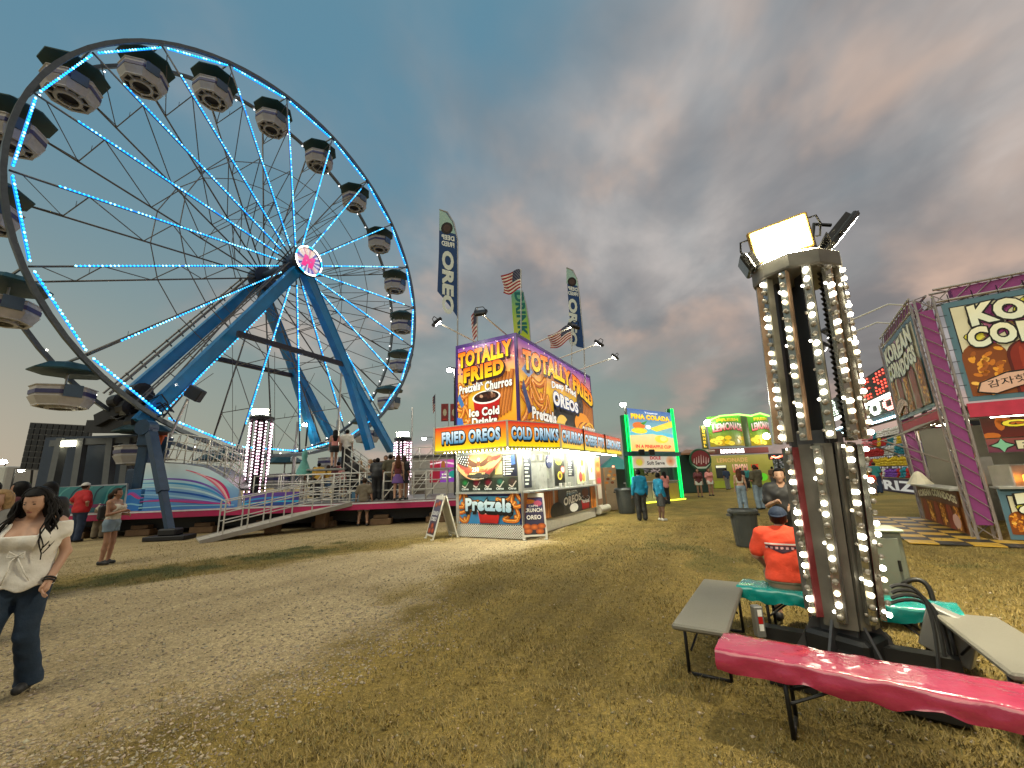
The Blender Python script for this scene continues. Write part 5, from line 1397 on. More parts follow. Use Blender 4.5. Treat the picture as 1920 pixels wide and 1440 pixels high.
A.text('FRIED', 3.0, .56, 1.0, .16, rgb(120, 190, 230), WH, out=BK, ow=.06, bold=.04); A.text('OREOS', 0, 0, 1, 1, WH, WH, out=BK, ow=.07, bold=.05, warp=lambda u, v: (2.7 + u * 1.6, .26 + u * .10 + v * .26))
cup(A, 4.75, .03, .9, .50); A.text('Hot Cocoa', 4.40, .24, .74, .14, WH, WH, out=BK, ow=.05, bold=.03)
A.ellipse(4.75, .60, .36, .15, rgb(120, 60, 26), 16); A.rect(5.35, 0, w, h, ORB, rgb(220, 130, 50)); churro(A, 5.5, .05, 5.8, .75, .2)
A.place('print', lowR, bp(-.006, .04, .37), BB, ZV, PRINT)
# posters in the serving windows
def poster(t0, t1, z0, z1, paint, s=-.02, lit=PRINT_GLOW):
    pn = slab('poster', s - .01, s, t0, t1, z0, z1, mat('poster_board', (.4, .4, .38), .5)); A = Art(); paint(A, t1 - t0, z1 - z0); A.place('print', pn, bp(s - .012, t0, z0), BB, ZV, lit)
def ps_menu(A, w, h):
    A.rect(0, 0, w, h, rgb(24, 26, 36), rgb(30, 40, 60))
    for i in range(9): y_ = h * (.08 + .1 * i); A.layer = 2; A.rect(.05, y_, w * (.55 + .3 * ((i * 7) % 3) / 3), y_ + h * .05, rgb(215, 220, 205))
poster(.10, .55, 1.30, 2.32, ps_menu); poster(3.30, 3.85, 1.55, 2.3, ps_menu)
def ps_black(A, w, h):
    A.rect(0, 0, w, h, rgb(12, 14, 12), rgb(16, 20, 14)); A.ellipse(w * .45, h * .78, w * .32, h * .16, rgb(190, 220, 60), 18); A.ellipse(w * .45, h * .80, w * .20, h * .09, rgb(60, 140, 50), 14)
    A.ellipse(w * .80, h * .48, w * .2, h * .12, rgb(190, 80, 70), 16); A.ellipse(w * .80, h * .48, w * .14, h * .08, rgb(240, 220, 190), 14); A.ellipse(w * .5, h * .30, w * .22, h * .13, rgb(225, 200, 60), 16); A.ellipse(w * .5, h * .30, w * .15, h * .08, rgb(90, 70, 40), 14)
poster(2.15, 3.0, 1.28, 2.32, ps_black)
def ps_lemon(A, w, h):
    A.rect(0, 0, w, h, rgb(215, 232, 160), rgb(236, 240, 190)); A.ribbon([(w * .2, h * .2), (w * .8, h * .95)], .05, BK); A.ellipse(w * .68, h * .72, w * .2, h * .12, rgb(190, 220, 40), 14); A.ellipse(w * .4, h * .22, w * .22, h * .18, rgb(170, 60, 70), 14); A.ellipse(w * .75, h * .2, w * .18, h * .16, rgb(220, 150, 60), 14)
poster(4.15, 5.0, 1.30, 2.32, ps_lemon)
def ps_white(A, w, h):
    A.rect(0, 0, w, h, rgb(220, 224, 205), rgb(235, 236, 220)); A.rect(0, h * .85, w, h, rgb(60, 90, 140)); A.ellipse(w * .5, h * .4, w * .2, h * .12, rgb(160, 150, 90), 12)
poster(5.42, 6.1, 1.40, 2.32, ps_white)
def ps_tall(A, w, h):
    A.rect(0, 0, w, h, rgb(120, 88, 66), rgb(170, 110, 60))
    for i in range(5): A.ellipse(w * .5, h * (.95 - .11 * i), w * .34, h * .05, BR if i % 2 else rgb(210, 140, 70), 12)
    A.rect(w * .15, h * .12, w * .85, h * .42, rgb(190, 180, 160)); A.ellipse(w * .5, h * .5, w * .4, h * .06, rgb(180, 50, 60), 12)
poster(6.14, 6.80, .42, 2.28, ps_tall, -.05)
# round cola sign in the window
b = MB(); b.lathe(bp(-.10, 1.62, 2.02), [(.20, -.02), (.21, 0), (.20, .02)], 24, Matrix((BB, ZV, -BA)).transposed()); rs_ = b.build('round_sign', mat('cola_navy', (.02, .03, .09), .4), booth)
A = Art(); A.ellipse(0, 0, .19, .19, rgb(20, 30, 70), 24); A.poly([(-.18, -.03), (-.05, .02), (.08, -.02), (.18, .03), (.18, .07), (.06, .04), (-.06, .07), (-.18, .03)], WH); A.poly([(-.12, .10), (.0, .12), (.13, .09), (.06, .17), (-.06, .17)], rgb(170, 40, 60)); A.place('print', rs_, bp(-.125, 1.62, 2.02), BB, ZV, PRINT_GLOW)
for i, t in enumerate((2.4, 2.75, 3.15, 4.3, 4.7, 5.6)):
    q = bp(-.12, t, 1.22); b = MB(); b.lathe(q, [(.03, 0), (.055, .12), (.05, .14)], 8); b.build('cup', mat('cup_white'), booth)
# ------------------------------------------------------------------ sandwich boards
def sandwich(base, face, label, paint, hgt=1.12, wd=.66, spread=.36):
    o = thing('sandwich_board', label, 'sign', tuple(base), group='sandwich boards by the food trailer')
    f = Vector((math.cos(face), math.sin(face), 0)); r = ZV.cross(f) ; r = Vector((-f.y, f.x, 0))
    for sg in (1, -1):
        b0 = base + f * spread * sg; t0 = base + f * .03 * sg + ZV * hgt; up = (t0 - b0); L_ = up.length; up.normalize(); nn = r.cross(up) * 1.0
        nn = up.cross(r) if up.cross(r).dot(f * sg) > 0 else r.cross(up)
        b = MB()
        for q in (-1, 1): b.bar(b0 + r * q * (wd / 2 - .03), t0 + r * q * (wd / 2 - .03), .055, .03, nn)
        b.bar(b0 + up * .10 + r * wd * -.5, b0 + up * .10 + r * wd * .5, .05, .03, nn); b.bar(t0 - up * .03 + r * wd * -.5, t0 - up * .03 + r * wd * .5, .10, .03, nn)
        for q in (-1, 1): b.bar(b0 + r * q * (wd / 2 - .05) , b0 + r * q * (wd / 2 - .05) + f * sg * .05, .08, .03)
        b.build('frame', mat('board_white', (.72, .70, .62), .4, var=.05), o)
        b = MB(); c0 = b0 + up * .12 - r * (wd / 2 - .05) * 1; b.prism([c0, c0 + r * (wd - .10), c0 + r * (wd - .10) + up * (L_ - .22), c0 + up * (L_ - .22)], nn * .01); pn = b.build('panel', mat('board_back', (.5, .48, .40), .5), o)
        if sg > 0:
            A = Art(); paint(A, wd - .10, L_ - .22); ux = r if r.cross(up).dot(nn) > 0 else -r
            og = c0 if ux == r else c0 + r * (wd - .10); A.place('print', pn, og + nn * .014, ux, up, PRINT, eps=.0012)
    b = MB(); b.path([base + ZV * hgt + r * -.10, base + ZV * (hgt + .05) + r * -.08, base + ZV * (hgt + .05) + r * .08, base + ZV * hgt + r * .10], .018, 6); b.build('handle', mat('board_white'), o)
    return o
def sb_crunch(A, w, h):
    A.rect(0, 0, w, h, rgb(40, 40, 44), rgb(70, 60, 110)); A.ellipse(w * .3, h * .90, w * .3, h * .07, rgb(222, 130, 40), 16); A.ellipse(w * .75, h * .84, w * .2, h * .08, rgb(190, 80, 110), 14)
    for x_, y_ in ((.2, .10), (.75, .08), (.5, .2), (.85, .22), (.15, .22)): A.ellipse(w * x_, h * y_, w * .20, h * .08, rgb(220, 120, 44), 14, edge=rgb(140, 60, 20))
    A.text('DEEP FRIED', w * .10, h * .90, w * .5, h * .04, YE, OR, bold=.03); A.text("CAP'N", w * .30, h * .74, w * .44, h * .06, WH, bold=.02); A.text('CRUNCH', w * .06, h * .60, w * .88, h * .11, WH, WH, out=BK, ow=.04, bold=.03); A.text('OREO', w * .16, h * .40, w * .70, h * .12, WH, WH, out=BK, ow=.05, bold=.03)
def sb_oreo(A, w, h):
    A.rect(0, 0, w, h, rgb(60, 40, 50), rgb(90, 90, 120)); 
    for x_, y_ in ((.25, .1), (.7, .12), (.5, .25), (.3, .85), (.7, .9)): A.ellipse(w * x_, h * y_, w * .22, h * .08, rgb(210, 100, 50), 14, edge=rgb(120, 50, 26))
    A.text('CRUNCH', w * .06, h * .55, w * .88, h * .12, WH, WH, out=rgb(40, 40, 110), ow=.05, bold=.03); A.text('OREO', w * .14, h * .38, w * .72, h * .12, WH, WH, out=rgb(40, 40, 110), ow=.05, bold=.03)
sandwich(PG(1000, 1008), R_(-84), 'sandwich board reading CRUNCH and OREO facing forward at the trailer corner', sb_crunch)
sandwich(PG(828, 1008), R_(-150), 'sandwich board turned to the left beside the lattice skirting', sb_oreo)
# ------------------------------------------------------------------ flags above the trailer
def feather(label, Y, outline, pole, paint, m=None):
    o = thing('feather_flag', label, 'flag', tuple(Vector((PY(*pole[0], Y).x, Y, 0))), group='feather flags above the food trailer')
    P = [PY(*q, Y) for q in outline]; b = MB(); b.prism(P, (0, .012, 0)); cl = b.build('cloth', mat('flag_back', (.1, .1, .12), .8), o)
    b = MB(); b.path([PY(*q, Y + .02) for q in pole], .03, 6); b.build('pole', galv, o)
    A = Art(); paint(A, lambda px, py: ((PY(px, py, Y) - PY(outline[0][0], outline[0][1], Y)).x, PY(px, py, Y).z), outline)
    A.place('print', cl, Vector((PY(outline[0][0], outline[0][1], Y).x, Y - .004, 0)), (1, 0, 0), ZV, PRINT_CLOTH, eps=.0015)
def feather_blue(A, f, o):
    A.poly([f(*q) for q in o], rgb(20, 58, 108))
    x0, y0 = o[0]; k = (o[4][1] - o[0][1]) / 201.0
    top = [q for q in o if q[1] < y0 + 45 * k]; A.poly([f(x0, y0), f(x0 + 12 * k, y0 + 5 * k), f(x0 + 24 * k, y0 + 22 * k), f(x0 + 30 * k, y0 + 45 * k), f(x0, y0 + 38 * k)], rgb(150, 182, 176)); c = f(x0 + 14 * k, y0 + 34 * k); u = abs(f(x0 + 10 * k, y0)[0] - f(x0, y0)[0]); A.ellipse(c[0], c[1], u * 1.1, u * 1.25, rgb(30, 22, 22), 16); A.ellipse(c[0], c[1], u * .7, u * .8, rgb(66, 50, 46), 14)
    A.text('DEEP', 0, 0, 1, 1, rgb(215, 222, 220), mirror=True, bold=.04, warp=lambda a, v: f(x0 + (4 + 24 * a) * k, y0 + (54 + 5 * a - 9 * v) * k)); A.layer -= 1; A.text('FRIED', 0, 0, 1, 1, rgb(215, 222, 220), mirror=True, bold=.04, warp=lambda a, v: f(x0 + (4 + 24 * a) * k, y0 + (66 + 5 * a - 9 * v) * k))
    A.text('OREO', 0, 0, 1, 1, rgb(200, 208, 202), out=rgb(225, 228, 220), ow=.0, bold=.05, sp=1.0, mirror=True, warp=lambda a, v: f(x0 + (5 + 22 * v) * k, y0 + (192 - 118 * a + 6 * v) * k))
feather('tall blue feather flag at the left corner of the food trailer', 13.4, [(824, 394), (838, 399), (850, 418), (857, 450), (858, 595), (842, 572), (820, 546), (823, 470)], [(857, 800), (858, 595), (858, 450), (851, 418), (839, 398), (824, 393)], feather_blue)
feather('smaller blue feather flag at the far right of the trailer roof', 16.0, [(1062, 503), (1073, 508), (1081, 524), (1086, 560), (1095, 653), (1082, 650), (1072, 640), (1066, 570)], [(1097, 720), (1095, 653), (1087, 560), (1082, 524), (1074, 507), (1062, 502)], feather_blue)
def feather_green(A, f, o):
    c = [rgb(70, 150, 150), rgb(70, 150, 150), rgb(80, 160, 130), rgb(130, 180, 70), rgb(200, 205, 40), rgb(205, 205, 30), rgb(150, 190, 60)]
    A.poly([f(*q) for q in o], c[:len(o)]); A.text('DRINK', 0, 0, 1, 1, rgb(20, 100, 96), bold=.05, mirror=True, warp=lambda a, v: f(964 + 18 * v + 8 * (1 - a), 630 - 82 * a))
feather('green and yellow feather flag behind the top corner of the sign box', 15.2, [(958, 542), (978, 545), (985, 570), (991, 605), (995, 650), (966, 650), (961, 590)], [(996, 660), (995, 650), (992, 605), (986, 570), (979, 545)], feather_green)
def us_flag(label, Y, polepx, origin, w, h, wave, droop=0.0, grp=None, cat='flag'):
    """origin: top of the hoist; the fly blows to the left"""
    o = thing('striped_flag', label, cat, (PY(*polepx[0], Y).x, Y, 0), group='striped flags on poles'); b = MB(); b.tube(PY(*polepx[0], Y), PY(*polepx[1], Y), .022, n=6); b.build('pole', galv, o)
    nx, nz = 18, 13; vs = []; cs = []; fs = []; o3 = PY(*origin, Y)
    for i in range(nx + 1):
        for j in range(nz + 1):
            u, v = i / nx, j / nz; k = math.cos(droop * u)
            p = o3 + Vector((-w * u * k + .06 * math.sin(v * 4 + u * 5) * wave * u, .18 * wave * math.sin(u * 7 + v * 2) * u, -h * v - w * math.sin(droop) * u * .9 + .10 * wave * math.sin(u * 6.5 + v * 1.3)))
            vs.append(p)
    red, wht, nvy = rgb(150, 24, 34), rgb(215, 205, 195), rgb(24, 30, 66)
    V = []; C = []
    for i in range(nx):
        for j in range(nz):
            q = [vs[i * (nz + 1) + j], vs[(i + 1) * (nz + 1) + j], vs[(i + 1) * (nz + 1) + j + 1], vs[i * (nz + 1) + j + 1]]
            c = nvy if (i < 8 and j < 7) else (red if j % 2 == 0 else wht)
            if i < 8 and j < 7 and (i + j) % 2: c = tuple(x * 1.0 + .10 for x in nvy)
            V += q; C += [c] * 4
    me = bpy.data.meshes.new('cloth'); og = ORIG[o]; me.from_pydata([tuple(p - og) for p in V], [], [tuple(range(4 * i, 4 * i + 4)) for i in range(len(V) // 4)])
    at = me.color_attributes.new('Col', 'FLOAT_COLOR', 'POINT'); at.data.foreach_set('color', np.array([(*c, 1) for c in C], dtype=np.float32).ravel()); me.materials.append(PRINT_CLOTH); link(bpy.data.objects.new('cloth', me), o)
us_flag('striped flag flying highest above the front corner of the sign box', 13.5, ((977, 625), (977, 504)), (977, 506), .72, .78, .9, .25)
us_flag('striped flag hanging limp at the left of the sign box', 13.2, ((895, 640), (895, 577)), (895, 580), .34, 1.0, .5, 1.0)
us_flag('striped flag blowing left over the right part of the sign box', 15.6, ((1072, 690), (1072, 606)), (1072, 609), 1.05, .62, .9, .45)
us_flag('small striped flag on a far pole left of the food trailer', 32, ((816, 860), (816, 738)), (816, 740), .35, 1.35, .5, 1.1)
# ------------------------------------------------------------------ sign floodlights on booms (lit)
spotc = (1.0, .93, .78)
def boom_lamp(label, root, tip, aim, Y=None, power=45):
    o = thing('sign_floodlight', label, 'floodlight', tuple(root), group='floodlights lighting the sign box')
    b = MB(); b.tube(root, tip, .022, n=6); b.build('boom', whiterail, o)
    d = (Vector(aim) - tip).normalized(); _, s, u = basis(d); Mq = Matrix((s, u, -d)).transposed(); b = MB(); b.box(tip, (.34, .26, .10), Mq, bev=.02); hd = b.build('housing', blackm, o)
    b = MB(); c = tip + d * .056; b.raw([c + s * a * .10 + u * e * .07 for a, e in ((-1, -1), (1, -1), (1, 1), (-1, 1))], [(0, 1, 2, 3)]); b.build('lens', led('sign_flood_lens', (1.0, .95, .8), power, True), hd, recalc=False)
    b = MB(); b.path([tip - d * .05 + s * .17, tip - d * .16 + s * .1, tip - d * .16 - s * .1, tip - d * .05 - s * .17], .012, 5); b.build('yoke', blackm, hd)
boom_lamp('floodlight on a short boom at the left top edge of the sign box', bp(1.4, -.02, ZT), bp(1.9, -1.25, ZT + .35), bp(1.0, 0, 4.3), power=75)
boom_lamp('floodlight on the boom above the left sign near the corner', bp(.3, -.02, ZT), bp(.35, -1.3, ZT + .25), bp(.7, 0, 4.4), power=75)
boom_lamp('floodlight on the boom nearest the corner over the right sign', bp(-.02, 1.2, ZT), bp(-1.35, 1.2, ZT + .30), bp(0, 1.7, 4.4), power=75)
boom_lamp('floodlight on the middle boom over the right sign', bp(-.02, 3.2, ZT), bp(-1.5, 3.2, ZT + .28), bp(0, 3.4, 4.4), power=75)
boom_lamp('floodlight on the farthest boom over the right sign', bp(-.02, 5.2, ZT), bp(-1.5, 5.2, ZT + .28), bp(0, 5.1, 4.4), power=75)
# ------------------------------------------------------------------ big light tower on the right, with rows of round bulbs
TT = Vector((2.76, 3.86, 0)); TAX = Vector((.058, .0, 1)).normalized()
tower = thing('light_tower', 'tall midway light tower with vertical rows of round bulbs ringed by benches', 'light tower', tuple(TT))
tsteel = mat('tower_steel', (.17, .16, .135), .42, .4, var=.25, dirt=.25); tdark = mat('tower_dark', (.022, .022, .022), .45, .3, var=.25); wood = mat('rail_wood', (.26, .16, .09), .55, var=.4, scale=5); railcream = mat('rail_chrome', (.34, .33, .28), .25, .8, var=.2); mauve = mat('panel_mauve', (.20, .185, .20), .35, .3, var=.1)
bulb_on = led('bulb_lit', (1.0, .93, .74), 9.0, True); bulb_off = mat('bulb_unlit', (.30, .27, .22), .12, 0, var=.05, coat=.6)
def tpos(z, r=0.0, a=0.0): return TT + TAX * (z / TAX.z) + Vector((math.cos(a) * r, math.sin(a) * r, 0))
CR0, CR1, ZM = 3.46, 3.61, 1.80
b = MB(); M_ = Matrix.Rotation(math.atan2(TAX.x, TAX.z), 3, 'Y')
b.lathe(tpos(0), [(.30, CR0), (.385, CR0), (.39, CR0 + .02), (.39, CR1), (.35, CR1 + .03), (.1, CR1 + .03)], 10, M_, .2); b.build('crown', tsteel, tower)
b = MB()
for a, r_ in ((.9, .16), (2.6, .16), (4.55, .12)): b.bar(tpos(ZM - .1, r_, a), tpos(CR0 + .05, r_, a), .075 if r_ > .13 else .12, .10)
b.build('inner_frame', tdark, tower)
for a, w_ in ((1.2, .09), (2.0, .09)):
    b = MB(); b.bar(tpos(ZM, .24, a), tpos(CR0, .24, a), w_, .03, Vector((math.cos(a), math.sin(a), 0))); b.build('panel', mauve, tower)
zz = MB(); a = 5.15
for i in range(30):
    z = ZM + .05 + i * .053; zz.bar(tpos(z, .22, a - .12), tpos(z + .026, .22, a + .18), .03, .012); zz.bar(tpos(z + .026, .22, a + .18), tpos(z + .053, .22, a - .12), .03, .012)
zz.build('folded_cable_chain', tdark, tower)
# lower mast
b = MB(); b.bar(tpos(.18), tpos(ZM + .12), .27, .27, Vector((.5, -.86, 0))); b.build('mast', mat('mast_grey', (.10, .10, .105), .35, .5, var=.3, dirt=.4), tower)
for a, w_ in ((4.15, .16), (4.72, .10), (5.35, .16), (3.6, .14), (5.9, .14)):
    b = MB(); b.bar(tpos(.30, .20, a), tpos(ZM, .235, a), w_ * .8, .03, Vector((math.cos(a), math.sin(a), 0))); b.build('cover_strip', tsteel, tower)
bulb = None
def put_bulb(c, r, on, parent):
    global bulb
    if bulb is None:
        q = MB(); q.sphere((0, 0, 0), 1.0, 10, 6, (1, 1, 1)); bulb = {}
        for k, m_ in (('on', bulb_on), ('dim', led('bulb_dim', (1.0, .86, .56), 2.6, True)), ('off', bulb_off)):
            o_ = q.build('bulb', m_, parent, smooth=True, local=True); bulb[k] = o_; bulb[k + 'n'] = 0
    k = ('on' if random.random() < .78 else 'dim') if (on and random.random() > .05) else 'off'; r *= .92 + .16 * random.random()
    if bulb[k + 'n'] == 0: o_ = bulb[k]
    else: o_ = bulb[k].copy(); COL.objects.link(o_)
    bulb[k + 'n'] += 1
    o_.parent = parent; o_.location = c - ORIG[tower]; o_.scale = (r, r, r)
    return o_
def rail(a, r0, r1, z0, z1, ph, side=True, mwood=None):
    d = Vector((math.cos(a), math.sin(a), 0)); tt = Vector((-d.y, d.x, 0)); p0, p1 = tpos(z0, r0, a), tpos(z1, r1, a)
    b = MB(); b.bar(p0, p1, .058, .04, d); rl = b.build('bulb_rail', railcream, tower)
    b = MB(); b.bar(p0 + tt * .037 - d * .012, p1 + tt * .037 - d * .012, .014, .062, d); b.build('side_board', mwood or wood, rl)
    n = int((z1 - z0) / .086)
    vis = d.y < .35
    for i in range(n):
        t = (i + .5) / n; c = p0 + (p1 - p0) * t + d * .045
        if vis:
            put_bulb(c - d * .008, .0225, (i + ph) % 4 < 2, rl)
            if side and i % 3 == 0: put_bulb(c - tt * .036 - d * .035 + ZV * .03, .013, (i // 3 + ph) % 2 > 0, rl)
for i in range(12):
    a = .10 + 2 * math.pi * i / 12; rail(a, .345, .345, ZM + .03, CR0, i * 2 % 4, True, wood if i % 2 else mat('side_cream', (.20, .185, .14), .45, .3, var=.3))
for i in range(8):
    a = .05 + 2 * math.pi * i / 8; rail(a, .255, .285, .36, ZM - .02, (i * 3) % 4, True, mat('side_red', (.16, .02, .022), .5, var=.2) if i % 3 == 1 else mat('side_grey', (.11, .105, .095), .4, .4, var=.3))
# base: flanges, frame beams, hydraulic bits
b = MB(); b.box(tpos(.12), (.46, .46, .24), Matrix.Rotation(.5, 3, 'Z'), bev=.03); b.build('base_block', tdark, tower)
for i in range(6):
    a = .5 + i * math.pi / 3; d = Vector((math.cos(a), math.sin(a), 0)); p = tpos(.0, .0) ; b = MB(); b.prism([p + d * .16 + ZV * .05, p + d * .38 + ZV * .05, p + d * .16 + ZV * .42], Vector((-d.y, d.x, 0)) * .02); b.build('gusset', mat('gusset_grey', (.075, .075, .078), .4, .4), tower)
dp = Vector((.775, -.632, 0))
b = MB(); b.bar(TT - dp * .62 + ZV * .12, TT + dp * .66 + ZV * .12, .12, .10); b.bar(TT - Vector((.63, .775, 0)) * .40 + ZV * .10, TT + Vector((.63, .775, 0)) * .5 + ZV * .10, .12, .09); b.build('base_frame', tdark, tower)
b = MB(); q = TT - dp * .62 + Vector((-.10, -.12, 0)); b.box(q + ZV * .24, (.08, .08, .26), bev=.01); jk = b.build('jack', mat('jack_grey', (.3, .3, .28), .4, .5), tower)
A = Art(); 
for i, c in enumerate((WH, RD, WH)): A.layer = 0; A.rect(.0, .06 * i, .04, .06 * i + .056, c)
A.place('reflector', jk, q + Vector((-.02, -.043, .17)), (1, 0, 0), ZV, PRINT)
hs = MB()
for k in range(4):
    a0 = tpos(.62 - .05 * k, .25, 5.5 + .15 * k); pts = []
    for i_ in range(15):
        t_ = i_ / 14; pts.append(a0 + Vector((.06 + .16 * math.sin(t_ * 2.8) + .06 * k * t_, -.05 - .20 * t_, .14 * math.sin(t_ * 2.8) - (.58 - .05 * k) * t_ ** 1.5)))
    hs.path(pts, .014, 6)
stuff_ = hs.build('hoses', mat('hose_black', (.012, .012, .012), .5), tower)
b = MB(); q = TT + dp * .62 + Vector((.12, .1, .28)); b.box(q, (.10, .30, .34), Matrix.Rotation(.5, 3, 'Z') @ Matrix.Rotation(.35, 3, 'X'), bev=.01); b.build('control_plate', mat('plate_grey', (.32, .32, .30), .35, .4), tower)
# floodlights on the crown
def flood(c, n, up, w, h, lit, name='floodlight', strength=110):
    n = Vector(n).normalized(); s = Vector(up).cross(n).normalized(); u = n.cross(s); Mq = Matrix((s, u, n)).transposed()
    b = MB(); b.box(c, (w, h, .07), Mq, bev=.015)
    for i in range(9): b.box(c - n * .06 + s * (w * (-.42 + .105 * i)), (.012, h * .8, .06), Mq)
    fl = b.build(name, mat('flood_case_spill' if strength > 300 else 'flood_case', (.38, .24, .06) if strength > 300 else (.03, .03, .028), .45, .3), tower)  # the strong lamp's warm spill is painted into its case colour
    b = MB(); k = c + n * .0375; b.raw([k + s * a * w * .44 + u * e * h * .42 for a, e in ((-1, -1), (1, -1), (1, 1), (-1, 1))], [(0, 1, 2, 3)]); b.build('lens', led('tower_flood', (1.0, .90, .62), strength, True) if lit else mat('lens_dark', (.02, .02, .02), .1), fl, recalc=False)
    for sg in (-1, 1):
        b = MB(); e0 = c + s * sg * w * .5; b.path([e0 - u * h * .25 + n * .0, e0 + s * sg * .06 - u * h * .28, e0 + s * sg * .09 + u * h * .05, e0 + s * sg * .07 + u * h * .3, e0 + u * h * .3], .010, 6); b.build('yoke', tdark, fl)
    return fl
lc = PY(1462, 449, 3.75)
flood(lc, (-.34, -.86, -.38), (-.22, -.1, 1), .54, .35, True, strength=FLOOD)
rc = PY(1567, 447, 3.95); flood(rc, (.70, -.20, -.66), (.62, .1, .7), .34, .56, True, strength=FLOOD * .12)
flood(PY(1400, 499, 4.0), (-.80, .45, -.38), (-.3, 0, 1), .34, .20, False, strength=1)
b = MB(); b.path([tpos(CR1, .2, 5.5), rc + Vector((-.25, 0, .02)), rc + Vector((-.2, 0, .18)), rc + Vector((-.02, 0, .16))], .02, 6); b.path([tpos(CR1, .2, 5.0), tpos(CR1 + .25, .3, 5.4), tpos(CR1 + .1, .33, 5.7)], .01, 5); b.build('bracket', tdark, tower)
# green-grey electrical cabinet right behind it
cb = PG(1672, 1170); cb = Vector((cb.x, cb.y, 0)); Mc = Matrix.Rotation(-.45, 3, 'Z')
eb = thing('electrical_cabinet', 'grey-green steel electrical cabinet standing behind the big light tower', 'cabinet', tuple(cb))
cg = mat('cabinet_green', (.20, .215, .17), .4, .2, var=.12, dirt=.2)
cH = PY(1680, 992, cb.y).z; cz = .14
b = MB(); b.box(cb + ZV * (cz + (cH - cz) / 2), (.38, .34, cH - cz), Mc, bev=.012); b.build('body', cg, eb)
b = MB(); b.box(cb + ZV * (cH + .015), (.43, .40, .03), Mc, bev=.01); b.build('lid', mat('cabinet_lid', (.34, .37, .28), .35, .2), eb)
b = MB(); b.box(cb + Mc @ Vector((0, -.178, 0)) + ZV * (cz + (cH - cz) / 2), (.31, .02, (cH - cz) * .86), Mc, bev=.005); b.build('door', cg, eb)
b = MB(); b.bar(cb + Mc @ Vector((.12, -.20, 0)) + ZV * .55, cb + Mc @ Vector((.12, -.20, 0)) + ZV * .65, .018); b.build('handle', tdark, eb)
for sx in (-.14, .14): b = MB(); b.box(cb + Mc @ Vector((sx, 0, 0)) + ZV * (cz / 2), (.05, .30, cz), Mc); b.build('foot', tdark, eb)
b = MB(); c0 = cb + Mc @ Vector((.10, -.20, 0)); pts = []
for i_ in range(17):
    t_ = i_ / 16; pts.append(c0 + Vector((.10 * math.sin(t_ * 3.1) + .05 * t_, -.16 * t_ - .06 * math.sin(t_ * 3), .42 + .22 * math.sin(t_ * 2.6) - .60 * t_ ** 1.6)))
b.path(pts, .022, 8); b.build('conduit', mat('hose_black'), eb, smooth=True)
# ------------------------------------------------------------------ folding benches round the tower
gtop = mat('bench_grey_plastic', (.165, .155, .125), .5, var=.08, scale=3, bump=.25, bscale=120, dirt=.12); legm = mat('bench_leg', (.018, .018, .02), .4, .4)
pinkc = mat('plastic_pink', (.40, .030, .080), .22, 0, var=.12, scale=6, bump=.35, bscale=16, coat=.6); tealc = mat('plastic_teal', (.0, .25, .225), .24, 0, var=.06, scale=6, bump=.35, bscale=14, coat=.6)
def bench(label, p0, p1, w, z=.43, cover=None, seed=0):
    p0 = Vector((*p0, 0)); p1 = Vector((*p1, 0)); d = (p1 - p0); L_ = d.length; d.normalize(); s = Vector((-d.y, d.x, 0))
    o = thing('folding_bench', label, 'bench', tuple(p0), group='folding benches round the light tower')
    Mq = Matrix((d, s, ZV)).transposed(); c = (p0 + p1) / 2
    b = MB(); b.box(c + ZV * (z - .024 - (.02 if cover else 0)), (L_ - (.02 if cover else 0), w - (.06 if cover else 0), .046), Mq, bev=.014); b.build('top', gtop if not cover else mat('bench_core', (.3, .3, .3), .6), o)
    for e in (.14, .86):
        q = p0 + d * L_ * e; sg = 1 if e < .5 else -1
        b = MB()
        for k in (-1, 1): b.tube(q + s * k * w * .38 + ZV * .012, q + s * k * w * .38 + ZV * (z - .04), .014, n=8)
        b.tube(q - s * w * .38 + ZV * .014, q + s * w * .38 + ZV * .014, .013, n=8); b.tube(q - s * w * .38 + ZV * (z - .06), q + s * w * .38 + ZV * (z - .06), .012, n=8)
        b.build('leg', legm, o, smooth=True)
        b = MB(); b.tube(q - s * w * .3 + ZV * (z * .42), q + d * sg * L_ * .17 - s * w * .1 + ZV * (z - .05), .009, n=6); b.tube(q + s * w * .3 + ZV * (z * .42), q + d * sg * L_ * .17 + s * w * .1 + ZV * (z - .05), .009, n=6); b.build('brace', legm, o)
    if cover:
        rr = np.random.default_rng(seed); nu, prof = 90, [(-.5, -.105), (-.515, -.08), (-.515, -.05), (-.51, -.02), (-.49, .004), (-.40, .008), (-.25, .008), (-.1, .008), (.1, .008), (.25, .008), (.40, .008), (.49, .004), (.51, -.02), (.515, -.05), (.515, -.08), (.5, -.105)]
        b = MB(); V = []
        for i in range(nu + 1):
            u = i / nu
            for j, (y, dz) in enumerate(prof):
                edge = dz < -.01; n_ = (float(noise2(u * 26 + seed, j * .9, 1, seed)) - .5); n2_ = (float(noise2(u * 60, j * 1.7 + 9, 1, seed)) - .5)
                yy = y * w + (n_ * .030 * (1 if y > 0 else -1) if edge else 0); zz_ = z + dz + (n_ * .012 + n2_ * .006 if not edge else 0) + (n_ * .06 if dz < -.10 else 0)
                V.append(p0 + d * (-.03 + u * (L_ + .06)) + s * yy + ZV * zz_)
        m = len(prof); fs = [(i * m + j, (i + 1) * m + j, (i + 1) * m + j + 1, i * m + j + 1) for i in range(nu) for j in range(m - 1)]
        b.raw(V, fs); cap0 = [V[j] for j in range(m)]; cap1 = [V[nu * m + j] for j in range(m)]; b.raw(cap0, [tuple(range(m))]); b.raw(cap1, [tuple(range(m))])
        b.build('plastic_cover', cover, o, smooth=True)
    return o
bench('bare grey folding bench left of the light tower, pointing away', (1.36, 3.46), (2.22, 4.80), .40)
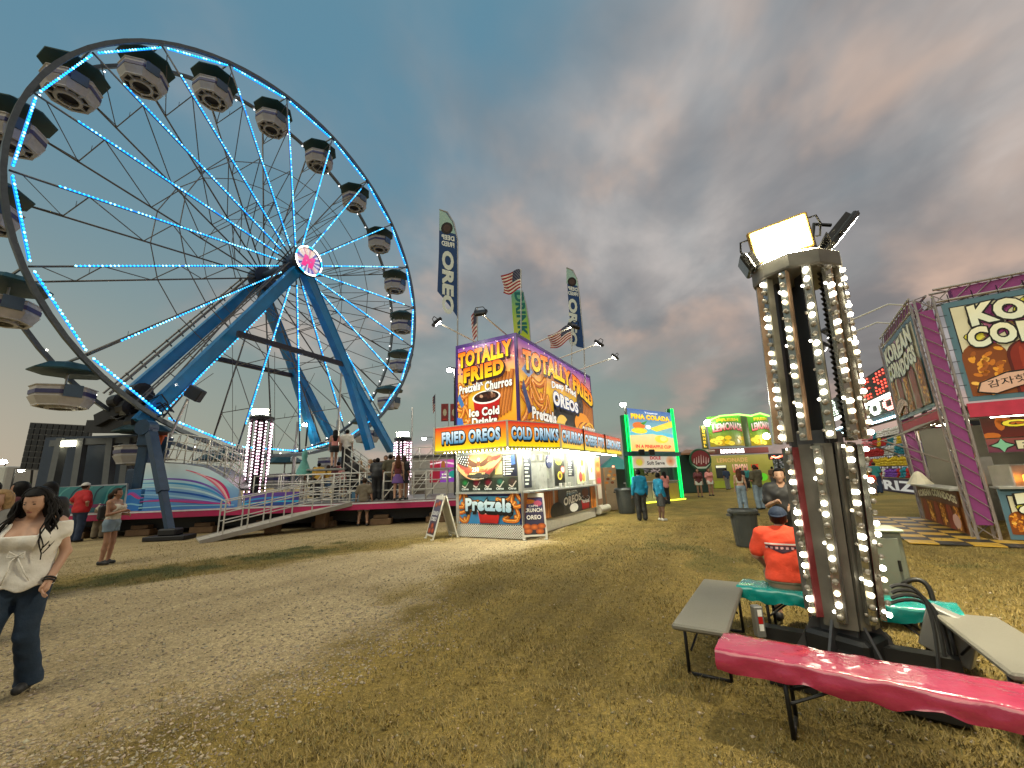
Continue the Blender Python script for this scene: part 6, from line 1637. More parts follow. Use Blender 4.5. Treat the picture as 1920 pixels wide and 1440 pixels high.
bench('folding bench wrapped in glossy pink plastic across the foreground', (1.42, 3.18), (3.40, 1.72), .35, cover=pinkc, seed=3)
bench('folding bench wrapped in teal plastic behind the tower, under the seated man', (2.36, 4.66), (3.56, 3.68), .38, cover=tealc, seed=5)
bench('bare grey folding bench at the right edge beside the pink one', (3.50, 3.56), (2.92, 2.53), .38)
# flat boxes and boards lying under the pink bench
for nm, px, py, w_, h_, lab in (('ground_box', 1490, 1282, .30, .10, 'small dark box lying under the left half of the pink bench'), ('ground_box', 1745, 1335, .36, .12, 'small dark box lying under the right half of the pink bench')):
    q = PG(px, py); lb = thing(nm, lab, 'box', (q.x, q.y, 0), group='boxes under the pink bench'); Mr = Matrix.Rotation(-.68, 3, 'Z')
    b = MB(); b.box((q.x, q.y, h_ / 2 - .01), (w_, .2, h_), Mr, bev=.01); b.build('shell', tdark, lb); b = MB(); b.box((q.x, q.y, h_), (w_ + .02, .22, .016), Mr, bev=.005); b.build('lid', mat('box_lid', (.05, .045, .035), .6), lb)
q = PG(1620, 1300); lb = thing('loose_board', 'pale flat board lying on the grass under the pink bench', 'board', (q.x, q.y, 0)); b = MB(); b.box((q.x, q.y, .02), (.70, .14, .03), Matrix.Rotation(-.68, 3, 'Z'), bev=.006); b.build('plank', mat('board_pale', (.16, .14, .09), .7, var=.2), lb); b = MB(); b.box((q.x, q.y, .042), (.05, .16, .014), Matrix.Rotation(-.68, 3, 'Z')); b.build('cleat', mat('board_pale'), lb)
# ------------------------------------------------------------------ bins
def bin_(x, y, label, h=.95, r=.32, col=(.035, .04, .04), grp='dark bins'):
    o = thing('trash_bin', label, 'bin', (x, y, 0), group=grp); m_ = mat('bin_plastic', col, .5, var=.15, dirt=.2)
    b = MB(); b.lathe((x, y, 0), [(r * .80, .0), (r * .82, .02), (r * .98, h * .86), (r * 1.0, h * .90)], 20); b.build('body', m_, o, smooth=False)
    b = MB(); b.lathe((x, y, 0), [(r * 1.10, h * .88), (r * 1.12, h * .95), (r * 1.02, h), (r * .9, h), (r * .9, h * .9)], 20, cap=False); b.build('rim', m_, o)
    for sg in (-1, 1): b = MB(); b.box((x + sg * r * 1.12, y, h * .84), (.05, .16, .05), bev=.01); b.build('handle', m_, o)
    b = MB(); b.lathe((x, y, 0), [(r * .93, h * .86), (r * .95, h * .97), (r * .3, h * .90)], 16, cap=False); b.build('bag', mat('bin_bag', (.01, .01, .011), .3, coat=.3), o)
    return o
q = PG(1405, 1026); bin_(q.x + .05, q.y + .15, 'large grey bin with dark bag standing behind the seated man', .76, .27)
q = PG(745, 978); bin_(q.x, q.y, 'dark bin in front of the magenta deck skirt', .98, .36)
q = PG(1176, 962); bin_(q.x, q.y, 'black bin behind the man in the blue shirt', 1.0, .40)
# ------------------------------------------------------------------ corn-dog stand on the right
KC = Vector((9.75, 9.03, 0)); KD = Vector((.547, .837, 0)).normalized(); KR = Vector((.837, -.547, 0)).normalized()
kor = thing('corn_dog_stand', 'purple truss-framed corn dog stand with big printed sign panels at the right edge', 'food stand', tuple(KC + KD * 2 + KR * 2))
kpur = mat('truss_cover_purple', (.19, .028, .15), .6, var=.12, bump=.2, bscale=12); ktruss = mat('truss_tube', (.34, .30, .29), .35, .6, var=.15); kred = mat('valance_red', (.40, .02, .055), .6, var=.15, bump=.3, bscale=8)
def kp(r, d, z): return KC + KR * r + KD * d + ZV * z
def truss(a, b_, up, size=.30, cover=True):
    a = Vector(a); b_ = Vector(b_); d = (b_ - a); L_ = d.length; d.normalize(); s = d.cross(Vector(up)).normalized(); u = s.cross(d).normalized(); h_ = size / 2
    x = MB()
    for i, j in ((-1, -1), (1, -1), (1, 1), (-1, 1)): x.tube(a + s * i * h_ + u * j * h_, b_ + s * i * h_ + u * j * h_, .028, n=6)
    n = int(L_ / .30)
    for k in range(n):
        p, q = a + d * (L_ * k / n), a + d * (L_ * (k + 1) / n)
        for i, j, i2, j2 in ((-1, -1, 1, -1), (1, -1, 1, 1), (1, 1, -1, 1), (-1, 1, -1, -1)):
            x.tube(p + s * i * h_ + u * j * h_, q + s * i2 * h_ + u * j2 * h_, .011, n=4)
    tr = x.build('truss', ktruss, kor)
    if cover:
        x = MB(); x.bar(a + d * .3, b_ - d * .3, size - .075, size - .075, up); x.build('cover', kpur, tr)
    return tr
KH, KL, KF = 5.35, 4.1, 3.9
truss(kp(0, 0, 0), kp(0, 0, KH), KR, .32); truss(kp(0, KL, 0), kp(0, KL, KH), KR, .30); truss(kp(KF, 0, 0), kp(KF, 0, KH), KR, .32); truss(kp(KF, KL, 0), kp(KF, KL, KH), KR, .30)
truss(kp(.2, 0, KH), kp(KF - .2, 0, KH), ZV, .30); truss(kp(0, .2, KH), kp(0, KL - .2, KH), ZV, .30); truss(kp(.2, 0, 2.66), kp(KF - .2, 0, 2.66), ZV, .24, False); truss(kp(0, .2, 2.66), kp(0, KL - .2, 2.66), ZV, .24, False)
for a, b_ in ((kp(.22, -.14, 2.52), kp(KF - .2, -.14, 2.52)), (kp(-.14, .22, 2.52), kp(-.14, KL - .2, 2.52))):
    x = MB(); d = (b_ - a).normalized(); x.prism([a, b_, b_ + ZV * .30, a + ZV * .30], d.cross(ZV) * .02); x.build('valance', kred, kor)
CRM = rgb(206, 200, 172); KPu = rgb(150, 60, 130); KY = rgb(214, 206, 70); KTe = rgb(76, 108, 124); KBr = rgb(120, 56, 16); KRd = rgb(110, 28, 16)
def star(A, x, y, s, c, out=None):
    for k, cc in ((1.35, out), (1.0, c)):
        if cc: A.poly([(x + s * k * math.cos(math.pi / 2 * i + t) * (1 if t == 0 else .45), y + s * k * math.sin(math.pi / 2 * i + t) * (1 if t == 0 else .45)) for i in range(4) for t in (0, math.pi / 4)], cc)
def corndog(A, x, y0, y1, w, kind):
    c0, c1 = (rgb(196, 118, 30), rgb(120, 60, 14)) if kind else (rgb(126, 34, 18), rgb(80, 18, 10))
    pts = [(x - w, y0)] + [(x + w * math.cos(math.pi - math.pi * i / 10), y1 - w + w * math.sin(math.pi * i / 10)) for i in range(11)] + [(x + w, y0)]
    A.poly(pts, BK if False else c1); A.poly([(x + (p[0] - x) * .86, p[1] - w * .08 if p[1] > y0 + .01 else p[1]) for p in pts], c0 if not kind else c1)
    if kind:
        rr = random.Random(int(x * 50)); k = A.layer + 1
        for i in range(46):
            A.layer = k + (i % 3); yy = y0 + .05 + (y1 - y0 - w * .7) * rr.random(); A.ellipse(x + w * .72 * (2 * rr.random() - 1), yy, w * .22, w * .12, rr.choice([rgb(222, 150, 44), rgb(190, 110, 26), rgb(236, 180, 80), rgb(150, 80, 20)]), 8, rr.random() * 3)
        A.layer = k + 4
    else: A.ellipse(x - w * .35, (y0 + y1) / 2 + .1, w * .14, (y1 - y0) * .28, rgb(150, 50, 28), 12)
def kor_art(A, w, h, word1, word2, korean=True, sx=1.0, tw=None):
    A.rect(0, 0, w, h, KTe); A.rect(.10, .10, w - .10, h - .12, BK); A.rect(.12, .12, w - .12, h - .14, CRM)
    rr = random.Random(8); 
    for i in range(int(7 * w)):
        x, y = .2 + (w - .5) * rr.random(), h * (.52 + .36 * rr.random()); r_ = rr.random() * 3; A.ellipse(x, y, .26, .13, BK, 14, r_); A.ellipse(x, y, .24, .115, rr.choice([KPu, KY, rgb(200, 120, 160), KPu]), 14, r_); A.layer -= 2
    A.layer += 4
    for i in range(6): star(A, .3 + (w - .6) * i / 5, h * (.50 + .4 * ((i * 3) % 5) / 5), .07, WH, BK); A.layer -= 2
    A.layer += 2
    n = max(3, int(w / .62)); 
    for i in range(n): corndog(A, .42 * sx + (w - .8 * sx) * i / (n - 1), .10, h * .56 - .06 * (i % 2), .34 * sx, i % 2 == 0)
    for k_, (wd, y0_, y1_) in enumerate(((word1, .72, .93), (word2, .50, .70))):
        x0_, ww_ = ((.36, .24)[k_], tw[k_]) if tw else (.42 * sx, w - .75 * sx)
        A.text(wd, 0, 0, 1, 1, rgb(214, 222, 206), rgb(230, 226, 196), out=BK, ow=.055, bold=.06, sp=1.12, warp=lambda u, v: (x0_ + u * ww_, h * (y0_ + (y1_ - y0_) * v) + .05 * math.sin(u * 9) - .02))
    if korean:
        cx, cy = .86, h * .14; pts = [(cx - .95, cy - .16), (cx - .85, cy + .06), (cx - .3, cy + .26), (cx + .4, cy + .28), (cx + .95, cy + .10), (cx + .98, cy - .05), (cx + .4, cy + .02), (cx - .2, cy - .12), (cx - .6, cy - .24)]; pts = [(cx + (p[0] - cx) * .72, cy + (p[1] - cy) * .80) for p in pts]
        A.poly([(cx + (p[0] - cx) * 1.05, cy + (p[1] - cy) * 1.14) for p in pts], BK); A.poly(pts, rgb(206, 166, 148)); A.text('감자핫도그', 0, 0, 1, 1, BK, bold=.01, warp=lambda u, v: (cx - .53 + u * .98, cy - .08 + v * .16 + .14 * u))
# upper signs
def kpanel(name, o, ux, w, h, paint, m=PRINT, off=.0):
    nn = Vector(ux).cross(ZV); b = MB(); b.prism([o, o + Vector(ux) * w, o + Vector(ux) * w + ZV * h, o + ZV * h], nn * -.02); pn = b.build(name, mat('sign_backing'), kor); A = Art((0, 0, w, h)); paint(A, w, h); A.place('print', pn, o + nn * .004, ux, ZV, m, eps=.0012)
kpanel('sign_panel', kp(.26, -.17, 2.86), KR, KF - .5, KH - 3.08, lambda A, w, h: kor_art(A, w, h, 'KOREAN', 'CORNDOGS', tw=(2.35, 2.75)))
kpanel('sign_panel', kp(-.17, KL - .22, 2.86), -KD, KL - .46, KH - 3.08, lambda A, w, h: kor_art(A, w, h, 'KOREAN', 'CORNDOGS', True, .8), PRINT)
# ties lacing the sheets to the truss
b = MB()
for i in range(9):
    z_ = 2.95 + i * .27; b.bar(kp(.13, -.172, z_), kp(.30, -.175, z_), .012, .012); b.bar(kp(-.172, .13, z_), kp(-.175, .30, z_), .012, .012)
for i in range(12): b.bar(kp(.4 + .38 * i, -.175, KH - .22), kp(.4 + .38 * i, -.16, KH - .02), .012, .012)
b.build('lacing_ties', blackm, kor)
def hot_art(A, w, h):
    A.rect(0, 0, w, h, rgb(90, 20, 14), rgb(60, 26, 14)); 
    for i in range(14): A.layer = 2; A.ellipse(.1 + (w - .2) * (i * .37 % 1), h * (.1 + .8 * (i * .61 % 1)), .14, .07, rgb(180, 96, 26), 10, i)
    A.layer = 5; A.text('Cheetos', .30, h * .50, w * .62, h * .34, rgb(222, 205, 40), rgb(240, 225, 80), out=BK, ow=.05, bold=.05); A.text('Flamin Hot', .8, h * .14, w * .45, h * .26, rgb(200, 90, 30), rgb(235, 150, 50), bold=.03)
kpanel('sign_panel', kp(.34, -.16, 2.06), KR, 2.6, .42, hot_art)
def pot_art(A, w, h):
    A.rect(0, 0, w, h, rgb(96, 40, 70), rgb(130, 66, 60)); star(A, .22, h * .5, .16, rgb(120, 180, 150), BK); A.text('POTATO', .42, h * .2, w * .62, h * .6, CRM, CRM, out=BK, ow=.06, bold=.05)
kpanel('sign_panel', kp(.34, -.16, 1.76), KR, 2.6, .28, pot_art)
def kcount(A, w, h):
    kor_art(A, w, h, 'KOREAN', 'CORNDOGS', False, .5)
kpanel('counter_panel', kp(.30, -.15, .04), KR, KF - .6, .98, kcount)
def kside(A, w, h):
    A.rect(0, 0, w, h, rgb(110, 56, 20), rgb(150, 90, 40)); 
    for i in range(6): corndog(A, .4 + i * (w - .8) / 5, .02, h * .72, .24, i % 2)
    A.poly([(0, h * .66), (w, h * .62), (w, h), (0, h)], rgb(80, 34, 26)); A.text('KOREAN CORNDOGS', 0, 0, 1, 1, CRM, CRM, out=BK, ow=.05, bold=.05, warp=lambda u, v: (.15 + u * (w - .3), h * (.70 + .10 * math.sin(u * 3.1) - .02 + .20 * v)))
    A.ellipse(w * .86, h * .26, .26, .16, rgb(196, 156, 150), 16)
kpanel('counter_panel', kp(-.15, KL - .3, .04), -KD, KL - .6, .92, kside)
b = MB(); b.prism([kp(-.30, .3, .97), kp(.15, .3, .97), kp(.15, KL - .3, .97), kp(-.30, KL - .3, .97)], ZV * .04); b.build('counter_top', alu, kor)
b = MB(); b.prism([kp(.3, -.30, 1.03), kp(KF - .3, -.30, 1.03), kp(KF - .3, .2, 1.03), kp(.3, .2, 1.03)], ZV * .04); b.build('counter_top', alu, kor)
b = MB(); b.prism([kp(.25, KL + .1, 0), kp(KF, KL + .1, 0), kp(KF, KL + .1, 2.6), kp(.25, KL + .1, 2.6)], KD * .05); b.build('back_wall', mat('stand_wall', (.16, .15, .12), .6), kor)
b = MB(); b.prism([kp(.1, .1, 2.72), kp(KF, .1, 2.72), kp(KF, KL, 2.72), kp(.1, KL, 2.72)], ZV * .05); b.build('roof', mat('stand_roof', (.12, .12, .11), .6), kor)
for r_, d_, w_, h_, m_ in ((1.0, 1.2, .6, .5, alu), (1.9, 1.0, .5, .35, tdark), (2.8, 1.3, .7, .55, alu), (.8, 2.6, .5, .7, alu), (.9, 3.4, .4, .5, tdark)):
    b = MB(); b.box(kp(r_, d_, 1.0 + h_ / 2), (w_, .45, h_), bev=.02); b.build('appliance', m_, kor)
b = MB(); b.box(kp(1.15, .75, 1.20), (.30, .2, .16), bev=.02); b.build('heat_lamp_tray', led('heat_orange', (1.0, .28, .03), 3.0, True), kor)
for r_, d_ in ((1.3, 1.5), (.6, 3.0)): b = MB(); b.box(kp(r_, d_, 2.60), (.8, .10, .05)); b.build('tube_light', led('stand_tube', (1.0, .92, .7), 24.0, True), kor)
# propped canvas flap on the left side
f0, f1 = kp(-.16, .35, 2.58), kp(-.16, 2.4, 2.58); g0, g1 = f0 - KR * 1.05 - ZV * .42, f1 - KR * 1.05 - ZV * .42
b = MB(); V = []
for i in range(9):
    for j in range(7):
        u, v = i / 8, j / 6; p = f0 + (f1 - f0) * u; q = g0 + (g1 - g0) * u; V.append(p + (q - p) * v - ZV * (.05 * math.sin(math.pi * v) * (.6 + .4 * math.sin(u * 9))))
b.raw(V, [(i * 7 + j, i * 7 + j + 1, (i + 1) * 7 + j + 1, (i + 1) * 7 + j) for i in range(8) for j in range(6)]); b.build('awning_flap', mat('canvas_drab', (.26, .24, .18), .75, var=.15, bump=.2, bscale=15), kor, smooth=True, recalc=False)
for e, f_ in ((g0, f0), (g1, f1)): b = MB(); b.tube(e, Vector((f_.x, f_.y, 1.6)), .018, n=5); b.build('prop_stick', ktruss, kor)
b = MB(); b.lathe(kp(-.1, KL - .35, 1.01), [(.30, 0), (.26, .04), (.10, .30), (.02, .36)], 10); b.build('covered_jar', mat('paper_cream', (.6, .55, .42), .7), kor)
for i, (d_, z_) in enumerate(((.6, KH + .1), (2.2, KH + .1))):
    tip = kp(-1.7, d_ + .4, KH - .05); root = kp(-.1, d_, KH + .12); o = thing('sign_floodlight', ['floodlight on the nearer boom of the corn dog stand', 'floodlight on the farther boom of the corn dog stand'][i], 'floodlight', tuple(root), group='floodlights of the corn dog stand')
    b = MB(); b.path([root, root - KR * .35 + ZV * .12, tip], .02, 6); b.build('boom', whiterail, o); b = MB(); b.box(tip - ZV * .05, (.30, .24, .12), Matrix.Rotation(.6, 3, 'Y'), bev=.02); hd = b.build('housing', blackm, o)
    c = tip + Vector((.07, 0, -.13)); dd = (kp(-.16, 1.5 + d_ * .6, 4.0) - c).normalized(); _, s_, u_ = basis(dd); b = MB(); b.raw([c + s_ * a * .12 + u_ * e * .09 for a, e in ((-1, -1), (1, -1), (1, 1), (-1, 1))], [(0, 1, 2, 3)]); b.build('lens', led('stand_flood', (1, .95, .82), 22, True), hd, recalc=False)
# chequered floor mat
mt = thing('checker_mat', 'black and yellow chequered floor mat in front of the corn dog stand', 'mat', tuple(kp(-.8, 1, 0)))
ty, tk_ = mat('tile_yellow', (.50, .30, .035), .5, var=.2, dirt=.3), mat('tile_black', (.025, .022, .018), .5, var=.2, dirt=.3); tl = {}
S_ = .46
for i in range(-6, 11):
    for j in range(-3, 13):
        r0_, d0_ = -1.40 + i * 0, 0
        rr_, dd_ = -1.38 + (i + 6) * S_, -1.05 + (j + 3) * S_
        if rr_ > -.3 and dd_ > -.55: continue
        if dd_ > KL + .2 or rr_ > 4.6: continue
        k = (i + j) % 2; m_ = ty if k else tk_
        if k not in tl:
            b = MB(); P_ = [Vector((0, 0, 0)), KR * (S_ - .012), KR * (S_ - .012) + KD * (S_ - .012), KD * (S_ - .012)]; b.prism(P_, ZV * .018); o_ = b.build('tile', m_, mt, local=True); tl[k] = o_
        else: o_ = tl[k].copy(); COL.objects.link(o_); o_.parent = mt
        o_.location = kp(rr_, dd_, .004) - ORIG[mt]
# ------------------------------------------------------------------ prize game behind it
PA, PB_ = Vector((19.9, 20.5, 0)), Vector((23.6, 27.9, 0)); PD = (PB_ - PA).normalized(); PN = Vector((-PD.y, PD.x, 0))
def pp(px, py, off=0.0): a = PA + PN * off; return PV(px, py, a, a + PD)
prize = thing('prize_game', 'carnival prize game with lit letters and shelves of toys behind the light tower', 'game booth', tuple(PA + PD * 2))
q0, q1 = pp(1775, 930), pp(1592, 925); L_ = (q1 - q0).dot(PD); o0 = Vector((q0.x, q0.y, 0)); MP = Matrix((PD, PN, ZV)).transposed()
z_sk = pp(1690, 897).z
def pslab(name, u0, u1, z0, z1, off, th, m): b = MB(); a = o0 + PN * off; b.prism([a + PD * u0 + ZV * z0, a + PD * u1 + ZV * z0, a + PD * u1 + ZV * z1, a + PD * u0 + ZV * z1], PN * -th); return b.build(name, m, prize)
sk = pslab('skirt', 0, L_, .02, z_sk, 0, .06, mat('skirt_purple', (.045, .03, .075), .6))
A = Art(); A.text('WIN PRIZES', 0, 0, 1, 1, rgb(205, 205, 205), bold=.04, sp=1.05, warp=lambda u, v: (u * L_ * 1.02 - .6, z_sk * (.14 + .70 * v))); A.place('print', sk, o0 + PD * L_ + PN * .004, -PD, ZV, PRINT_GLOW)
pslab('back_wall', 0, L_, z_sk, pp(1690, 790).z, -1.9, .06, mat('game_back', (.03, .025, .035), .7))
zc = pp(1690, 765).z; zt = pp(1690, 690).z
for i, f in enumerate((.25, .5, .75)):
    zz_ = z_sk + (pp(1690, 800).z - z_sk) * f; s2 = pslab('shelf', .1, L_ - .1, zz_ - .16, zz_, -.6 - .35 * i, .35, mat('shelf_dark', (.03, .03, .035), .5))
    A = Art(); A.text(['ONE WIN KIDS', 'KIDS MEDIUM  WIN 1', 'TOP CHOICE'][i], 0, 0, 1, 1, rgb(190, 190, 200), bold=.02, warp=lambda u, v: (u * L_ * .7 + .5, zz_ - .14 + .11 * v)); A.place('print', s2, o0 + PD * L_ + PN * (-.596 - .35 * i), -PD, ZV, PRINT_GLOW)
for s in (0.05, L_ - .05):
    b = MB(); b.bar(o0 + PD * s, o0 + PD * s + ZV * zc, .14, .14); b.build('post', tdark, prize)
pslab('canopy_fascia', -.1, L_ + .1, zc - .45, zc, .25, .5, mat('fascia_blue', (.03, .10, .14), .4))
for z_ in (zc - .38, zc + .02): b = MB(); b.bar(o0 + PD * 0 + PN * .27 + ZV * z_, o0 + PD * L_ + PN * .27 + ZV * z_, .05, .06); b.build('light_tube', led('game_tube', (.75, .95, 1.0), 14.0, True), prize)
z1a, z1b, z2a, z2b = pp(1690, 777).z, pp(1690, 757).z, pp(1690, 748).z, pp(1690, 690).z
for txt, za, zb, uL, uR, cols in (('SHOOT', zc - .02, pp(1660, 765).z + .45, 1592, 1735, ['p', 'w', 'w', 'p', 'w']), ('PRIZES', pp(1650, 745).z, pp(1650, 700).z, 1545, 1690, ['r', 'w', 'r', 'w', 'r', 'r'])):
    a, c = pp(uL, 740), pp(uR, 740); uu0, uu1 = (a - o0).dot(PD), (c - o0).dot(PD); bd = pslab('letter_board', min(uu0, uu1) - .15, max(uu0, uu1) + .15, za - .08, zb + .08, .30, .08, blackm)
    dots = {'w': MB(), 'r': MB(), 'p': MB()}; n = len(txt); cw = 1.0 / n
    for k, ch in enumerate(txt):
        for u, v in text_dots(ch, .115, .05):
            x = uu0 + (uu1 - uu0) * (k + .08 + .84 * u) * cw; p = o0 + PD * x + PN * .32 + ZV * (za + (zb - za) * v); dots[cols[k]].box(p, (.075, .05, .075), MP)
    for k, m_ in (('w', led('dots_white', (.85, 1.0, .80), 3.0)), ('r', led('dots_red', (1.0, .05, .03), 3.5)), ('p', led('dots_pink', (1.0, .35, .30), 2.5))):
        if dots[k].v: stuff(dots[k].build('led_letters', m_, bd, recalc=False))
b = MB(); zz_ = pp(1650, 752).z; b.bar(o0 + PN * .27 + ZV * zz_, o0 + PD * L_ + PN * .27 + ZV * zz_, .12, .16); b.build('light_tube', led('game_tube_w', (1, 1, .95), 5.0, True), prize)
# toys on the shelves
toy = MB(); toy.sphere((0, 0, .13), .13, 8, 6, (1, .8, 1)); toy.sphere((0, 0, .32), .11, 8, 6)
for s in (-1, 1): toy.sphere((s * .08, 0, .42), .04, 6, 4); toy.sphere((s * .13, -.05, .17), .05, 6, 4, (.8, .8, 1.4)); toy.sphere((s * .08, -.10, .04), .055, 6, 4)
toyme = toy.build('x', whiteled, None, smooth=True, local=True).data; bpy.data.objects.remove(bpy.data.objects[toyme.name] if toyme.name in bpy.data.objects else [o for o in bpy.data.objects if o.data == toyme][0])
TC = [('red', (.40, .02, .02)), ('yellow', (.55, .38, .02)), ('purple', (.16, .05, .32)), ('white', (.55, .53, .50)), ('teal', (.02, .20, .26)), ('pink', (.55, .17, .20)), ('dark maroon', (.10, .012, .02))]
rr = random.Random(11)
rows = [(z_sk + .02, -.35), (z_sk + (pp(1690, 800).z - z_sk) * .25, -.75), (z_sk + (pp(1690, 800).z - z_sk) * .5, -1.1), (z_sk + (pp(1690, 800).z - z_sk) * .75, -1.45), (z_sk + (pp(1690, 800).z - z_sk) * .98, -1.6)]
rown = ['bottom', 'second', 'third', 'fourth', 'top hanging']
def toy_mesh(c):
    k = 'plush_' + c[0]
    if k not in bpy.data.meshes:
        m = toyme.copy(); m.name = k; m.materials.clear(); m.materials.append(mat('plush_' + c[0], c[1], .9, var=.25, scale=20, bump=.3, bscale=60)); 
    return bpy.data.meshes[k]
TOYS = {}
ORD = ordn + ['twentieth'] + ['twenty-' + w for w in ordn[:9]] + ['thirtieth'] + ['thirty-' + w for w in ordn[:9]]
for ri, (z_, off) in enumerate(rows):
    x = .25; ci = rr.randrange(7)
    while x < L_ - .2:
        if rr.random() < .35: ci = rr.randrange(7)
        c = TC[ci]; s = .95 + .35 * rr.random(); o_ = bpy.data.objects.new('plush_toy', toy_mesh(c)); COL.objects.link(o_)
        o_.location = o0 + PD * x + PN * off + ZV * z_; o_.scale = (s,) * 3; o_.rotation_euler = (0, 0, math.atan2(PN.y, PN.x) + math.pi / 2 + (rr.random() - .5) * .6)
        TOYS.setdefault((ri, c[0]), []).append(o_); x += .34 * s + .06
for (ri, cn), lst in TOYS.items():
    for k, o_ in enumerate(reversed(lst)):
        tag(o_, f'{ORD[k]} {cn} plush toy from the left on the {rown[ri]} prize shelf row', 'toy', 'plush toys on the prize game shelves')
if not any(o.data == toyme for o in bpy.data.objects): bpy.data.meshes.remove(toyme)
# ------------------------------------------------------------------ pineapple drink stand with green tubes
QA, QB = PG(1187, 946), PG(1281, 936); QD = (QB - QA); QD.z = 0; QD.normalize(); QN = Vector((QD.y, -QD.x, 0))
def qp(px, py, off=0.0): a = QA + QN * off; return PV(px, py, a, a + QD)
pina = thing('pineapple_stand', 'pineapple drink stand with glowing green corner tubes and a tropical sign', 'food stand', tuple(QA))
gl = led('tube_green', (.0, .80, .10), 1.5, True); tg = mat('stand_teal', (.01, .10, .085), .5, var=.15)
for a, c in (((1175, 778), (1190, 945)), ((1258, 766), (1280, 936))):
    t, bt = qp(*a), qp(*c); bt.z = 0; t.x, t.y = bt.x, bt.y
    b = MB(); b.bar(bt - QN * .2, t - QN * .2, .30, .30); po = b.build('post', mat('post_green', (.01, .12, .05), .5), pina)
    for s in (-.10, .10): b = MB(); b.tube(bt + QD * s + ZV * .1, t + QD * s, .035, n=6); b.build('green_tube', gl, po)
u0 = 0.25; u1 = (QB - QA).dot(QD) - .25; zA, zB, zC, zD = qp(1220, 846).z, qp(1220, 770).z, qp(1220, 877).z, qp(1220, 851).z
def qslab(name, x0, x1, z0, z1, off, th, m): b = MB(); a = QA + QN * off; a.z = 0; b.prism([a + QD * x0 + ZV * z0, a + QD * x1 + ZV * z0, a + QD * x1 + ZV * z1, a + QD * x0 + ZV * z1], QN * -th); return b.build(name, m, pina)
def qprint(pn, x0, z0, off, paint, w, h, m=PRINT_LIT): A = Art((0, 0, w, h)); paint(A, w, h); a = QA + QN * (off + .004); a.z = 0; A.place('print', pn, a + QD * x0 + ZV * z0, QD, ZV, m, eps=.003)
def a_pina(A, w, h):
    A.rect(0, 0, w, h * .45, rgb(232, 190, 90), rgb(214, 205, 150)); A.layer -= 1; A.rect(0, h * .45, w, h, rgb(120, 180, 180), rgb(70, 100, 160))
    A.poly([(0, h * .36), (w * .5, h * .42), (w, h * .34), (w, h * .44), (w * .45, h * .50), (0, h * .44)], rgb(90, 180, 200)); A.poly([(w * .45, h * .55), (w, h * .78), (w, h * .62), (w * .6, h * .48)], rgb(236, 206, 60))
    A.ellipse(w * .22, h * .60, w * .14, h * .09, rgb(214, 110, 40), 14); A.ellipse(w * .22, h * .48, w * .17, h * .07, rgb(240, 210, 40), 14); A.poly([(w * .25, h * .66), (w * .42, h * .74), (w * .33, h * .62)], rgb(60, 140, 50)); A.ellipse(w * .42, h * .58, w * .06, h * .05, WH, 12)
    A.ellipse(w * .70, h * .30, w * .16, h * .10, rgb(240, 200, 50), 14); A.ellipse(w * .74, h * .31, w * .08, h * .06, rgb(250, 230, 120), 10)
    A.text('Tropical', w * .36, h * .90, w * .3, h * .05, WH, bold=.03); A.text('PINA COLADA', w * .06, h * .76, w * .88, h * .12, rgb(240, 190, 20), rgb(255, 226, 60), out=rgb(190, 120, 20), ow=.04, bold=.05); A.text('IN A PINEAPPLE CUP', w * .10, h * .07, w * .80, h * .08, RD, bold=.04)
pn = qslab('sign_panel', u0, u1, zA, zB, .0, .12, mat('sign_backing')); qprint(pn, u0, zA, 0, a_pina, u1 - u0, zB - zA)
qslab('beam', -.1, u1 + .4, zA - .28, zA - .04, .1, .3, tg)
def a_dole(A, w, h):
    A.rect(0, 0, w, h, rgb(226, 220, 206)); A.ellipse(w * .14, h * .5, w * .12, h * .42, rgb(226, 150, 60), 16, edge=rgb(236, 214, 180)); A.ellipse(w * .14, h * .42, w * .07, h * .25, rgb(226, 210, 60), 12); A.ellipse(w * .85, h * .5, w * .11, h * .42, rgb(210, 110, 30), 16, edge=rgb(236, 200, 160))
    A.text('DOLE', w * .38, h * .62, w * .24, h * .26, RD, bold=.05); A.text('Soft Serve', w * .30, h * .22, w * .40, h * .28, rgb(70, 60, 40), bold=.03)
pn = qslab('sign_panel', u0, u1, zC, zD - .05, .02, .08, mat('sign_backing')); qprint(pn, u0, zC, .02, a_dole, u1 - u0, zD - .05 - zC, PRINT_GLOW)
qslab('back_wall', 0, u1, .0, zC, -2.4, .1, mat('stand_inside', (.04, .06, .045), .6)); qslab('counter', u0, u1, .0, 1.05, -.05, .5, mat('counter_pale', (.42, .40, .34), .5)); qslab('counter_top', u0 - .05, u1 + .05, 1.05, 1.10, .05, .7, alu)
pn = qslab('menu_board', u1 - 2.6, u1 - 1.2, .2, .98, -.02, .03, mat('sign_backing'))
def a_menu(A, w, h):
    A.rect(0, 0, w, h, rgb(220, 216, 204))
    for i in range(8): A.layer = 2; A.rect(.1, h * (.08 + .11 * i), w * .85, h * (.12 + .11 * i), rgb(120, 116, 110))
qprint(pn, u1 - 2.6, .2, -.02, a_menu, 1.4, .78, PRINT); qslab('front_box', u1 - 1.0, u1 - .1, .0, .95, .0, .4, mat('box_yellow', (.45, .33, .06), .5))
b = MB(); c = QA + QD * (u1 * .55) - QN * 1.4; b.lathe((c.x, c.y, 0), [(.3, 1.1), (.45, 1.5), (.45, 1.7), (.2, 2.2)], 12); b.build('pineapple_display', mat('display_green', (.10, .16, .03), .6), pina)
b = MB(); a = Vector((QA.x, QA.y, .05)); b.bar(a + QN * .3 + QD * .2, a + QN * .3 + QD * u1, .08, .06); b.build('floor_light', led('strip_yellow', (.8, .9, .05), 1.6, True), pina)
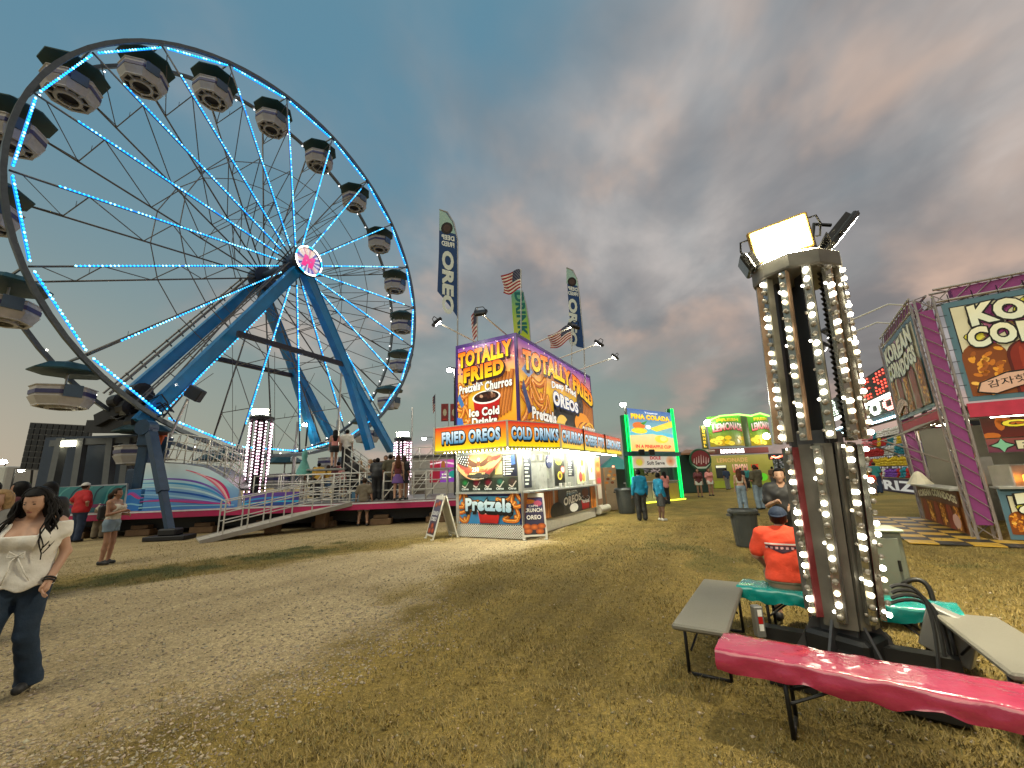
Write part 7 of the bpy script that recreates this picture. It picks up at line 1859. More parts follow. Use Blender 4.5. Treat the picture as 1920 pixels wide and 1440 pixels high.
for i, px in enumerate((1203, 1222)): q = qp(px, 848, .35); b = MB(); b.box(q, (.28, .25, .3), bev=.03); b.build('spot_lamp', blackm, pina)
b = MB(); b.prism([QA + QD * (u1 + .3) - QN * .1 + ZV * (zC + .3 - QA.z), QA + QD * (u1 + 2.2) - QN * 1.6 + ZV * (zC + .2 - QA.z), QA + QD * (u1 + 1.6) - QN * 3.2 + ZV * (zC + .5 - QA.z), QA + QD * u1 - QN * 2.5 + ZV * (zC + .8 - QA.z)], ZV * -.1); b.build('side_awning', mat('awning_dgreen', (.02, .06, .04), .6), pina)
# ------------------------------------------------------------------ melon sign kiosk
mk = PY(1303, 925, 31); mk.z = 0
mel = thing('melon_kiosk', 'dark green kiosk with a lit red and white melon sign next to the pineapple stand', 'food stand', tuple(mk))
b = MB(); b.box(mk + ZV * 1.5 + Vector((-.3, .8, 0)), (3.0, 1.6, 3.0), bev=.05); b.build('body', mat('kiosk_green', (.012, .035, .025), .5), mel)
b = MB(); c = PY(1313, 862, 29.9); b.lathe(c, [(.78, -.06), (.80, 0), (.78, .06)], 24, Matrix.Rotation(math.pi / 2, 3, 'X')); ms = b.build('round_sign', mat('melon_rim', (.012, .08, .035), .5), mel)
A = Art(); A.ellipse(0, 0, .74, .74, rgb(16, 60, 36), 28); A.ellipse(0, .08, .66, .58, rgb(110, 24, 28), 28); A.poly([(-.7, -.25), (-.3, -.5), (.3, -.5), (.7, -.25), (.3, -.62), (-.3, -.62)], rgb(170, 190, 170))
for i in range(7): A.layer = 5; A.ribbon([(-.52 + .17 * i, -.22 - .1 * (i % 2)), (-.46 + .17 * i, .35 - .08 * abs(i - 3))], [.09, .03], rgb(190, 160, 155))
A.place('print', ms, c + Vector((0, -.07, 0)), (1, 0, 0), ZV, PRINT, eps=.006)
b = MB(); b.prism([PY(1275, 850, 30), PY(1340, 846, 30), PY(1340, 843, 32), PY(1285, 843, 32)], ZV * -.12); b.build('roof', mat('kiosk_roof', (.20, .10, .05), .6), mel)
# ------------------------------------------------------------------ lemonade stand with curved banners
LY = 37.0
lem = thing('lemonade_stand', 'bright lemonade stand with curved green and yellow banners and a lit word sign', 'food stand', (PY(1385, 905, LY).x, LY, 0))
def curved(name, x0, x1, ytop, ybot, Y, bulge, paint, m=PRINT_GLOW):
    a, c = PY(x0, ybot, Y), PY(x1, ybot, Y); h = PY((x0 + x1) / 2, ytop, Y).z - a.z; w = c.x - a.x
    f = lambda u, v: Vector((0, -bulge * (1 - ((u - w / 2) / (w / 2)) ** 2), 0))
    b = MB(); n = 12; P = []
    for i in range(n + 1): P.append(Vector((a.x + w * i / n, Y, a.z)) + f(w * i / n, 0))
    b.prism(P, ZV * h); pn = b.build(name, mat('banner_back', (.08, .12, .04), .6), lem)
    A = Art((0, 0, w, h)); paint(A, w, h); A.place('print', pn, Vector((a.x, Y - .01, a.z)), (1, 0, 0), ZV, m, eps=.008, fold=f); return pn
def a_lem(A, w, h, word='LEMONADE'):
    n = 12
    for i in range(n): A.layer = 0; A.rect(w * i / n, 0, w * (i + 1) / n, h * .5, rgb(150, 130, 26), rgb(96, 140, 50)); A.layer = 0; A.rect(w * i / n, h * .5, w * (i + 1) / n, h, rgb(72, 130, 42), rgb(100, 180, 52))
    rr = random.Random(4); A.layer = 2
    for i in range(12): A.layer = 2 + i % 3; A.ellipse(w * rr.random(), h * (.06 + .22 * rr.random()), w * .09, h * .07, rr.choice([rgb(225, 190, 30), rgb(190, 150, 20), rgb(235, 214, 70)]), 12)
    A.layer = 6; A.rect(w * .02, h * .36, w * .98, h * .40, rgb(215, 190, 90)); A.text('FRESH', w * .18, h * .80, w * .62, h * .10, rgb(226, 170, 30), rgb(240, 210, 60), bold=.05)
    A.text(word, 0, 0, 1, 1, rgb(200, 20, 50), WH, out=BK, ow=.05, bold=.05, warp=lambda u, v: (w * (.08 + .84 * u), h * (.46 + .05 * math.sin(u * 3.1)) + h * .26 * v))
curved('banner', 1332, 1397, 781, 838, LY, .9, lambda A, w, h: a_lem(A, w, h)); curved('banner', 1409, 1448, 778, 836, LY + 1.0, .6, lambda A, w, h: a_lem(A, w, h, 'LEMONADE'))
def a_gable(A, w, h): A.rect(0, 0, w, h, rgb(96, 40, 20), rgb(120, 70, 26)); 
for x0, x1, yt, yb in ((1318, 1330, 798, 848), (1397, 1409, 780, 838)):
    pn = curved('upright_sign', x0, x1, yt, yb, LY - .4, .1, a_gable, PRINT_GLOW)
A = Art(); a = PY(1318, 848, LY - .52); w = PY(1330, 848, LY - .5).x - a.x; h = PY(1324, 798, LY - .5).z - a.z
for i, ch in enumerate('FUNNEL'): A.layer = 1; A.text(ch, w * .3, h * (.86 - .135 * i), w * .4, h * .10, rgb(222, 180, 40), bold=.05)
A.place('lettering', lem, a, (1, 0, 0), ZV, PRINT_LIT, eps=.004)
b = MB(); c0, c1 = PY(1332, 852, LY - .5), PY(1440, 838, LY - .5); b.prism([Vector((c0.x, LY - .5, c0.z)), Vector((c1.x, LY - .5, c0.z)), Vector((c1.x, LY - .5, c1.z)), Vector((c0.x, LY - .5, c1.z))], (0, 1.2, 0)); fa = b.build('fascia', mat('fascia_red', (.16, .03, .02), .5), lem)
A = Art(); wv = c1.x - c0.x; hv = c1.z - c0.z; A.text('LE', wv * .06, hv * .15, wv * .10, hv * .62, rgb(90, 70, 60), bold=.05); A.place('lettering_dim', fa, Vector((c0.x, LY - .51, c0.z)), (1, 0, 0), ZV, PRINT, eps=.004)
A = Art(); A.text('MONADE', wv * .18, hv * .12, wv * .40, hv * .72, (1, 1, 1), bold=.06); A.place('lit_lettering', fa, Vector((c0.x, LY - .51, c0.z)), (1, 0, 0), ZV, mat('neon_white', attr='Col', rough=.4, var=0, emit=2.2, mis=False), eps=.004)
def a_lower(A, w, h):
    A.rect(0, 0, w, h, rgb(96, 100, 40), rgb(150, 140, 60)); A.text('LEMONADE', w * .10, h * .78, w * .5, h * .14, rgb(190, 150, 90), bold=.04); A.text('LEMON', w * .34, h * .46, w * .24, h * .26, rgb(190, 30, 40), rgb(230, 190, 170), bold=.05); A.text('ICE', w * .64, h * .54, w * .12, h * .16, RD, bold=.05); A.rect(w * .06, h * .30, w * .24, h * .70, rgb(36, 36, 34)); A.rect(w * .07, h * .62, w * .23, h * .69, rgb(240, 236, 205)); A.rect(0, 0, w, h * .22, rgb(120, 130, 40)); A.ellipse(w * .8, h * .3, w * .08, h * .12, rgb(90, 190, 40), 12)
b = MB(); gx0, gx1 = PY(1334, 905, LY).x, PY(1450, 905, LY).x; zz_ = PY(1385, 853, LY - .4).z; b.prism([Vector((gx0, LY - .4, .05)), Vector((gx1, LY - .4, .05)), Vector((gx1, LY - .4, zz_)), Vector((gx0, LY - .4, zz_))], (0, 3, 0)); bd = b.build('body', mat('lem_body', (.2, .2, .08), .6), lem)
A = Art((0, 0, gx1 - gx0, zz_ - .05)); a_lower(A, gx1 - gx0, zz_ - .05); A.place('print', bd, Vector((gx0, LY - .41, .05)), (1, 0, 0), ZV, PRINT_GLOW, eps=.004)
b = MB(); q = PY(1365, 776, LY); b.path([PY(1326, 790, LY - .8), PY(1350, 780, LY - 1.2), PY(1385, 777, LY - 1.2), PY(1410, 780, LY)], .07, 6); b.path([PY(1406, 780, LY), PY(1425, 775, LY), PY(1442, 780, LY + .5)], .07, 6); b.build('top_tube', led('tube_lime', (.35, 1.0, .12), 1.6, True), lem)
for i, (px, py) in enumerate(((1326, 793), (1437, 818))): b = MB(); b.sphere(PY(px, py, LY - 1), .28, 8, 6); b.build('lamp', led('far_lamp', (1, .97, .85), 22, True), lem)
# small lit red sign right of it
rs = thing('red_sign', 'small glowing red sign on a post beside the lemonade stand', 'sign', (PY(1458, 905, 33).x, 33, 0)); b = MB(); b.tube(PY(1458, 860, 33), Vector((PY(1458, 860, 33).x, 33, 0)), .06, n=6); b.build('post', tdark, rs); b = MB(); b.box(PY(1456, 856, 32.9), (1.3, .1, .45), bev=.03); sp = b.build('board', tdark, rs); A = Art(); A.ribbon([(0, .05), (.3, .22), (.6, .08), (1.0, .25)], .10, (1, .12, .06)); A.ribbon([(.1, .22), (.4, .08), (.8, .24)], .05, (1, .5, .3)); A.place('neon', sp, PY(1445, 861, 32.83), (1, 0, 0), ZV, mat('neon_red', attr='Col', rough=.4, var=0, emit=2.5, mis=False), eps=.003)
# ------------------------------------------------------------------ teal canopy tent with lilac goods
tn = thing('canopy_tent', 'teal pop-up canopy tent with purple goods between trailer and pineapple stand', 'tent', (PY(1160, 915, 30).x, 30, 0))
tx0, tx1 = PY(1128, 880, 30).x, PY(1200, 880, 30).x; ze = PY(1160, 882, 30).z; zp = PY(1170, 850, 30).z
b = MB(); cx, cy = (tx0 + tx1) / 2, 31.5; c4 = [Vector((tx0, 30, ze)), Vector((tx1, 30, ze)), Vector((tx1, 33, ze)), Vector((tx0, 33, ze))]; ap = Vector((cx, cy, zp))
for i in range(4): b.face([c4[i], c4[(i + 1) % 4], ap]); b.face([c4[i] - ZV * .3, c4[(i + 1) % 4] - ZV * .3, c4[(i + 1) % 4], c4[i]])
b.build('canopy', mat('tent_teal', (.02, .15, .14), .7, var=.12), tn, recalc=False)
for c in c4: b = MB(); b.tube(Vector((c.x, c.y, 0)), c, .04, n=6); b.build('leg', galv, tn)
b = MB(); b.box((cx, 32.5, 1.2), (tx1 - tx0 - .3, .1, 2.2)); b.build('back_sheet', mat('sheet_purple', (.16, .05, .24), .7, var=.4, scale=3), tn)
b = MB(); b.box((cx, 30.6, .45), (tx1 - tx0 - .4, .8, .9)); b.build('table', mat('table_dark', (.05, .03, .07), .6), tn)
b = MB(); q = PY(1151, 888, 29.9); b.bar(q + ZV * .55, q - ZV * .55, .12, .12); b.build('red_tube', led('tube_coral', (1.0, .25, .14), 2.5, True), tn)
rr = random.Random(9)
for i in range(12):
    b = MB(); x = tx0 + .4 + (tx1 - tx0 - .8) * i / 11; b.sphere((x, 30.4, 1.05 + .2 * rr.random()), .18, 7, 5); b.build('goods', mat(['goods_lilac', 'goods_pink', 'goods_dark'][i % 3], [(.35, .16, .55), (.45, .12, .25), (.05, .04, .07)][i % 3], .6), tn)
# printed drink stand at the rear of the trailer
dp_ = thing('drink_display', 'printed drink display board standing behind the food trailer', 'display', tuple(PG(1146, 958)))
q = PG(1146, 957); b = MB(); b.box(q + ZV * .95, (.62, .40, 1.86), Matrix.Rotation(.3, 3, 'Z'), bev=.02); bd = b.build('body', mat('display_tan', (.30, .22, .14), .5), dp_)
A = Art(); A.rect(0, 0, .58, 1.8, rgb(150, 100, 60), rgb(190, 140, 90)); A.poly([(.10, .1), (.48, .1), (.55, .8), (.03, .8)], [rgb(180, 200, 180), rgb(180, 200, 180), rgb(230, 225, 205), rgb(230, 225, 205)]); A.ellipse(.29, .88, .26, .16, rgb(60, 40, 24), 14)
for i in range(7): A.layer = 6; A.ellipse(.12 + .07 * i, 1.15 + .16 * (i % 4), .09, .06, [rgb(196, 120, 50), rgb(120, 60, 26), rgb(226, 170, 90)][i % 3], 10)
A.place('print', bd, q + Vector((-.265, -.285, .06)), (math.cos(.3), math.sin(.3), 0), ZV, PRINT)
# ------------------------------------------------------------------ background on the left
wb = thing('white_building', 'low white trailer building behind the ride deck left of the food trailer', 'building', (PY(812, 905, 30).x, 30, 0))
x0, x1, zt_ = PY(774, 860, 30).x, PY(850, 860, 30).x, PY(812, 856, 30).z
b = MB(); b.box(((x0 + x1) / 2, 31.5, zt_ / 2), (x1 - x0, 3, zt_), bev=.05); b.build('wall', mat('building_white', (.42, .40, .36), .7, var=.1), wb)
b = MB(); b.box(((x0 + x1) / 2, 31.5, zt_ + .06), (x1 - x0 + .3, 3.3, .12)); b.build('roof', mat('building_roof', (.10, .10, .10), .6), wb)
b = MB(); q = PY(780, 890, 30); b.box((q.x + .3, 29.98, 1.0), (.9, .06, 2.0)); b.build('door', mat('building_door', (.12, .10, .08), .6), wb)
ps = thing('purple_sign', 'red and purple treat sign partly hidden behind the food trailer', 'sign', tuple(PG(832, 938)))
A = Art(); q0_, q1_ = PY(806, 905, 22), PY(856, 905, 22); w = q1_.x - q0_.x; h = PY(830, 862, 22).z - q0_.z
b = MB(); b.box(((q0_.x + q1_.x) / 2, 22.05, q0_.z + h / 2), (w, .08, h)); bd = b.build('board', mat('sign_backing'), ps); A.rect(0, 0, w, h, rgb(120, 60, 170), rgb(190, 70, 160)); A.rect(0, 0, w * .38, h, rgb(130, 24, 44), rgb(160, 30, 50)); A.ribbon([(0, h * .82), (w * .5, h * .9), (w, h * .78)], .08, rgb(240, 210, 220)); A.ellipse(w * .5, h * .72, .12, .3, rgb(150, 90, 40), 10); A.rect(w * .45, h * .32, w * .9, h * .38, WH); A.rect(w * .45, h * .18, w * .8, h * .24, WH); A.ellipse(w * .92, h * .35, .3, .2, rgb(30, 140, 130), 10)
A.place('print', bd, Vector((q0_.x, 21.99, q0_.z)), (1, 0, 0), ZV, PRINT_GLOW, eps=.003)
for x in (q0_.x + .1, q1_.x - .1): b = MB(); b.tube((x, 22.1, 0), (x, 22.1, q0_.z + .1), .04, n=6); b.build('leg', tdark, ps)
def lamp_post(px, py, Y, label, r=.16, s=120, arm=0.0, col=(1.0, .93, .75)):
    t = PY(px, py, Y); o = thing('lamp_post', label, 'lamp post', (t.x + arm, Y, 0), group='lamp posts around the midway')
    b = MB(); b.tube((t.x + arm, Y, 0), (t.x + arm, Y, t.z + .1), .05, n=6); b.build('pole', tdark, o)
    b = MB(); b.bar((t.x + arm, Y, t.z + .1), t + ZV * .1, .05); b.build('arm', tdark, o)
    b = MB(); b.lathe(t, [(.06, .16), (r * 1.1, .08), (r * 1.1, .04)], 10, cap=False); b.build('shade', tdark, o)
    b = MB(); b.sphere(t, r, 8, 6, (1, 1, .7)); b.build('lamp', led('lamp_%d' % s, col, s, True), o)
lamp_post(1168, 758, 27, 'tall lit lamp post beside the pineapple stand', .22, 260, .1); lamp_post(843, 694, 19, 'lit lamp on a pole at the left edge of the sign box', .15, 260, .25); lamp_post(572, 796, 24, 'lit lamp post under the wheel rim between the legs', .16, 90, .15); lamp_post(795, 822, 40, 'far lit lamp post left of the awning signs', .22, 60, .9); lamp_post(5, 866, 40, 'far lit lamp at the left edge of the view', .30, 60, .3); lamp_post(40, 882, 26, 'small far lamp left of the control cabin', .14, 60, -.4)
def mast(px, y0, y1, Y, label):
    a, c = PY(px, y0, Y), PY(px, y1, Y); o = thing('mast', label, 'mast', (a.x, Y, 0), group='masts behind the ride'); b = MB(); b.tube((a.x, Y, 0), (a.x, Y, a.z + (c.z - a.z) * .5), .09, n=8); b.build('lower_tube', galv, o); b = MB(); b.tube((a.x, Y, a.z + (c.z - a.z) * .5), (a.x, Y, a.z), .05, n=8); b.build('upper_tube', galv, o)
mast(773, 764, 905, 24, 'thin grey mast right of the wheel'); mast(640, 700, 880, 20, 'grey mast standing in front of the right wheel legs'); mast(558, 790, 880, 21, 'short grey mast under the wheel with a hooked top')
for i, px in enumerate((834, 851)):
    t = PY(px, 757, 33); o = thing('vertical_banner', ['small red banner flag nearer the tiny striped flag', 'small red banner flag right beside the sign box'][i], 'flag', (t.x, 33, 0), group='small red banner flags'); b = MB(); b.tube((t.x + .3, 33, 0), (t.x + .3, 33, t.z), .03, n=5); b.build('pole', galv, o); hh = t.z - PY(px, 790, 33).z; b = MB(); b.prism([t + Vector((-.3, 0, 0)), t + Vector((.28, 0, 0)), t + Vector((.28, 0, -hh)), t + Vector((-.3, 0, -hh))], (0, .02, 0)); cl = b.build('cloth', mat('banner_red', (.26, .04, .04), .8), o)
    A = Art(); A.ellipse(0, 0, .16, .30, rgb(200, 190, 160), 10); A.rect(-.18, -.62, .18, -.5, rgb(200, 60, 50)); A.place('print', cl, t + Vector((0, -.004, -hh * .5)), (1, 0, 0), ZV, PRINT_CLOTH, eps=.003)
# mint sheet hung over a rail post on the deck
mh = PY(572, 848, 17.2); ms_ = thing('hanging_sheet', 'mint green sheet gathered and hanging from a post on the ride deck', 'sheet', (mh.x, 17.2, zdeck)); b = MB(); b.lathe((mh.x, 17.2, mh.z), [(.04, .1), (.10, 0), (.12, -.15), (.09, -.3), (.26, -.75), (.30, -.95)], 12, cap=False); b.build('cloth', mat('cloth_mint', (.10, .32, .27), .7, var=.2, bump=.4, bscale=10), ms_, smooth=True, recalc=False); b = MB(); b.tube((mh.x, 17.2, zdeck), (mh.x, 17.2, mh.z + .25), .03, n=6); b.build('post', galv, ms_)
# pale box trailers along the far left horizon
for i, (px0, px1, py, Y, lab) in enumerate(((-160, 12, 880, 34, 'pale box trailer at the far left edge'), (108, 182, 876, 27, 'pale white box trailer behind the control cabin'))):
    a, c = PY(px0, py, Y), PY(px1, py, Y); o = thing('box_trailer', lab, 'trailer', ((a.x + c.x) / 2, Y, 0), group='pale box trailers'); b = MB(); b.box(((a.x + c.x) / 2, Y + 1.2, .5 + (a.z - .5) / 2), (c.x - a.x, 2.4, a.z - .5), bev=.08); b.build('body', mat('trailer_pale', (.46, .47, .44), .6, var=.1), o)
    for s in (.25, .75): b = MB(); b.lathe((a.x + (c.x - a.x) * s, Y + .1, .42), [(.2, -.12), (.42, -.10), (.42, .10), (.2, .12)], 16, Matrix.Rotation(math.pi / 2, 3, 'X')); b.build('wheel', tdark, o)
# a far dark line of trees closes the horizon
tl_ = MB(); rr = random.Random(21)
V = []; Fs = []
rg_ = np.random.default_rng(4); n = 16000
xs_ = (rg_.random(n) * 2 - 1) * 420; ys_ = 190 + rg_.random(n) * 12; hgt = 3.0 + 3.2 * noise2(xs_, ys_ * 0, .06, 5) + 1.6 * noise2(xs_, ys_ * 0, .3, 6)
zs_ = rg_.random(n) ** .8 * hgt; s_ = .35 + .5 * rg_.random(n); an = rg_.random((n, 3)) * 6.28
P = np.stack([xs_, ys_, zs_], -1); d1 = np.stack([np.cos(an[:, 0]), np.sin(an[:, 0]), np.sin(an[:, 1])], -1) * s_[:, None]; d2 = np.stack([np.cos(an[:, 2]), np.sin(an[:, 1]), np.cos(an[:, 1])], -1) * s_[:, None]
VV = np.stack([P - d1, P + d1, P + d2], 1).reshape(-1, 3); tl_.v = [tuple(v) for v in VV]; tl_.f = [(3 * i, 3 * i + 1, 3 * i + 2) for i in range(n)]; tl_.m = [0] * n
o = tl_.build('far_trees', mat('far_foliage', (.035, .045, .025), .9, var=.3, scale=.3), None, recalc=False); tag(o, 'low dark line of far trees along the horizon', 'trees', kind='stuff')
# ------------------------------------------------------------------ people
def at(px, py, z=0.0): p = PG(px, py, z); return p.x, p.y
def pyx(px, Y, py=900): return PY(px, py, Y).x, Y
# the woman walking past in the left foreground
WV_ = dict(hrot=(-.10, -.28, .0), knR=(.105, .12, .50), anR=(.11, .10, .085), knL=(-.10, .02, .49), anL=(-.11, -.14, .10), elL=(-.255, -.05, 1.15), wrL=(-.235, .10, .93), elR=(.245, .0, 1.14), wrR=(.235, .12, .92), hd=(.0, .05, 1.60))
wx, wy = -4.20, 3.70; s_w = 1.66 / 1.75
wm = person(wx, wy, R_(204), 'woman in white blouse and flared jeans with long dark hair walking at the left', 'stand', True, 1.09, 'long', 'black', 'light', 'blouse', 'white', 'flare', 'darkdenim', 1.66, h=.0095, over=WV_)
hr = MB(); rr = random.Random(3)
def J_(v): return Vector(v) * s_w
Rw = Matrix.Rotation(WV_['hrot'][0], 3, 'Z') @ Matrix.Rotation(WV_['hrot'][1], 3, 'X'); Hw = Vector(WV_['hd'])
def lock(a, spread, length, r0, ph, front):
    # one wavy lock: leaves the parting, hugs the head and then hangs free
    pts = []; rad = []
    for k in range(16):
        t = k / 15
        if t < .35:
            u = t / .35; el = math.pi / 2 * (1 - u) * 1.0; rr_ = .106; p = Hw + Rw @ Vector((rr_ * .92 * math.sin(a) * math.cos(el), -.014 - rr_ * math.cos(a) * math.cos(el) * 1.02, .028 + rr_ * math.sin(el)))
            last = p
        else:
            u = (t - .35) / .65; out = Vector((math.sin(a), -math.cos(a), 0)); wv = .022 * math.sin(u * 9 + ph)
            p = last + Vector((0, 0, -length * u)) + out * (spread * math.sin(u * 2.2)) + Vector((wv, wv * .6, 0)) + Vector((0, front * math.sin(u * 1.6), 0))
        pts.append(J_(p)); rad.append(r0 * (1 - .72 * t ** 2) + .002)
    hr.path(pts, rad, 7)
for i in range(84):
    a = -1.66 + 3.32 * i / 83; fr = max(0, (abs(a) - 1.0)) * .10
    lock(a, .05 + .03 * rr.random(), .34 + .16 * rr.random(), .010 + .005 * rr.random(), rr.random() * 6, fr)
for a, ln in ((1.74, .40), (-1.74, .44), (-1.70, .52), (1.70, .48)): lock(a, .055, ln, .006, rr.random() * 6, .11)
hr.build('hair_strands', HAIRM['black'], wm, smooth=True, local=True)
tie = MB(); tie.path([J_((.0, .152, 1.16)), J_((.03, .172, 1.12)), J_((.035, .17, 1.04)), J_((.06, .165, .93))], .006, 6); tie.path([J_((.0, .152, 1.16)), J_((-.03, .172, 1.11)), J_((-.07, .165, 1.02)), J_((-.11, .155, .95))], .006, 6); tie.path([J_((.0, .16, 1.16)), J_((.05, .17, 1.20)), J_((.06, .172, 1.15)), J_((.0, .165, 1.155)), J_((-.05, .17, 1.19)), J_((-.055, .17, 1.14)), J_((.0, .16, 1.16))], .006, 6)
tie.build('blouse_tie', cloth('white', CL['white']), wm, smooth=True, local=True)
br = MB(); e_, w_ = Vector((-.255 * .9, -.05, 1.15)), Vector((-.235 * .92, .10, .93)); dq = (w_ - e_).normalized(); _, sx, ux_ = basis(dq)
for kk in (0, .022): c = (e_ + (w_ - e_) * (.94) + dq * kk) * s_w; br.path([c + (sx * math.cos(t) + ux_ * math.sin(t)) * .036 for t in np.linspace(0, 2 * math.pi, 14)[:-1]], .007, 6, closed=True)
br.build('bracelet', mat('bracelet_black', (.01, .01, .01), .4), wm, smooth=True, local=True)

person(-6.08, 4.95, R_(190), 'person with long light brown hair cut off by the left edge', 'stand', True, 1.0, 'long', 'blond', 'light', 'tee', 'grey', 'trousers', 'denim', 1.66, h=.018)
person(-8.3, 6.6, R_(175), 'person in an olive shirt leftmost of the three heads behind the walking woman', 'stand', False, 1.0, 'short', 'black', 'tan', 'tee', 'olive', 'trousers', 'navy', 1.82, h=.018)
person(-7.9, 6.65, R_(120), 'person with dark hair in maroon behind the walking woman', 'phone', True, 1.0, 'bob', 'black', 'tan', 'tee', 'maroon', 'trousers', 'black', 1.80, h=.018)
person(-7.55, 6.75, R_(60), 'person in black seen from behind the walking woman\'s hair', 'stand', True, 1.0, 'long', 'black', 'tan', 'tee', 'black', 'trousers', 'black', 1.78, h=.018)
x, y = at(140, 1016); person(x, y, R_(-15), 'big man in a red shirt and white cap seen from behind', 'akimbo', False, 1.38, 'short', 'brown', 'light', 'tee', 'red', 'trousers', 'navy', 1.90, cap='back', h=.018)
x, y = at(166, 1012); person(x, y + .3, R_(25), 'person in white shirt and dark cap just right of the red-shirted man', 'lean', False, 1.0, 'short', 'brown', 'light', 'tee', 'cream', 'trousers', 'khaki', 1.78, cap='front', capcol='dgrey', h=.020)
x, y = at(196, 1058)
g7 = person(x, y, R_(-80), 'young woman in denim shorts and pale top with a dark backpack facing right', 'phone', True, 1.0, 'tail', 'brown', 'tan', 'tank', 'cream', 'short_shorts', 'ltdenim', 1.66, h=.014)
bpk = MB(); bpk.box((0, -.20, 1.12), (.26, .14, .34), bev=.05); bpk.build('backpack', cloth('black', CL['black']), g7, local=True)
st_ = MB()
for q in (-1, 1): st_.path([(q * .09, -.14, 1.30), (q * .10, -.02, 1.42), (q * .10, .10, 1.28), (q * .12, .04, 1.06), (q * .12, -.12, .98)], .012, 6)
st_.build('strap', cloth('black', CL['black']), g7, local=True)
x, y = at(680, 986); person(x, y, R_(4), 'man in olive shirt and grey shorts standing alone with his back turned', 'wide', False, 1.12, 'short', 'brown', 'light', 'tee', 'taupe', 'shorts', 'grey', 1.76, h=.016)
# waiting crowd on the ride deck
crowd = [(655, 938, 0, 'broad person in a black shirt in the deck crowd', dict(top='tee', tcol='black', bottom='trousers', bcol='black', fat=1.25, H=1.78)),
 (672, 936, 170, 'blond person facing forward in the deck crowd', dict(fem=True, hair='long', hcol='blond', top='tee', tcol='khaki', bottom='trousers', bcol='denim', skin='light', H=1.66)),
 (686, 937, 160, 'person with fair hair and arms raised to chest in the crowd', dict(fem=True, hair='long', hcol='blond', top='tank', tcol='cream', bottom='short_shorts', bcol='denim', skin='light', pose='phone', H=1.66)),
 (703, 938, 20, 'wide person in black leaning at the deck rail', dict(top='tee', tcol='black', bottom='trousers', bcol='black', fat=1.3, pose='lean', H=1.72)),
 (716, 936, 190, 'short-haired person in brown between the two women in the crowd', dict(top='tee', tcol='brown', bottom='trousers', bcol='dgrey', H=1.80, hcol='brown')),
 (727, 938, 10, 'person in an olive top near the right of the crowd', dict(top='tee', tcol='olive', bottom='trousers', bcol='black', H=1.76)),
 (735, 936, 180, 'person in a white shirt at the right of the crowd', dict(top='tee', tcol='white', bottom='trousers', bcol='navy', H=1.74, skin='light')),
 (742, 939, 15, 'woman with long auburn hair in a dark skirt at the crowd\'s right end', dict(fem=True, hair='long', hcol='auburn', top='tank', tcol='maroon', bottom='skirt', bcol='purple', skin='light', H=1.68)),
 (752, 938, -20, 'woman with brown hair in black beside the slim light tower', dict(fem=True, hair='long', hcol='brown', top='tee', tcol='black', bottom='skirt', bcol='black', H=1.66)),
 (594, 934, 30, 'person in a yellow shirt left of the crowd', dict(top='tee', tcol='yellow', bottom='trousers', bcol='black', H=1.76)),
 (612, 933, -30, 'smaller person in a yellow shirt nearer the crowd', dict(fem=True, hair='bob', hcol='brown', top='tee', tcol='yellow', bottom='shorts', bcol='denim', H=1.64)),
 (628, 935, 10, 'person in dark maroon at the left of the crowd', dict(top='tee', tcol='maroon', bottom='trousers', bcol='black', H=1.72)),
 (664, 932, 20, 'person in dark grey behind the blond one in the crowd', dict(top='tee', tcol='dgrey', bottom='trousers', bcol='black', H=1.76)),
 (695, 932, -15, 'tall person in navy standing far back in the crowd', dict(top='tee', tcol='navy', bottom='trousers', bcol='dgrey', H=1.82, hcol='brown')),
 (711, 932, 175, 'person with a tied-back ponytail in a cream top at the back of the crowd', dict(fem=True, hair='tail', hcol='brown', top='tee', tcol='cream', bottom='trousers', bcol='denim', H=1.66, skin='light')),
 (583, 932, 60, 'person in a teal top by the hanging mint sheet', dict(fem=True, hair='bob', hcol='black', top='tee', tcol='tealgreen', bottom='trousers', bcol='black', H=1.66)),
 (560, 933, -40, 'person in a maroon shirt left of the hanging mint sheet', dict(top='tee', tcol='brown', bottom='shorts', bcol='khaki', H=1.72)),
 (640, 936, 200, 'person in a pink top at the left of the crowd', dict(fem=True, hair='tail', hcol='brown', top='tee', tcol='pink', bottom='shorts', bcol='black', H=1.64, skin='light'))]
for px, py, fc, lab, kw in crowd:
    x, y = at(px, py, zdeck); kw = dict(kw); person(x, y + .35 * ((px * 7) % 3) * .5, R_(fc), lab, kw.pop('pose', 'stand'), h=.024, z=zdeck, group='crowd waiting on the ride deck', **kw)
q = dk_pt(7.55, 1.95); person(q.x, q.y, R_(30), 'person with dark hair climbing the boarding stairs', 'walk', True, 1.0, 'long', 'black', 'light', 'tank', 'pink', 'short_shorts', 'black', 1.66, h=.024, z=zdeck + 1.31)
q = dk_pt(7.95, 2.3); person(q.x, q.y, R_(10), 'person in a white shirt on the stair landing', 'stand', False, 1.0, 'short', 'black', 'light', 'tee', 'white', 'trousers', 'black', 1.70, h=.024, z=zdeck + 1.31)
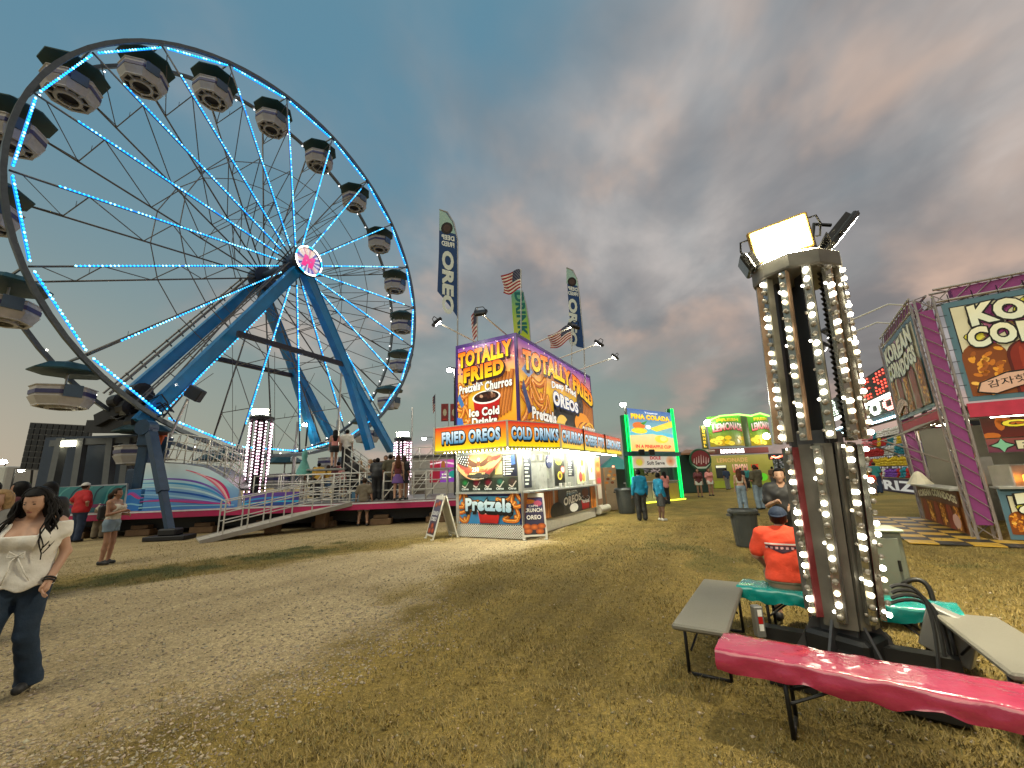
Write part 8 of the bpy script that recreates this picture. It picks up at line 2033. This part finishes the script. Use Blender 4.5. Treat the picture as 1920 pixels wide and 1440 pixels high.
# midway
x, y = at(1205, 976); g1 = person(x, y, R_(2), 'man in a bright blue shirt and dark trousers seen from behind', 'stand', False, 1.12, 'short', 'black', 'brown', 'long', 'teal', 'trousers', 'black', 1.72, h=.016)
x, y = at(1242, 976); person(x, y, R_(-75), 'boy in a blue shirt and shorts beside the man in blue', 'stand', False, .95, 'short', 'black', 'brown', 'long', 'teal', 'shorts', 'dgrey', 1.58, h=.016, shoe='white')
x, y = pyx(1250, 21.5, 935); person(x, y, R_(10), 'woman in a pink shirt at the pineapple stand counter', 'phone', True, 1.1, 'bob', 'black', 'brown', 'tee', 'pink', 'trousers', 'black', 1.62, h=.022)
x, y = at(1395, 956); person(x, y, R_(-25), 'girl with long auburn hair and pale jeans on the midway', 'stand', True, 1.0, 'long', 'auburn', 'light', 'crop', 'cream', 'trousers', 'ltdenim', 1.62, h=.018)
x, y = at(1427, 955); person(x, y, R_(15), 'man in a dark olive shirt and grey jeans beside the auburn-haired girl', 'phone', False, 1.12, 'short', 'brown', 'tan', 'tee', 'olive', 'trousers', 'ltdenim', 1.76, h=.018)
x, y = pyx(1462, 6.6, 900); person(x, y, R_(150), 'young man in a black shirt facing the camera behind the seated man', 'phone', False, 1.02, 'short', 'black', 'light', 'tee', 'black', 'trousers', 'black', 1.60, h=.014)
for px, Y, fc, lab, kw in ((1364, 34.5, 5, 'person in a dark striped shirt at the lemonade window', dict(tcol='navy', bcol='grey')), (1392, 34.5, -5, 'person in black in front of the lemon lettering', dict(tcol='black', bcol='black')), (1402, 35.5, 170, 'lemonade seller in a green shirt behind the others', dict(tcol='tealgreen', bcol='black')), (1424, 33.5, 10, 'broad dark person right of the lemonade window', dict(tcol='dgrey', bcol='black', fat=1.25)), (1452, 30, -10, 'person in brown near the glowing red sign', dict(tcol='brown', bcol='dgrey')), (1466, 27, 20, 'person in a dark shirt by the red sign nearer the tower', dict(tcol='black', bcol='navy')), (1310, 26, 160, 'woman in maroon with bare legs near the melon kiosk', dict(tcol='maroon', bcol='white', bottom='short_shorts', fem=True, hair='long', hcol='brown')), (1331, 27, 185, 'woman in pink with bare legs right of the melon kiosk', dict(tcol='pink', bcol='white', bottom='short_shorts', fem=True, hair='long', hcol='auburn'))):
    x, y = pyx(px, Y, 905); kw = dict(kw); person(x, y, R_(fc), lab, 'stand', kw.pop('fem', False), kw.pop('fat', 1.0), kw.pop('hair', 'short'), kw.pop('hcol', 'black'), 'tan', 'tee', bottom=kw.pop('bottom', 'trousers'), H=1.72, h=.03, group='people far down the midway', **kw)
q = pp(1645, 905, .9); person(q.x, q.y, R_(-60), 'person in a teal shirt in front of the prize game', 'stand', False, 1.0, 'short', 'brown', 'light', 'tee', 'tealgreen', 'trousers', 'navy', 1.74, h=.026)
q = pp(1638, 915, 1.6); person(q.x, q.y, R_(-60), 'child in an orange shirt at the prize game counter', 'stand', False, .95, 'short', 'brown', 'light', 'tee', 'orange', 'shorts', 'grey', 1.2, h=.024)
# man sitting on the teal bench with his back to us
sx_, sy_ = 2.70, 4.44; sf = R_(-34)
sm = person(sx_, sy_, sf, 'man in a bright orange-red shirt sitting on the teal bench, back turned', 'sit', False, 1.16, 'short', 'brown', 'light', 'tee', 'orange', 'shorts', 'khaki', 1.58, cap='back', capcol='navy', h=.0105, z=.0)
shv = None
for ch in sm.children:
    if ch.name.startswith('shirt'): shv = np.array([v.co[:] for v in ch.data.vertices])
back = shv[shv[:, 1] < np.median(shv[:, 1])]
def on_back(a, c):
    d = (back[:, 0] - a) ** 2 + (back[:, 2] - c) ** 2; k = d.argsort()[:6]; return back[k, 1].min() - .004
A = Art()
def grid(x0, x1, z0, z1, col, shape=None, n=14, m_=5):
    for i in range(n):
        for j in range(m_):
            P_ = []
            for u, v in ((i / n, j / m_), ((i + 1) / n, j / m_), ((i + 1) / n, (j + 1) / m_), (i / n, (j + 1) / m_)):
                x = x0 + (x1 - x0) * u; lo = z0 + (shape(u) if shape else 0); P_.append((x, lo + (z1 - lo) * v))
            A.items.append((0, P_, [(0, 1, 2, 3)], [col] * 4))
grid(-.15, .15, .838, .853, rgb(235, 220, 215)); grid(-.145, .145, .765, .832, rgb(52, 24, 40), lambda u: .055 * abs(2 * u - 1) ** 1.2)
for k in range(7):
    x_ = -.135 + .045 * k; grid(x_ - .012, x_ + .012, .800, .820, rgb(190, 140, 140), n=1, m_=1)
me = bpy.data.meshes.new('shirt_print'); V = []; Fq = []; Cq = []
for _, P_, _, C_ in A.items:
    k = len(V)
    for (a, c), cc in zip(P_, C_): V.append((-a, on_back(-a, c) - (.002 if cc[0] > .2 else 0), c)); Cq.append((*cc, 1))
    Fq.append((k, k + 1, k + 2, k + 3))
me.from_pydata(V, [], Fq); at_ = me.color_attributes.new('Col', 'FLOAT_COLOR', 'POINT'); at_.data.foreach_set('color', np.array(Cq, dtype=np.float32).ravel()); me.materials.append(PRINT_CLOTH); link(bpy.data.objects.new('shirt_print', me), sm)

q = PG(1073, 1037); pw = thing('paper_scrap', 'small crumpled white paper scrap lying on the grass before the trailer', 'litter', (q.x, q.y, 0))
b = MB(); b.raw([q + Vector(p) for p in ((-.06, 0, .012), (0, -.04, .03), (.06, .0, .012), (.02, .04, .02), (-.03, .05, .012), (0, 0, .035))], [(0, 1, 5), (1, 2, 5), (2, 3, 5), (3, 4, 5), (4, 0, 5)]); b.build('sheet', mat('paper_white', (.55, .53, .48), .8), pw, recalc=False)
